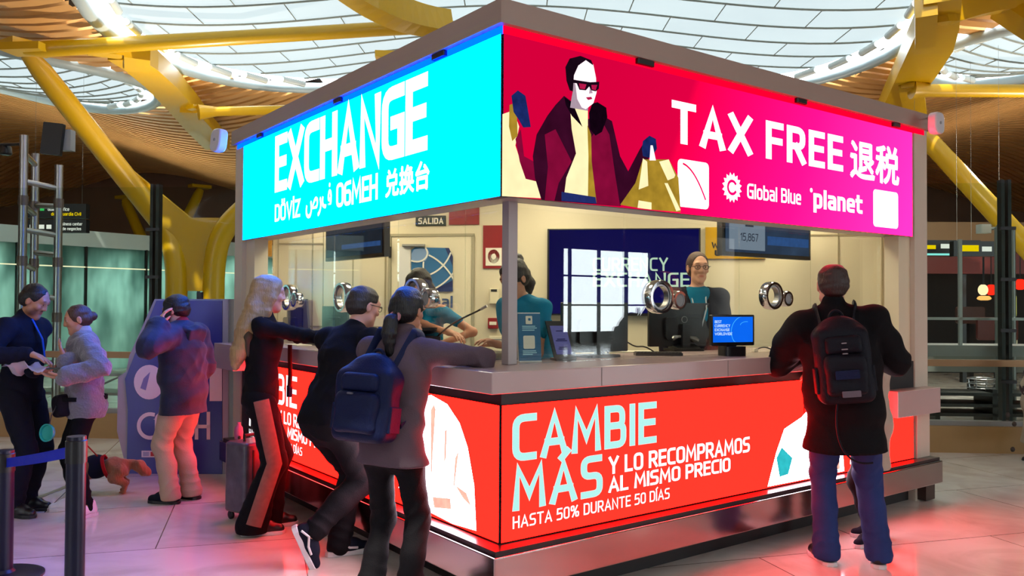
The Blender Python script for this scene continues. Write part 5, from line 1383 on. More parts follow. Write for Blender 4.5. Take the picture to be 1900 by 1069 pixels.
def vnormals(v, f):
    n = np.zeros_like(v); fn = np.cross(v[f[:, 2]]-v[f[:, 0]], v[f[:, 3]]-v[f[:, 1]])
    for i in range(4): np.add.at(n, f[:, i], fn)
    return n/np.maximum(np.linalg.norm(n, axis=1), 1e-9)[:, None]
def smooth_mesh(v, f, it=2):
    e = np.concatenate([f[:, [i, (i+1) % 4]] for i in range(4)])
    for _ in range(it):
        s = np.zeros_like(v); c = np.zeros(len(v))
        np.add.at(s, e[:, 0], v[e[:, 1]]); np.add.at(s, e[:, 1], v[e[:, 0]]); np.add.at(c, e[:, 0], 1); np.add.at(c, e[:, 1], 1)
        v = v*.5+.5*s/np.maximum(c, 1)[:, None]
    return v
def folds(v, f, amp, fr, seed, dirn=(0, 0, 1), mix=1.0):
    r = np.random.default_rng(seed); n = vnormals(v, f); d = np.zeros(len(v))
    for i in range(5):
        k = r.normal(size=3); k /= np.linalg.norm(k); k = k*.75+np.array(dirn)*mix; k *= fr*(.6+.35*i)
        k2 = r.normal(size=3)*fr*.45
        d += np.sin(v@k+1.6*np.sin(v@k2+r.uniform(0, 6))+r.uniform(0, 6))/(1+.5*i)
    return v+n*(d*amp*1.2)[:, None]
def crease(v, f, cr):
    n = vnormals(v, f); d = np.zeros(len(v))
    for i, (c, rad, amp, fr, ax) in enumerate(cr):
        q = v-np.array(c); w = np.exp(-((q/rad)**2).sum(1)); a = unit(np.array(ax)+.35*np.array([math.sin(3.1*i), math.cos(2.3*i), 0]))
        o = unit(np.cross(a, [.3, .8, .5]))
        ph = fr*(q@a)+1.3*np.sin(fr*.33*(q@o)+i)+.8*np.sin(fr*.21*(q@np.cross(a, o))+2*i)
        d += w*amp*(1.0-2.0*np.abs(np.sin(ph*.5)))
    return v+n*d[:, None]
def soft(name, vol, m, parent, vox=.008, fold=None, sm=1, paint=None, label=None, cr=None):
    v, f = vol.mesh(vox)
    if sm: v = smooth_mesh(v, f, sm)
    if fold: v = folds(v, f, *fold)
    if cr: v = crease(v, f, cr)
    me = bpy.data.meshes.new(name); me.from_pydata(v.tolist(), [], f.tolist()); me.update()
    me.polygons.foreach_set('use_smooth', [True]*len(me.polygons)); me.materials.append(m)
    if paint is not None:
        ca = me.color_attributes.new('Col', 'FLOAT_COLOR', 'POINT'); col = np.ones((len(v), 4), np.float32)
        for c, rad, rgb, softn in paint:
            d = np.linalg.norm((v-np.array(c))/np.array(rad), axis=1); w = np.clip((1-d)/softn, 0, 1)[:, None]
            col[:, :3] = col[:, :3]*(1-w)+np.array(rgb)*w
        ca.data.foreach_set('color', col.ravel())
    o = bpy.data.objects.new(name, me); COL.objects.link(o); o.parent = parent
    if label: o['label'] = label
    return o

SKIN = {n: mat('skin_'+n, c, .5, var=.05, scale=30, attr=True, sss=.08, bump=.04, bscale=250) for n, c in (('fair', '#d8a184'), ('pink', '#d49a86'), ('tan', '#b67d5e'), ('warm', '#c08566'))}
HAIR = {n: mat('hair_'+n, c, .45, var=.45, scale=14, stretch=(6, 6, .8), bump=.6, bscale=30) for n, c in (('black', '#0e0b0c'), ('dark', '#1a1210'), ('brown', '#4a2f22'), ('blonde', '#a4855a'), ('auburn', '#2c1612'), ('grey', '#2c2420'))}
def cloth(name, c, rough=.85, var=.12, sheen=.0, bump=.25, bscale=160, scale=7): return mat('cloth_'+name, c, rough, var=var, sheen=sheen, bump=bump, bscale=bscale, scale=scale, wrinkle=4.0, spec=.15)
EYEW = mat('eye_white', '#d8d4d0', .2); EYEI = mat('eye_iris', '#2a1a12', .15); GLF = mat('spectacle_frame', '#1a1416', .3)
def rotz(a): c, s = math.cos(a), math.sin(a); return np.array([[c, -s, 0], [s, c, 0], [0, 0, 1.0]])
def rotx(a): c, s = math.cos(a), math.sin(a); return np.array([[1, 0, 0], [0, c, -s], [0, s, c]])
def roty(a): c, s = math.cos(a), math.sin(a); return np.array([[c, 0, s], [0, 1, 0], [-s, 0, c]])
def unit(v): v = np.array(v, float); return v/np.linalg.norm(v)
def ik(a, t, l1, l2, pole):
    a = np.array(a, float); t = np.array(t, float); d = t-a; L = np.linalg.norm(d)
    if L > (l1+l2)*.995: t = a+d/L*(l1+l2)*.995; d = t-a; L = np.linalg.norm(d)
    x = (l1*l1-l2*l2+L*L)/(2*L); h = math.sqrt(max(l1*l1-x*x, 0)); u = d/L
    p = np.array(pole, float); p = p-u*(p@u); p /= np.linalg.norm(p)
    return a+u*x+p*h, t

class Person:
    def __init__(s, label, xy, heading, H, z0=0.0, sh=.19, hipw=.095, g=1.0, lean=(0, 0), pel=(0, 0, 0), twist=0.0, head=(0, 0, 0), feet=None, hands=None, skin='fair', group=None, female=False, hs=1.0):
        s.S = H/1.75; s.H = H; S = s.S; s.g = g; s.female = female
        s.rz = math.atan2(heading[1], heading[0])-math.pi/2
        s.root = thing('person', label, 'person', (xy[0], xy[1], z0), s.rz, group)
        s.inv = np.array(wmat(s.root).inverted())
        s.skin = SKIN[skin]
        P = np.array([pel[0], pel[1], .93*S+pel[2]]); s.pel = P
        up = unit([lean[0], lean[1], 1.0]); fw = unit(np.array([0, 1, 0])-up*up[1]); rt = np.cross(fw, up)
        s.up, s.fw, s.rt = up, fw, rt
        s.waist = P+up*.14*S; s.chest = P+up*.36*S; s.neck = P+up*.54*S
        tw = rotz(twist); R = np.stack((rt, fw, up), 1); s.R = R
        s.shd = [s.neck+R@(tw@np.array([sx*sh*S, -.01*S, -.065*S])) for sx in (-1, 1)]     # left, right
        s.hip = [P+np.array([sx*hipw*S, 0, -.02*S]) for sx in (-1, 1)]
        Rh = rotz(head[0]) @ rotx(-head[1]) @ roty(head[2]); s.Rh = Rh; s.hs = S*hs
        s.hc = s.neck+up*.045*S+Rh@np.array([0, .022, .105])*S
        feet = feet or [(-.1, 0, 0, .12, 0), (.1, 0, 0, -.12, 0)]
        s.ank = []; s.knee = []; s.footR = []
        for i, f in enumerate(feet):
            fr = rotz(f[3]) @ rotx(-f[4]); a = np.array([f[0], f[1], f[2]])+fr@np.array([0, 0, .085*S])
            kn, a2 = ik(s.hip[i], a, .435*S, .42*S, np.array([math.sin(-f[3])*.3, 1, 0]))
            s.knee.append(kn); s.ank.append(a2); s.footR.append((np.array(f[:3]), fr))
        s.wri = []; s.elb = []; s.hnd = []
        for i in range(2):
            hd = (hands or [None, None])[i]; sx = (-1, 1)[i]
            if hd is None: hd = dict(t=s.shd[i]+np.array([sx*.06, .03, -.54])*S, d=(0, .15, -1), n=(-sx, 0, 0), curl=.5, pole=(sx*.4, -1, 0))
            t = np.array(s.l(hd['w']) if 'w' in hd else hd['t'], float)
            e, w = ik(s.shd[i], t, .30*S, .262*S, hd.get('pole', (sx*.4, -1, -.2)))
            s.elb.append(e); s.wri.append(w); s.hnd.append((unit(s.ld(hd['wd']) if 'wd' in hd else hd['d']) if ('d' in hd or 'wd' in hd) else unit(w-e), unit(hd.get('n', (0, 0, -1))), hd.get('curl', .5), hd.get('spread', .1)))
    def l(s, w): v = np.array([w[0], w[1], w[2], 1.0]); return (s.inv@v)[:3]
    def ld(s, w): return s.inv[:3, :3]@np.array(w, float)
    def w(s, p): m = wmat(s.root); return m @ Vector(p)
    def h(s, x, y, z): return s.hc+s.Rh@(np.array([x, y, z])*s.hs)
    # ---- the body: one continuous surface
    def body(s, paint=(), vox=.006, nose=1.0, beard=None, brow=(.25, .18, .14), lips=(.85, .5, .48)):
        S, g, hs = s.S, s.g, s.hs; v = Vol()
        v.cone(s.pel, s.waist, .125*S*g, .115*S*g, .05, (s.fw, .72)); v.cone(s.waist, s.chest, .115*S*g, .135*S*g, .05, (s.fw, .72)); v.cone(s.chest, s.neck-s.up*.07*S, .135*S*g, .075*S, .05, (s.fw, .75))
        v.cone(s.neck-s.up*.05*S, s.neck+(s.hc-s.neck)*.5, .058*S*(.88 if s.female else 1), .052*S*(.88 if s.female else 1), .03)
        for i in range(2):
            v.cone(s.neck-s.up*.04*S, s.shd[i], .045*S, .05*S, .04)
            q = .84 if s.female else 1; v.cone(s.shd[i], s.elb[i], .046*S*q*g**.5, .038*S*q*g**.5, .02); v.cone(s.elb[i], s.wri[i], .037*S*q, .026*S*q, .02)
            v.cone(s.pel, s.hip[i], .085*S, .07*S, .03); v.cone(s.hip[i], s.knee[i], .07*S*g**.5, .055*S, .03); v.cone(s.knee[i], s.ank[i], .052*S, .036*S, .03)
            fb, fr = s.footR[i]; v.cone(s.ank[i], fb+fr@np.array([0, .11*S, .035*S]), .034*S, .028*S, .02)
            s.hand(v, i)
        E = lambda c, r, k=.015, op=0: v.ell(s.h(*c), np.array(r)*hs, s.Rh, k*hs, op)
        C = lambda a, b, ra, rb, k=.01, op=0: v.cone(s.h(*a), s.h(*b), ra*hs, rb*hs, k*hs, None, op)
        E((0, -.012, .035), (.074, .094, .083), .02); fq = .86 if s.female else 1; E((0, .022, -.03), (.058*fq, .066, .082), .03)
        C((-.038*fq**2, .03, -.07), (0, .062, -.098), .026*fq, .022*fq, .03); C((.038*fq**2, .03, -.07), (0, .062, -.098), .026*fq, .022*fq, .03)
        C((-.035, .075, .032), (.035, .075, .032), .014, .014, .02)
        for sx in (-1, 1):
            E((sx*.042*fq, .06, -.02), (.022*fq, .022, .02), .02)
            E((sx*.031, .094, .012), (.019, .014, .012), .012, 1)
            E((sx*.031, .0775, .0175), (.0145, .014, .0095), .004); E((sx*.031, .0765, .003), (.0135, .0125, .006), .004)
            E((sx*.077, -.006, -.005), (.01, .02, .032), .008); E((sx*.086, .002, -.003), (.006, .01, .018), .006, 1)
        C((0, .086, .02), (0, .1*nose, -.022), .009, .0125, .012); C((-.013, .092, -.026), (.013, .092, -.026), .009, .009, .01)
        C((-.022, .078, -.057), (.022, .078, -.057), .006, .006, .008); C((-.017, .0785, -.066), (.017, .0785, -.066), .0065, .0065, .008)
        pt = [(s.h(0, .088, -.06), np.array([.026, .02, .012])*hs, lips, .5)]
        for sx in (-1, 1):
            pt.append((s.h(sx*.031, .082, .036), np.array([.022, .02, .007])*hs, brow, .5))
            pt.append((s.h(sx*.031, .086, .018), np.array([.015, .012, .004])*hs, (.3, .2, .2), .6))
        if beard is not None:
            for sx in (-1, 0, 1):
                pt.insert(0, (s.h(sx*.045, .04, -.075), np.array([.042, .06, .04])*hs, beard, .5))
            pt.insert(0, (s.h(0, .085, -.046), np.array([.03, .03, .008])*hs, beard, .5))
        s.bodyo = soft('body', v, s.skin, s.root, vox, None, 1, pt+list(paint))
        eb = MB()
        ei = MB()
        for sx in (-1, 1):
            c = Vector(s.h(sx*.031, .0755, .0095)); eb.ball(c, .012*hs, 10, 7); d = Vector(s.Rh@np.array([0, 1, -.1]))
            ei.ball(c+d*.0085*hs, .006*hs, 8, 6)
        obj('eye', eb, EYEW, s.root, smooth=True, local=True); obj('iris', ei, EYEI, s.root, smooth=True, local=True)
        return s
    def hand(s, v, i):
        S = s.S*.98; d, n, curl, spread = s.hnd[i]; w = s.wri[i]; sx = (-1, 1)[i]
        n = unit(n-d*(n@d)); a = np.cross(d, n)         # n: palm side, a: across
        if i == 0: a = -a                               # a points towards the thumb
        kn = []
        for q, (o, L) in enumerate(((.03, .088), (.011, .092), (-.009, .088), (-.028, .08))):
            k = w+d*L*S+a*o*S; kn.append(k); v.cone(w+d*.012*S+a*o*.45*S, k, .017*S, .0125*S, .02*S)
        for q, ln in enumerate((.042, .047, .043, .034)):
            p = kn[q]; ang = 0; dd = d+a*((1.5-q)*.06*spread*10*.3); dd = unit(dd)
            for j, fr in enumerate((1, .68, .55)):
                ang += curl*(.55, .75, .5)[j]; seg = unit(dd*math.cos(ang)+n*math.sin(ang))*ln*fr*S
                v.cone(p, p+seg, (.0095-.0008*j)*S, (.0088-.0009*j)*S, .004*S); p = p+seg
        tb = w+d*.025*S+a*.022*S+n*.008*S; t1 = tb+unit(a*.8+d*.7+n*.35)*.042*S; t2 = t1+unit(a*.25+d*.9+n*.4*curl*2)*.032*S; t3 = t2+unit(d*.9+n*.5*curl*2)*.026*S
        v.cone(tb, t1, .016*S, .012*S, .012*S); v.cone(t1, t2, .0115*S, .0105*S, .004*S); v.cone(t2, t3, .0105*S, .0085*S, .004*S)
    # ---- clothes
    def top(s, name, m, af=None, hem=.86, r=.0, sleeve=1.0, loose=1.0, fold=(.003, 22, 1), collar=0.0, flare=0.0, belly=0.0, cuff=.0, hoodie=False, vox=.009, boxy=0.0, label=None, crk=1.0):
        S, g = s.S, s.g*loose; v = Vol(); sq = (s.fw, .7); af = af or (.8 if s.female else .92)
        hz = hem*S; T = s.pel.copy(); b = np.array([T[0], T[1], hz-.03])
        v.cone(b, s.pel+s.up*.02, (.155+flare)*S*g+r, .15*S*g+r, .06, sq); v.cone(s.pel+s.up*.02, s.waist, .15*S*g+r, (.14+boxy)*S*g+r, .06, sq)
        v.cone(s.waist, s.chest, (.14+boxy)*S*g+r, .158*S*g+r, .06, sq); v.cone(s.chest, s.neck-s.up*.1*S, .158*S*g+r, .1*S+r, .06, (s.fw, .75))
        for sx in (-1, 1): v.ell(s.pel+np.array([sx*.06*S, -.042*S, -.03*S]), (.09*S*g+r, .08*S*g+r+.003, .11*S), None, .05)
        if belly: v.ell(s.waist+s.fw*.07*S, (.13*S*g, .09*S*g+belly, .15*S), s.R, .08)
        if s.female:
            for sx in (-1, 1): v.ell(s.chest+s.rt*sx*.07*S+s.fw*.075*S-s.up*.01, (.058*S, .042*S+r, .055*S), s.R, .05)
        for i in range(2):
            v.cone(s.neck-s.up*.06*S, s.shd[i]-s.up*.012*S, .06*S+r, .066*S*af+r, .05, (s.fw, .9))
            v.cone(s.shd[i]-s.up*.012*S, s.shd[i]*.5+s.elb[i]*.5, .069*S*af*g**.5+r, .062*S*af*g**.5+r, .03)
            if sleeve > .5:
                v.cone(s.shd[i]*.5+s.elb[i]*.5, s.elb[i], .062*S*af*g**.5+r, .056*S*af*g**.5+r, .02)
                we = s.elb[i]+(s.wri[i]-s.elb[i])*(.96 if sleeve >= 1 else (sleeve-.5)*2)
                v.cone(s.elb[i], we, .056*S*af*g**.5+r, (.042*af+cuff)*S+r, .02)
        if collar: v.cone(s.neck-s.up*.05*S, s.neck+s.up*(collar), .068*S, .062*S, .02)
        v.cut(np.array([0, 0, hz]), (0, 0, -1))
        cr = []; K = crk*(1+4*r)
        for i in range(2):
            cr += [(s.elb[i], .1, .006*K, 95, s.wri[i]-s.shd[i]), (s.shd[i]*.75+s.chest*.25-s.up*.05, .1, .005*K, 85, s.elb[i]-s.chest), (s.wri[i]*.8+s.elb[i]*.2, .07, .004*K, 110, s.wri[i]-s.elb[i]), (s.shd[i]*.45+s.elb[i]*.55, .09, .003*K, 80, np.cross(s.elb[i]-s.shd[i], s.fw)+.6*(s.elb[i]-s.shd[i]))]
        for sx in (-1, 1): cr += [(s.waist+s.rt*sx*.1, .14, .005*K, 65, s.up+.5*sx*s.rt), (s.waist+s.rt*sx*.05-s.fw*.1+s.up*.08, .15, .004*K, 60, s.up-.7*sx*s.rt), (np.array([T[0]+sx*.1, T[1], hz+.1]), .13, .004*K, 55, s.rt+.3*s.up)]
        return soft(name, v, m, s.root, vox, fold, 1, label=label, cr=cr)
    def trousers(s, name, m, r=0.0, hem=.05, knee=1.0, ankle=.055, flare=0.0, fold=(.003, 24, 2), vox=.009, waist=.06, label=None, crk=1.0):
        S, g = s.S, s.g; v = Vol()
        v.cone(s.pel+s.up*waist*S, s.pel-np.array([0, 0, .03]), .128*S*g+r, .145*S*g+r, .05, (s.fw, .76))
        for sx in (-1, 1): v.ell(s.pel+np.array([sx*.06*S, -.045*S, -.03*S]), (.083*S*g+r, .074*S*g+r, .1*S), None, .05)
        for i in range(2):
            v.cone(s.hip[i]-np.array([0, 0, .03]), s.knee[i], .094*S*g**.6+r, .064*S*knee+r, .03); 
            fb, fr = s.footR[i]; sh = unit(s.ank[i]-s.knee[i]); en = s.ank[i]+sh*((.085-hem)*S*.6 if fb[2] < .05 else -.045)
            mid = s.knee[i]*.55+s.ank[i]*.45-fr@np.array([0, .012, 0])
            v.cone(s.knee[i], mid, .064*S*knee+r, .062*S*knee+r, .03); v.cone(mid, en, .062*S*knee+r, ankle*S+flare+r, .03)
        cr = []; K = crk*(1+8*r)
        for i in range(2):
            ax = s.knee[i]-s.hip[i]; a2 = s.ank[i]-s.knee[i]
            cr += [(s.knee[i]-s.footR[i][1]@np.array([0, .03, 0]), .11, .006*K, 80, ax), (s.ank[i]+unit(-a2)*.06, .09, .007*K, 95, a2), (s.hip[i]+np.array([0, .05, -.06]), .11, .005*K, 70, ax+np.array([(-1, 1)[i]*.25, 0, 0])), (s.hip[i]*.5+s.knee[i]*.5, .13, .0035*K, 50, np.cross(ax, [0, 1, .3])+ax*.4), (s.pel+np.array([(-1, 1)[i]*.05, -.1, -.12]), .09, .005*K, 75, (0, .3, 1))]
        z = min(f[0][2] for f in s.footR)
        if max(f[0][2] for f in s.footR) < .03: v.cut(np.array([0, 0, hem*S*.6]), (0, 0, -1))
        return soft(name, v, m, s.root, vox, (fold[0]*.6, fold[1]*.8, fold[2], (.5, .5, .4), .6), 1, label=label, cr=cr)
    def shoes(s, m, sole, thick=.026, high=0.0, ln=1.0, stripe=None):
        S = s.S
        for i in range(2):
            fb, fr = s.footR[i]; T = lambda x, y, z: fb+fr@(np.array([x, y*ln, z])*S)
            v = Vol(); v.cone(T(0, -.035, .05), T(0, .08, .05), .042*S, .042*S, .02); v.cone(T(0, .06, .045), T(0, .165, .032), .044*S, .034*S, .03)
            v.cone(T(0, -.03, .05), T(0, -.025, .1+high), .042*S, .041*S, .02); v.cone(T(0, .02, .085), T(0, .1, .06), .03*S, .026*S, .02)
            v.cut(T(0, 0, thick*.8), -(fr@np.array([0, 0, 1.0])))
            o = soft('shoe', v, m, s.root, .006)
            out = [(.0, -.088), (.03, -.08), (.043, -.05), (.04, 0), (.045, .07), (.05, .13), (.035, .185), (0, .207), (-.035, .185), (-.05, .13), (-.045, .07), (-.04, 0), (-.043, -.05), (-.03, -.08)]
            mb = MB().prism([Vector(T(a, b, 0)) for a, b in out], Vector(fr@np.array([0, 0, thick*S])))
            q = obj('sole', mb, sole, o, local=True, bevel=.004)
            if stripe:
                for sx in (-1, 1):
                    pts = [T(sx*.049, -.05, .05), T(sx*.05, -.0, .075), T(sx*.051, .05, .05), T(sx*.048, .1, .045)]
                    obj('stripe', MB().tube([Vector(p) for p in pts], .007*S, 6), stripe, o, local=True)
    # ---- hair
    def hair(s, m, style='short', front=.07, thick=1.0, extra=None, vox=.006, fold=(.0022, 70, 3, (0, 0, 1), .2)):
        hs = s.hs; v = Vol(); E = lambda c, r, k=.015, op=0: v.ell(s.h(*c), np.array(r)*hs, s.Rh, k*hs, op)
        t = thick
        E((0, -.018, .04), (.083*t, .099*t, .087*t))
        E((0, -.045, -.005), (.08*t, .07*t, .075), .02)
        if style == 'short':
            E((0, .085, -.035), (.078, .075, front+.055), .012, 1); v.cut(s.h(0, 0, -.055), s.Rh@np.array([0, .25, -1]))
            for sx in (-1, 1): E((sx*.085, .012, -.02), (.03, .026, .04), .01, 1)
        elif style == 'bald':
            E((0, .085, -.03), (.08, .08, front+.05), .012, 1); E((0, .01, .122), (.05, .075, .03), .015, 1); v.cut(s.h(0, 0, -.06), s.Rh@np.array([0, .25, -1]))
        else:
            E((0, .088, -.035), (.07, .068, front+.055), .012, 1)
            if style in ('bun', 'pony'): v.cut(s.h(0, 0, -.075), s.Rh@np.array([0, .5, -1])); [E((sx*.088, .005, -.02), (.02, .024, .034), .008, 1) for sx in (-1, 1)]
            if style == 'bun': E((0, -.118, .0), (.036, .034, .036), .01)
        if extra: extra(s, v)
        return soft('hair', v, m, s.root, vox, fold, 1)
    def glasses(s, rect=True):
        mb = MB(); hs = s.hs
        for sx in (-1, 1):
            P = [Vector(s.h(sx*.032+.022*math.cos(a), .1-.006*abs(math.cos(a)), .008+.016*math.sin(a))) for a in [2*math.pi*i/16 for i in range(16)]]
            mb.tube(P, .0022*hs, 5, closed=True)
            mb.tube([Vector(s.h(sx*.054, .094, .012)), Vector(s.h(sx*.078, .06, .014)), Vector(s.h(sx*.082, -.01, .01))], .0024*hs, 5)
        mb.tube([Vector(s.h(-.01, .1, .012)), Vector(s.h(.01, .1, .012))], .002*hs, 5)
        obj('glasses', mb, GLF, s.root, local=True)
NAVY = cloth('navy', '#11131f'); BLK = cloth('black', '#0d0c10'); JEAN = cloth('denim', '#27376a', .8, .25, bscale=220); COAT = cloth('black_coat', '#0e0c10')
MAUVE = cloth('mauve_grey', '#5b4a52'); KNIT = cloth('grey_knit', '#77737c', .95, .15, .4, .9, 70); TURT = cloth('pale_turtleneck', '#b0a8b0', .9, .1, .3, .6, 90)
BEIGE = cloth('beige_chino', '#b09a86', .85, .12); PARKA = cloth('navy_parka', '#252a3e', .6, .1, .1); TEALC = cloth('teal_shirt', '#147a9c', .8, .12)
CREAMC = cloth('cream_coat', '#b5a596', .9); CHAR = cloth('charcoal_trouser', '#100e12', .8); RUBW = mat('white_rubber', '#d2ced0', .5, var=.06); RUBB = mat('black_rubber', '#131216', .5)
LEATHW = mat('white_leather', '#d4d0d4', .4, var=.05); LEATHB = mat('black_leather', '#141217', .35, var=.1); SUEDE = cloth('navy_suede', '#151827')
def XY(p): return (p.x, p.y)
def backpack(label, per, m, w=.3, h=.46, d=.17, drop=.02, off=0.0, top=None, panels=()):
    """worn on the back of per; built in the wearer's frame, linked as its own thing"""
    S = per.S; up, fw, rt = per.up, per.fw, per.rt
    c = per.chest-up*(.06*S+drop)-fw*(.11*S*per.g+d*.5)+rt*off
    o = per.w(c-up*h/2)
    t = thing('backpack', label, 'backpack', o, per.rz); t.rotation_euler = (0, 0, per.rz)
    sh = Vector(c-up*h/2); base = np.array(sh)
    L = lambda x, y, z: (c-base)+rt*x+fw*y+up*z
    R = per.R
    v = Vol(); v.box(L(0, 0, -.03), (w/2, d/2, h/2-.03), R, .05, .03); v.ell(L(0, .01, h*.3), (w*.44, d*.46, h*.24), R, .04)
    soft('main_body', v, m, t, .009, (.003, 20, 5))
    v = Vol(); v.box(L(0, -d*.5, -h*.16), (w*.37, d*.24, h*.24), R, .035, .02); soft('front_pocket', v, m, t, .008, (.0025, 25, 6))
    v = Vol(); v.box(L(0, -d*.46, h*.18), (w*.33, d*.2, h*.11), R, .03, .02); soft('upper_pocket', v, m, t, .008, (.002, 25, 7))
    for sx in (-1, 1):
        sh_ = per.shd[0 if sx < 0 else 1]-base; nk = per.neck-base
        p0 = L(sx*w*.28, d*.4, h*.36); p1 = nk*.45+sh_*.55+up*.062*S-fw*.05; p2 = nk*.42+sh_*.58+up*.05*S+fw*.06*S; p3 = p2-up*.22*S+fw*.055*S*per.g; p4 = L(sx*w*.46, d*.5, -h*.3)
        P = bez([Vector(p0), Vector(p1)*1.0, Vector(p1)], 5)+bez([Vector(p1), Vector(p2+up*.03), Vector(p2), Vector(p3)], 8)[1:]+bez([Vector(p3), Vector(p3-up*.15*S+rt*sx*.05), Vector(p4)], 6)[1:]
        obj('shoulder_strap', MB().tube(P, .026, 8, sx=.3), m, t, smooth=True, local=True)
        obj('side_pocket', MB().rbox(Vector(L(sx*w*.5, 0, -h*.22)), (.022, d*.6, h*.3), (Vector(rt), Vector(fw), Vector(up)), .009), m, t, local=True, bevel=.004)
    obj('grab_handle', MB().tube(bez([Vector(L(-.04, d*.3, h*.5)), Vector(L(-.03, d*.3, h*.62)), Vector(L(.03, d*.3, h*.62)), Vector(L(.04, d*.3, h*.5))], 8), .009, 6), m, t, local=True)
    for nm, x, z, ww, hh, mm in panels:
        obj(nm, MB().rbox(Vector(L(x, -d*.76, z)), (ww, hh, .012), (Vector(rt), Vector(up), Vector(-fw)), .004), mm, t, local=True)
    return t
PACK = cloth('backpack_nylon', '#12121c', .55, .15); PACKB = cloth('backpack_blue', '#131a3c', .5, .15); PATCH = mat('pack_patch', '#5a5460', .6); REFL = mat('reflective_tab', '#9a98a0', .4)

# ---- balding man with the backpack, right
f0, f1 = gnd(1530, 1046), gnd(1622, 1046)
c = (f0+f1)/2
p = Person('balding man in a long black coat and jeans at the right of the counter', (c.x, c.y-.02), (.76, .65), 1.83, sh=.2, g=1.14, lean=(-.1, .05), pel=(-.04, 0, 0), head=(.05, .12, 0), skin='pink', hs=1.04,
           feet=[(-.15, .0, 0, .3, 0), (.15, .02, 0, -.15, 0)],
           hands=[dict(t=(-.2, .3, 1.29), d=(.5, 1, 0), n=(0, 0, -1), pole=(-1, -.6, -.6), curl=.4), dict(t=(.08, .3, 1.29), d=(-.5, 1, 0), n=(0, 0, -1), pole=(1, -.7, -.7), curl=.4)])
p.body(); p.hair(HAIR['auburn'], 'bald', front=.07)
p.top('coat', COAT, hem=.66, r=.028, flare=.03, collar=.045, fold=(.005, 16, 11), belly=.02, boxy=.02)
p.trousers('jeans', JEAN, r=.012, ankle=.066, fold=(.004, 20, 12)); p.shoes(LEATHB, RUBW, .022)
pk = backpack('black backpack with small reflective tabs worn by the balding man', p, PACK, .31, .5, .18, .05, -.02, panels=[('logo_patch', .01, -.19, .1, .035, PATCH), ('tab', 0, .1, .028, .006, REFL), ('tab', 0, .065, .034, .006, REFL), ('tab', 0, .04, .03, .006, REFL), ('pocket_patch', 0, -.08, .13, .05, PACKB)])
obj('dangling_strap', MB().tube(bez([Vector((-.06, -.05, .02)), Vector((-.1, -.08, -.25)), Vector((.0, -.06, -.36)), Vector((.13, -.05, -.33))], 14), .006, 6), PACK, pk, local=True)

# ---- person hidden behind him
f0 = gnd(1602, 1012)
q = Person('person in a cream coat mostly hidden behind the balding man', (f0.x+.12, f0.y+.02), (-.55, .8), 1.5, sh=.17, female=True, head=(0, .2, 0), skin='fair', feet=[(-.07, .0, 0, .9, 0), (.12, -.05, 0, .2, 0)],
           hands=[dict(t=(-.12, .3, 1.1), d=(.3, 1, 0), n=(0, 0, -1)), dict(t=(.14, .3, 1.1), d=(-.3, 1, 0), n=(0, 0, -1))])
q.body(); q.hair(HAIR['brown'], 'bun'); q.top('coat', CREAMC, hem=.58, r=.025, flare=.03, fold=(.004, 16, 13)); q.trousers('trousers', BLK, ankle=.06, fold=(.003, 22, 14)); q.shoes(SUEDE, RUBW, .03)

# ---- blonde woman
f0 = gnd(487, 985); fx = f0+RV*-.02
hd = (.93, -.30)
p = Person('blonde woman in a black top and striped wide trousers leaning on the left counter', XY(fx), hd, 1.76, sh=.165, g=.96, lean=(0, .03), twist=-.1, head=(.12, .12, 0), skin='fair', female=True,
           feet=[(-.09, .06, 0, .1, 0), (.09, -.04, 0, -.1, 0)],
           hands=[dict(w=(.0, 1.75, 1.3), wd=(.6, -.8, 0), n=(0, 0, -1), pole=(-.3, -.3, -1), curl=.3), dict(w=tuple(onL(640, 628, .0)), wd=(.4, -.9, -.1), n=(0, 0, -1), pole=(.6, -.4, -1), curl=.3)])
p.body(lips=(.9, .42, .45))
def long_hair(s, v):
    for sx in (-1, 1):
        v.path([s.h(sx*.062, .01, .06), s.h(sx*.078, -.0, -.03), s.h(sx*.075, -.03, -.14), s.h(sx*.06, -.09, -.3)], [.03*s.hs, .03*s.hs, .034*s.hs, .03*s.hs], .04)
    v.path([s.h(0, -.085, .03), s.h(0, -.1, -.1), s.h(0, -.13, -.24), s.h(0, -.155, -.42), s.h(0, -.16, -.5)], [.06*s.hs, .07*s.hs, .075*s.hs, .062*s.hs, .045*s.hs], .05, (s.fw, .7))
    v.path([s.h(-.05, -.09, -.1), s.h(-.06, -.13, -.28), s.h(-.05, -.15, -.46)], [.045*s.hs, .045*s.hs, .03*s.hs], .04); v.path([s.h(.05, -.09, -.1), s.h(.06, -.12, -.28), s.h(.05, -.14, -.44)], [.045*s.hs, .045*s.hs, .03*s.hs], .04)
p.hair(HAIR['blonde'], 'long', front=.06, extra=long_hair, thick=1.03)
p.top('top', BLK, hem=.86, r=.004, fold=(.003, 22, 21), collar=.01)
p.trousers('trousers', BLK, knee=1.18, ankle=.085, hem=.03, flare=.02, r=.008, fold=(.004, 18, 22))
st = mat('stripe_bronze', '#7a4a40', .6, var=.3, scale=30)
pr = []
hp_, kn_, an_ = p.hip[1], p.knee[1], p.ank[1]
for i in range(9):
    t_ = i/8; b = (hp_*(1-2*t_)+kn_*2*t_ if t_ < .5 else kn_*(2-2*t_)+an_*(2*t_-1))
    pr.append(Vector(b+np.array([(.112, .105, .098, .092, .088, .09, .095, .103, .108)[i], -.005, (.0 if i else -.0)])))
obj('side_stripe', MB().tube(pr, .012, 8, sx=4.2, up=(1, 0, 0)), st, p.root, local=True, smooth=True)
p.shoes(LEATHB, RUBW, .024)
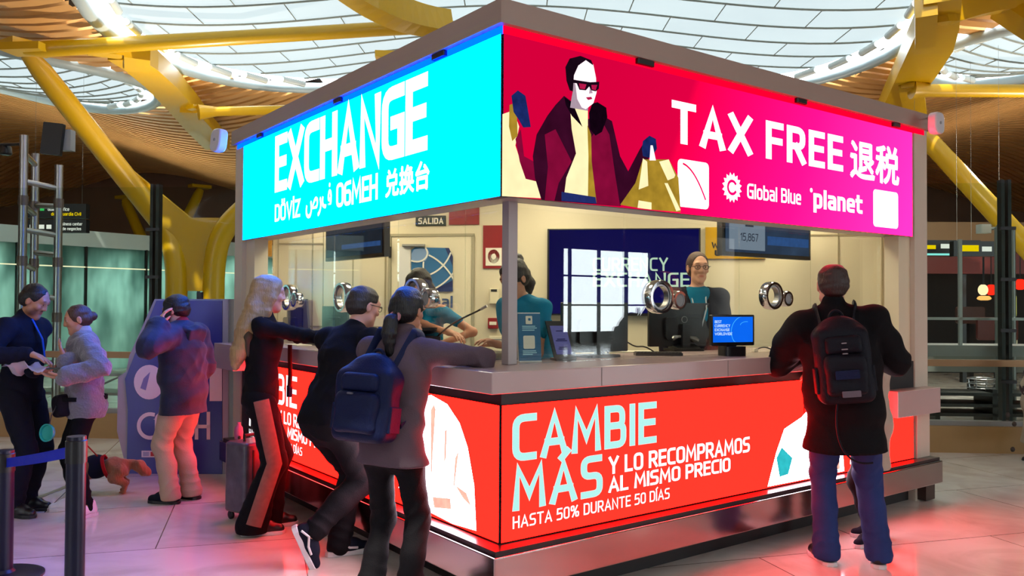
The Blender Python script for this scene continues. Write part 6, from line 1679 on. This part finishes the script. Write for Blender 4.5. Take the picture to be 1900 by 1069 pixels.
# shoulder bag strap and scarf panel
v = Vol(); v.ell(p.chest+p.rt*.07-p.fw*.088+p.up*.03, (.07, .032, .14), p.R@rotz(-.3), .01); soft('shawl', v, cloth('olive_shawl', '#4a4238'), p.root, .006, (.003, 25, 23))
sb = thing('scarf', 'red scarf end hanging from the arm of the blonde woman', 'scarf', onL(541, 700, -.22))
q0 = onL(538, 640, -.22); obj('fabric', MB().tube([q0, q0-Zv*.1, q0-Zv*.22-Y1*.01, q0-Zv*.3], .012, 8, sx=2.4), cloth('red_scarf', '#6a1c16'), sb); obj('end_piece', MB().rbox(q0-Zv*.33, (.03, .045, .08), r=.008), cloth('navy_end', '#182244'), sb)

# ---- man in black with glasses
f1 = gnd(628, 1050)
p = Person('man in black with glasses leaning over the left counter', (f1.x+.02, f1.y+.1), (.9, .25), 1.79, sh=.2, g=1.05, lean=(0, .4), pel=(0, -.06, -.06), head=(-.25, .28, 0), skin='pink',
           feet=[(-.07, .1, 0, -.45, 0), (-.06, -.23, .165, -.75, 1.15)],
           hands=[dict(w=(.03, 1.55, 1.28), wd=(.9, -.2, 0), n=(0, 0, -1), pole=(-1, -.2, -.6), curl=.3), dict(w=(.05, 1.0, 1.34), wd=(.6, .2, .7), n=(-1, 0, 0), pole=(1, -.2, -.6), curl=.7)])
p.body(); p.hair(HAIR['grey'], 'short', front=.062); p.glasses()
p.top('sweater', BLK, hem=.82, r=.012, fold=(.003, 20, 31), collar=.012); p.trousers('trousers', CHAR, r=.012, ankle=.062, fold=(.004, 22, 32)); p.shoes(SUEDE, RUBW, .032, .02, stripe=RUBW)

# ---- woman with the backpack
P0 = V(-.60, 4.22)
p = Person('woman with a ponytail and grey top leaning one arm on the counter corner', XY(P0), (.86, .5), 1.66, sh=.175, hipw=.084, g=1.0, lean=(.02, .16), twist=.15, head=(-.1, .12, 0), skin='warm', female=True,
           feet=[(-.12, -.02, 0, .15, 0), (.1, .0, 0, -.1, 0)],
           hands=[dict(w=(.0, .78, 1.29), wd=(.8, -.3, 0), n=(0, 0, -1), pole=(-1, -.3, -.5), curl=.4), dict(w=(.0, .36, 1.285), wd=(.3, .9, 0), n=(0, 0, -1), pole=(1, .25, -.1), curl=.4)])
p.body()
def pony(s, v):
    v.path([s.h(0, -.1, -.035), s.h(0, -.14, -.07), s.h(.0, -.15, -.14), s.h(.0, -.13, -.24)], [.026*s.hs, .034*s.hs, .038*s.hs, .022*s.hs], .012)
p.hair(HAIR['black'], 'pony', front=.065, extra=pony, thick=1.04)
obj('hair_tie', MB().ring(Vector(p.h(0, -.115, -.045)), .024*p.hs, [(.012*math.cos(a), .012*math.sin(a)) for a in [2*math.pi*i/8 for i in range(8)]], (Vector(p.rt), Vector(unit(p.up+p.fw*.4)), Vector(unit(-p.fw+.4*p.up))), 18), cloth('pink_tie', '#b07a80'), p.root, local=True, smooth=True)
p.top('jacket', MAUVE, hem=.80, r=.012, flare=.05, fold=(.004, 18, 41), hoodie=True, collar=.02, cuff=.01)
p.trousers('trousers', CHAR, ankle=.075, knee=1.0, flare=.01, hem=.03, fold=(.003, 26, 42)); p.shoes(LEATHB, RUBB)
backpack('dark blue backpack hanging low on the woman with the ponytail', p, PACKB, .32, .42, .17, .1, -.05, panels=[('label', -.02, .02, .03, .01, PATCH)])

# ---- suited man, far left
f0 = gnd(62, 952)
p = Person('bearded man in a dark suit with a lanyard reading a paper at far left', XY(f0-RV*.1), (RV.x*.9+FV.x*-.1, RV.y*.9-FV.y*.1), 1.72, sh=.19, g=1.0, lean=(0, .04), head=(.1, .5, 0), skin='tan',
           feet=[(-.1, -.02, 0, .0, 0), (.1, .02, 0, -.15, 0)],
           hands=[dict(w=tuple(at(62, 690, 6.0)), wd=tuple(RV*1-FV*.2), n=(0, 0, 1), pole=(-.5, -1, -.6), curl=.5), dict(w=tuple(at(52, 655, 5.88)), wd=tuple(RV*1-Zv*.35), n=(0, 0, -1), pole=(.8, -1, -.3), curl=.25)])
p.body(beard=(.32, .26, .26), vox=.0055); p.hair(HAIR['black'], 'short', front=.07)
p.top('suit_jacket', NAVY, hem=.84, r=.014, fold=(.003, 18, 51), collar=.012)
p.trousers('trousers', cloth('suit_trouser', '#12131e'), r=.012, ankle=.062); p.shoes(LEATHB, RUBB)
obj('shirt_cuff', MB().tube([Vector(p.wri[1]-(p.wri[1]-p.elb[1])*.06), Vector(p.wri[1]+p.hnd[1][0]*.006)], .034, 12), cloth('blue_shirt', '#5f78b8'), p.root, local=True)
obj('lanyard', MB().tube([Vector(p.neck+np.array([.03, .075, -.01])), Vector(p.chest+np.array([.015, .155, .02])), Vector(p.chest+np.array([.0, .165, -.12]))], .005, 6, sx=2.4), cloth('blue_lanyard', '#2a58b0'), p.root, local=True)
pp = at(58, 688, 5.95)
t = thing('paper', 'crumpled pale paper held by the suited man and woman', 'paper', pp)
N = 9; vs = []; fs = []
for i in range(N+1):
    for j in range(5): vs.append(pp+RV*(-.16+.032*i)+FV*(-.09+.045*j)+Zv*(.035-.012*math.sin(i*.9)+.03*math.sin(j*1.3+i*.6)-.012*j+(.03 if 2 < i < 6 else 0)))
fs = [(i*5+j, (i+1)*5+j, (i+1)*5+j+1, i*5+j+1) for i in range(N) for j in range(4)]
o = obj('sheet', MB().add(vs, fs), mat('paper_pale', '#cfc0c8', .8), t, smooth=True); sd = o.modifiers.new('thick', 'SOLIDIFY'); sd.thickness = .003

# ---- woman in the grey sweater
f0 = gnd(152, 952)
p = Person('woman in a grey sweater and white sneakers looking at a paper', XY(f0+RV*.01), (-RV.x*.85-FV.x*.5, -RV.y*.85-FV.y*.5), 1.555, sh=.175, g=1.02, lean=(0, .03), head=(.05, .25, 0), skin='warm', female=True,
           feet=[(-.14, -.02, 0, .6, 0), (.14, .05, 0, -.15, 0)],
           hands=[dict(w=tuple(at(122, 699, 5.85)), wd=tuple(-RV-FV*.1), n=(0, 0, 1), pole=(-1, -.3, -.8), curl=.35), dict(w=tuple(at(124, 668, 5.98)), wd=tuple(-RV*.3+Zv*.5+FV*.0), n=(0, -1, 0), pole=(1, -.2, -1), curl=.3)])
p.body(vox=.0055); p.hair(HAIR['brown'], 'bun', front=.08, thick=.99)
p.top('sweater', KNIT, hem=.80, r=.03, loose=1.06, fold=(.004, 24, 61), cuff=.012, flare=-.012)
v = Vol(); v.cone(p.neck-p.up*.06, p.neck+p.up*.035, .078, .058, .02); soft('turtleneck', v, TURT, p.root, .007, (.002, 40, 62))
p.trousers('leggings', BLK, ankle=.046, knee=.92, fold=(.0015, 30, 63)); p.shoes(LEATHW, RUBW, .03)
v = Vol(); v.box(p.pel+np.array([.02, .15, -.03]), (.14, .05, .085), rotz(.1)@roty(.15), .04, .02)
hb = thing('belt_bag', 'dark belt bag worn at the waist of the sweater woman', 'bag', p.root.location+Vector((0, 0, .8)), p.rz)
v.P = [(q[0], q[1]-np.array([0, 0, .8]))+q[2:] for q in v.P]; soft('pouch', v, cloth('belt_bag', '#1c1620'), hb, .008, (.002, 25, 64))
obj('belt', MB().ring(Vector((p.pel[0], p.pel[1]+.02, p.pel[2]-.8+.03)), .17, [(-.004, -.015), (.004, -.015), (.004, .015), (-.004, .015)], (Vector((1, 0, 0)), Vector((0, 1, 0)), Vector((0, 0, 1))), 30), BLK, hb, local=True)
ph = at(108, 684, 5.86); t = thing('smartphone', 'dark smartphone in the hand of the sweater woman', 'phone', ph); obj('case', MB().rbox(ph, (.14, .07, .009), (RV, FV, Zv), .01), BLACK, t)
bw = at(92, 803, 5.82); t = thing('travel_bowl', 'round teal travel bowl hanging from the belt bag', 'bowl', bw)
bn_ = (RV*-.3-FV*.9+Zv*.1).normalized(); bx_ = bn_.cross(Zv).normalized(); by_ = bx_.cross(bn_)
obj('bowl', MB().lathe(bw, [(.052, 0), (.06, .012), (.062, .03), (.054, .03), (.05, .016), (.02, .012)], 28, (bx_, by_, bn_)), mat('teal_rubber', '#1e9a90', .5), t, smooth=True)
obj('clip', MB().tube([bw+Zv*.06, bw+Zv*.12+FV*.02, Vector(p.w(p.pel+np.array([.03, .17, .0])))], .004, 6), BLACK, t)

# ---- dog
dg = gnd(192, 916)
t = thing('dog', 'small tan long haired dog in a dark harness behind the sweater woman', 'dog', dg, math.atan2(-RV.y-FV.y*.25, -RV.x-FV.x*.25)-math.pi/2)   # faces left, local +Y is forward
FUR = mat('fur_tan', '#9a6248', .9, var=.4, scale=22, stretch=(1, 1, .4), bump=1.0, bscale=60, sheen=.3)
v = Vol(); z = .21
v.ell((0, -.1, z), (.075, .11, .085), None, .05); v.ell((0, .1, z+.01), (.075, .11, .085), None, .05); v.cone((0, .18, z+.03), (0, .27, z+.1), .06, .05, .04)
v.ell((0, .3, z+.13), (.055, .06, .055), None, .03); v.cone((0, .34, z+.115), (0, .4, z+.1), .03, .02, .02)
for sx in (-1, 1):
    v.path([(sx*.05, .14, z), (sx*.05, .15, .1), (sx*.05, .145, .02), (sx*.05, .17, .014)], [.035, .026, .02, .018], .02)
    v.path([(sx*.055, -.13, z-.01), (sx*.055, -.09, .13), (sx*.055, -.17, .08), (sx*.055, -.155, .02), (sx*.055, -.13, .014)], [.055, .035, .022, .02, .018], .02)
    v.path([(sx*.045, .29, z+.17), (sx*.065, .28, z+.12)], [.02, .024], .01)
v.path([(0, -.19, z+.03), (0, -.27, z+.0), (0, -.31, z-.05), (0, -.335, z-.07)], [.022, .042, .036, .016], .03)
soft('body', v, FUR, t, .006, (.006, 60, 71, (0, 0, -1), .3))
v = Vol(); v.ell((0, .06, z+.012), (.09, .11, .098), None, .02); v.cut((0, -.02, z), (0, -1, .3)); v.cut((0, 0, z-.09), (0, 0, -1)); soft('harness', v, cloth('harness', '#171a2c'), t, .006)
obj('red_trim', MB().ring((0, -.018, z+.01), .088, [(-.004, -.012), (.01, -.012), (.01, .012), (-.004, .012)], (Vector((1, 0, 0)), Vector((0, .3, 1)).normalized(), Vector((0, -1, .3)).normalized()), 26), cloth('red_trim', '#a81c24'), t, local=True)
for sx in (-1, 1): pass
obj('nose', MB().ball((0, .42, z+.103), .011, 8, 6), BLACK, t, local=True, smooth=True)
ey = MB().ball((.03, .345, z+.145), .009, 8, 6).ball((-.03, .345, z+.145), .009, 8, 6); obj('eye', ey, BLACK, t, local=True, smooth=True)
ls = thing('dog_leash', 'thin red leash from the dog to the sweater woman', 'leash', dg)
obj('cord', MB().tube(bez([dg+Zv*.3-RV*.05, at(170, 835, 6.3), at(150, 815, 6.0)], 10), .005, 6), cloth('red_leash', '#a0302a'), ls)

# ---- man on the phone
f0 = gnd(338, 930)
p = Person('man in a navy hooded parka and beige trousers on the phone', XY(f0+RV*.0), (-RV.x*.95+FV.x*.25, -RV.y*.95+FV.y*.25), 1.63, sh=.195, g=1.18, lean=(0, .05), head=(.15, .3, 0), skin='fair', hs=1.04,
           feet=[(-.09, .04, 0, .1, 0), (.09, -.02, 0, -.1, 0)],
           hands=[dict(w=tuple(at(294, 606, 6.33)), wd=tuple(RV*.22+Zv*.9+FV*.15), n=tuple([.6, -.5, 0]), pole=(-.1, -.35, -1), curl=.55), dict(t=(.2, .12, .85), d=(0, .2, -1), n=(-1, 0, 0))])
p.body(); p.hair(HAIR['black'], 'short', front=.055, thick=1.05)
p.top('parka', PARKA, hem=.735, r=.03, flare=.03, belly=.03, fold=(.005, 15, 81), cuff=.02, boxy=.02)
v = Vol(); v.box(p.neck-p.up*.1-p.fw*.125, (.105, .02, .085), p.R@rotx(.25), .019, .03); v.path([p.neck+p.rt*.1+p.fw*.03-p.up*.01, p.neck+p.rt*.085-p.fw*.08-p.up*.02, p.neck-p.fw*.115-p.up*.03, p.neck-p.rt*.085-p.fw*.08-p.up*.02, p.neck-p.rt*.1+p.fw*.03-p.up*.01], [.03, .034, .036, .034, .03], .03); soft('hood', v, PARKA, p.root, .008, (.004, 22, 82))
v = Vol(); v.cone(p.neck-p.up*.02-p.fw*.02, p.neck+p.up*.03, .068, .062, .02); soft('collar_lining', v, cloth('red_lining', '#a03038'), p.root, .007)
p.trousers('trousers', BEIGE, r=.014, ankle=.068, fold=(.005, 22, 83)); p.shoes(SUEDE, RUBB, .024)
ph = Vector(p.w(p.h(-.09, .03, -.005))); t = thing('smartphone', 'black smartphone held to the ear of the parka man', 'phone', ph)
obj('case', MB().rbox(ph, (.075, .15, .009), ((-RV*.9+FV*.3+Zv*.2).normalized(), (Zv+RV*.2).normalized(), ((-RV*.9+FV*.3+Zv*.2).normalized()).cross((Zv+RV*.2).normalized()).normalized()), .01), BLACK, t)

# ---- clerks inside the kiosk
ZP = .27
c0 = at(787, 620, 5.75)
p = Person('clerk in a teal shirt with long dark hair hidden behind a chrome ring', XY(c0), (-.75, -.45), 1.55, ZP, sh=.17, female=True, head=(.2, .35, 0), skin='warm', lean=(0, .1),
           hands=[dict(w=(.42, 1.25, 1.30), n=(0, 0, -1), pole=(-1, -.3, -.4), curl=.5), dict(w=(.46, .9, 1.30), n=(0, 0, -1), pole=(1, -.3, -.4), curl=.5)])
p.body()
def midhair(s, v):
    for sx in (-1, 1): v.path([s.h(sx*.065, .0, .05), s.h(sx*.085, -.005, -.04), s.h(sx*.085, -.0, -.15)], [.03*s.hs, .034*s.hs, .024*s.hs], .03)
    v.path([s.h(0, -.08, .02), s.h(0, -.1, -.16)], [.06*s.hs, .05*s.hs], .04)
p.hair(HAIR['dark'], 'long', front=.06, extra=midhair, thick=1.04); p.top('shirt', TEALC, hem=.84, r=.004, sleeve=.3, fold=(.003, 22, 91)); p.trousers('trousers', BLK); p.shoes(LEATHB, RUBB)
c1 = at(990, 620, 5.15)
p = Person('clerk in a teal shirt with dark tied hair bent over papers behind the corner post', XY(c1), (-.8, -.1), 1.6, ZP, sh=.175, female=True, g=1.08, head=(.1, .5, 0), skin='warm', lean=(0, .22),
           hands=[dict(w=tuple(at(925, 640, 4.95)), wd=(-.8, 0, .3), n=(0, 0, -1), pole=(-.6, -.5, -1), curl=.6), dict(w=(.55, .55, 1.3), n=(0, 0, -1), pole=(1, -.5, -.6), curl=.6)])
p.body()
def tied(s, v): v.ell(s.h(0, -.1, .095), np.array([.035, .04, .04])*s.hs, s.Rh, .01); v.path([s.h(0, -.1, .0), s.h(0, -.12, -.1), s.h(0, -.11, -.16)], [.045*s.hs, .045*s.hs, .02*s.hs], .03)
p.hair(HAIR['dark'], 'pony', front=.06, extra=tied, thick=1.04); p.top('shirt', TEALC, hem=.84, r=.006, sleeve=.3, fold=(.004, 22, 92)); p.trousers('trousers', BLK); p.shoes(LEATHB, RUBB)
c2 = at(1293, 600, 6.15)
p = Person('standing clerk with glasses, dark blazer and lanyard inside the kiosk', XY(c2), (-.62, -.78), 1.69, ZP, sh=.17, female=True, head=(.12, .05, .0), skin='fair')
p.body(vox=.005); p.hair(HAIR['brown'], 'bun', front=.085, thick=.985, fold=(.001, 70, 3, (0, 0, 1), .2)); p.glasses()
p.top('shirt', TEALC, hem=.86, r=.0, sleeve=.4); 
bl = cloth('dark_blazer', '#191822')
S = p.S; v = Vol(); sq = (p.fw, .74)
v.cone(p.pel-p.up*.06, p.waist, .165*S, .15*S, .05, sq); v.cone(p.waist, p.chest, .15*S, .166*S, .05, sq); v.cone(p.chest, p.neck-p.up*.08*S, .166*S, .105*S, .05, sq)
for sx in (-1, 1): v.ell(p.chest+p.rt*sx*.07*S+p.fw*.075*S-p.up*.01, (.066*S, .052*S, .062*S), p.R, .05)
for i in range(2):
    v.cone(p.neck-p.up*.06*S, p.shd[i]-p.up*.01, .066*S, .074*S, .05); v.cone(p.shd[i]-p.up*.01, p.elb[i], .074*S, .06*S, .03); v.cone(p.elb[i], p.wri[i], .06*S, .045*S, .02)
v.cone(p.neck+p.fw*.1-p.up*.0, p.chest+p.fw*.17-p.up*.2, .07, .05, .01, None, 1); v.cone(p.neck+p.up*.05, p.neck-p.up*.05+p.fw*.03, .075, .085, .01, None, 1)
soft('blazer', v, bl, p.root, .008, (.003, 20, 94))
ld_ = MB()
for sx in (-1, 1): ld_.tube([Vector(p.neck+p.rt*sx*.055+p.fw*.03-p.up*.0), Vector(p.chest+p.rt*sx*.045+p.fw*.135*S/1.0+p.up*.02), Vector(p.chest+p.fw*.15*S-p.up*.14)], 0.003, 6, sx=1.8)
obj('lanyard', ld_, cloth('white_lanyard', '#c2ccd0'), p.root, local=True)
p.trousers('trousers', BLK); p.shoes(LEATHB, RUBB)

# ---- child at the right edge
f0 = gnd(1907, 854)
p = Person('child in a spotted cream coat cut off by the right edge of the photo', XY(f0+RV*.1), (-.2, .95), 1.05, sh=.2, g=1.25, head=(0, .1, 0), skin='fair', hs=1.12)
p.body(); p.hair(HAIR['dark'], 'long', thick=1.12)
p.top('coat', cloth('spotted_coat', '#a89684'), hem=.3, r=.05, flare=.06, boxy=.05, fold=(.006, 16, 95)); p.trousers('trousers', CHAR); p.shoes(LEATHB, RUBB)
v = Vol(); v.cone(p.chest-p.up*.02, p.neck-p.up*.05, .2, .14, .03, (p.fw, .8)); soft('scarf', v, cloth('camo_scarf', '#4a3c40', .9, .6, scale=20), p.root, .009, (.008, 18, 96))
for (px_, py_) in ((1882, 787), (1879, 834), (1870, 770)): obj('dark_patch', MB().ball(at(px_, py_, 8.36), (.03, .02, .026), 10, 7), mat('patch_brown', '#2c1c16', .6), p.root, smooth=True)

# ------------------------------------------------------------ suitcase, stanchions, floor strip
b0 = gnd(428, 966)
def case(label, base, w, d, h, m, yaw, rr_=.03):
    t = thing('suitcase', label, 'suitcase', base, yaw); e = Vector((math.cos(yaw), math.sin(yaw), 0)); f = Vector((-e.y, e.x, 0)); A = (e, f, Zv)
    obj('shell', MB().rbox(base+Zv*(.06+h/2), (w, d, h), A, .04, 5), m, t, bevel=.018, smooth=True)
    g = MB()
    for i in range(4): g.box(base+e*(-w*.3+w*.2*i)-f*(d/2+.002)+Zv*(.06+h/2), (.012, .008, h*.8), A)
    obj('rib', g, DSTEEL, t)
    for a in (-1, 1):
        for b in (-1, 1):
            c = base+e*(a*(w/2-.04))+f*(b*(d/2-.04)); obj('wheel', MB().lathe(c+Zv*.03-e*.012, [(.02, 0), (.03, .004), (.03, .02), (.02, .024)], 14, (f, Zv, e)).box(c+Zv*.05, (.03, .02, .03), A), BLACK, t)
    obj('handle', MB().tube([base+e*(-w*.25)+Zv*(h+.06), base+e*(-w*.25)+Zv*(h+.1), base+e*(w*.25)+Zv*(h+.1), base+e*(w*.25)+Zv*(h+.06)], .012, 8), BLACK, t)
    return t
SHELL = mat('marbled_grey_shell', '#4c4650', .3, var=.7, scale=14, coat=.3)
case('grey marbled suitcase standing behind the blonde woman', b0+RV*.13+FV*.12, .36, .24, .5, SHELL, .35)
b1 = gnd(522, 930)
case('small red suitcase between the blonde woman and the left screen', Vector((-.32, b1.y+.12, 0)), .2, .16, .42, mat('red_shell', '#7a1420', .35), 1.4)
hdw = thing('drink_bottle', 'small pink bottle standing on the red suitcase', 'bottle', Vector((-.32, b1.y+.12, .53)))
obj('flask', MB().lathe(Vector((-.32, b1.y+.12, .5)), [(.03, 0), (.034, .05), (.03, .09), (.014, .11), (.014, .13)], 14), mat('pink_flask', '#a05a80', .4), hdw, smooth=True)

def stanchion(label, base, h, r, rb):
    t = thing('stanchion', label, 'stanchion', base, group='belt barrier posts')
    obj('post', MB().lathe(base, [(r, .02), (r, h-.1), (r, h-.02), (r*.98, h)], 28), mat('stanchion_navy', '#14142a', .35, .3, var=.05), t, smooth=True)
    obj('belt_head', MB().lathe(base+Zv*(h-.12), [(r+.004, 0), (r+.004, .1), (r, .104)], 28), BLACK, t, smooth=True)
    obj('base', MB().lathe(base, [(rb, 0), (rb, .012), (rb*.85, .024), (rb*.3, .034), (r, .05)], 40), mat('stanchion_base', '#24222e', .35, .4), t, smooth=True)
    return t
s0 = at(142, 812, 3.83); s0.z = 0
s1 = at(8, 900, 4.75); s1.z = 0
stanchion('black belt barrier post in the left foreground', s0, .95, .042, .18)
stanchion('low dark barrier post cut off at the left edge', s1, .72, .05, .21)
bt = thing('barrier_belt', 'blue belt strap stretched between the two barrier posts', 'belt', s0+Zv*.86)
e = (s1-s0).normalized(); a0 = s0+e*.045+Zv*.875; a1 = s1-e*.05+Zv*.655
mid = (a0+a1)/2-Zv*.01
Pm = bez([a0, mid, a1], 10); vs = []
for q in Pm: vs += [q+Zv*.026, q-Zv*.026]
o = obj('strap', MB().add(vs, [(2*i, 2*i+1, 2*i+3, 2*i+2) for i in range(10)]), cloth('belt_blue', '#1c2cb8', .5, bump=.3, bscale=300), bt); sd = o.modifiers.new('thick', 'SOLIDIFY'); sd.thickness = .003
fs_ = MB(); g0, g1 = gnd(30, 940), gnd(230, 862); u = (g1-g0).normalized(); n_ = Vector((-u.y, u.x, 0))
fs_.box((g0+g1)/2-n_*.0+Zv*.002, ((g1-g0).length, .05, .004), (u, n_, Zv))
struct('trim_3', fs_, STEEL)
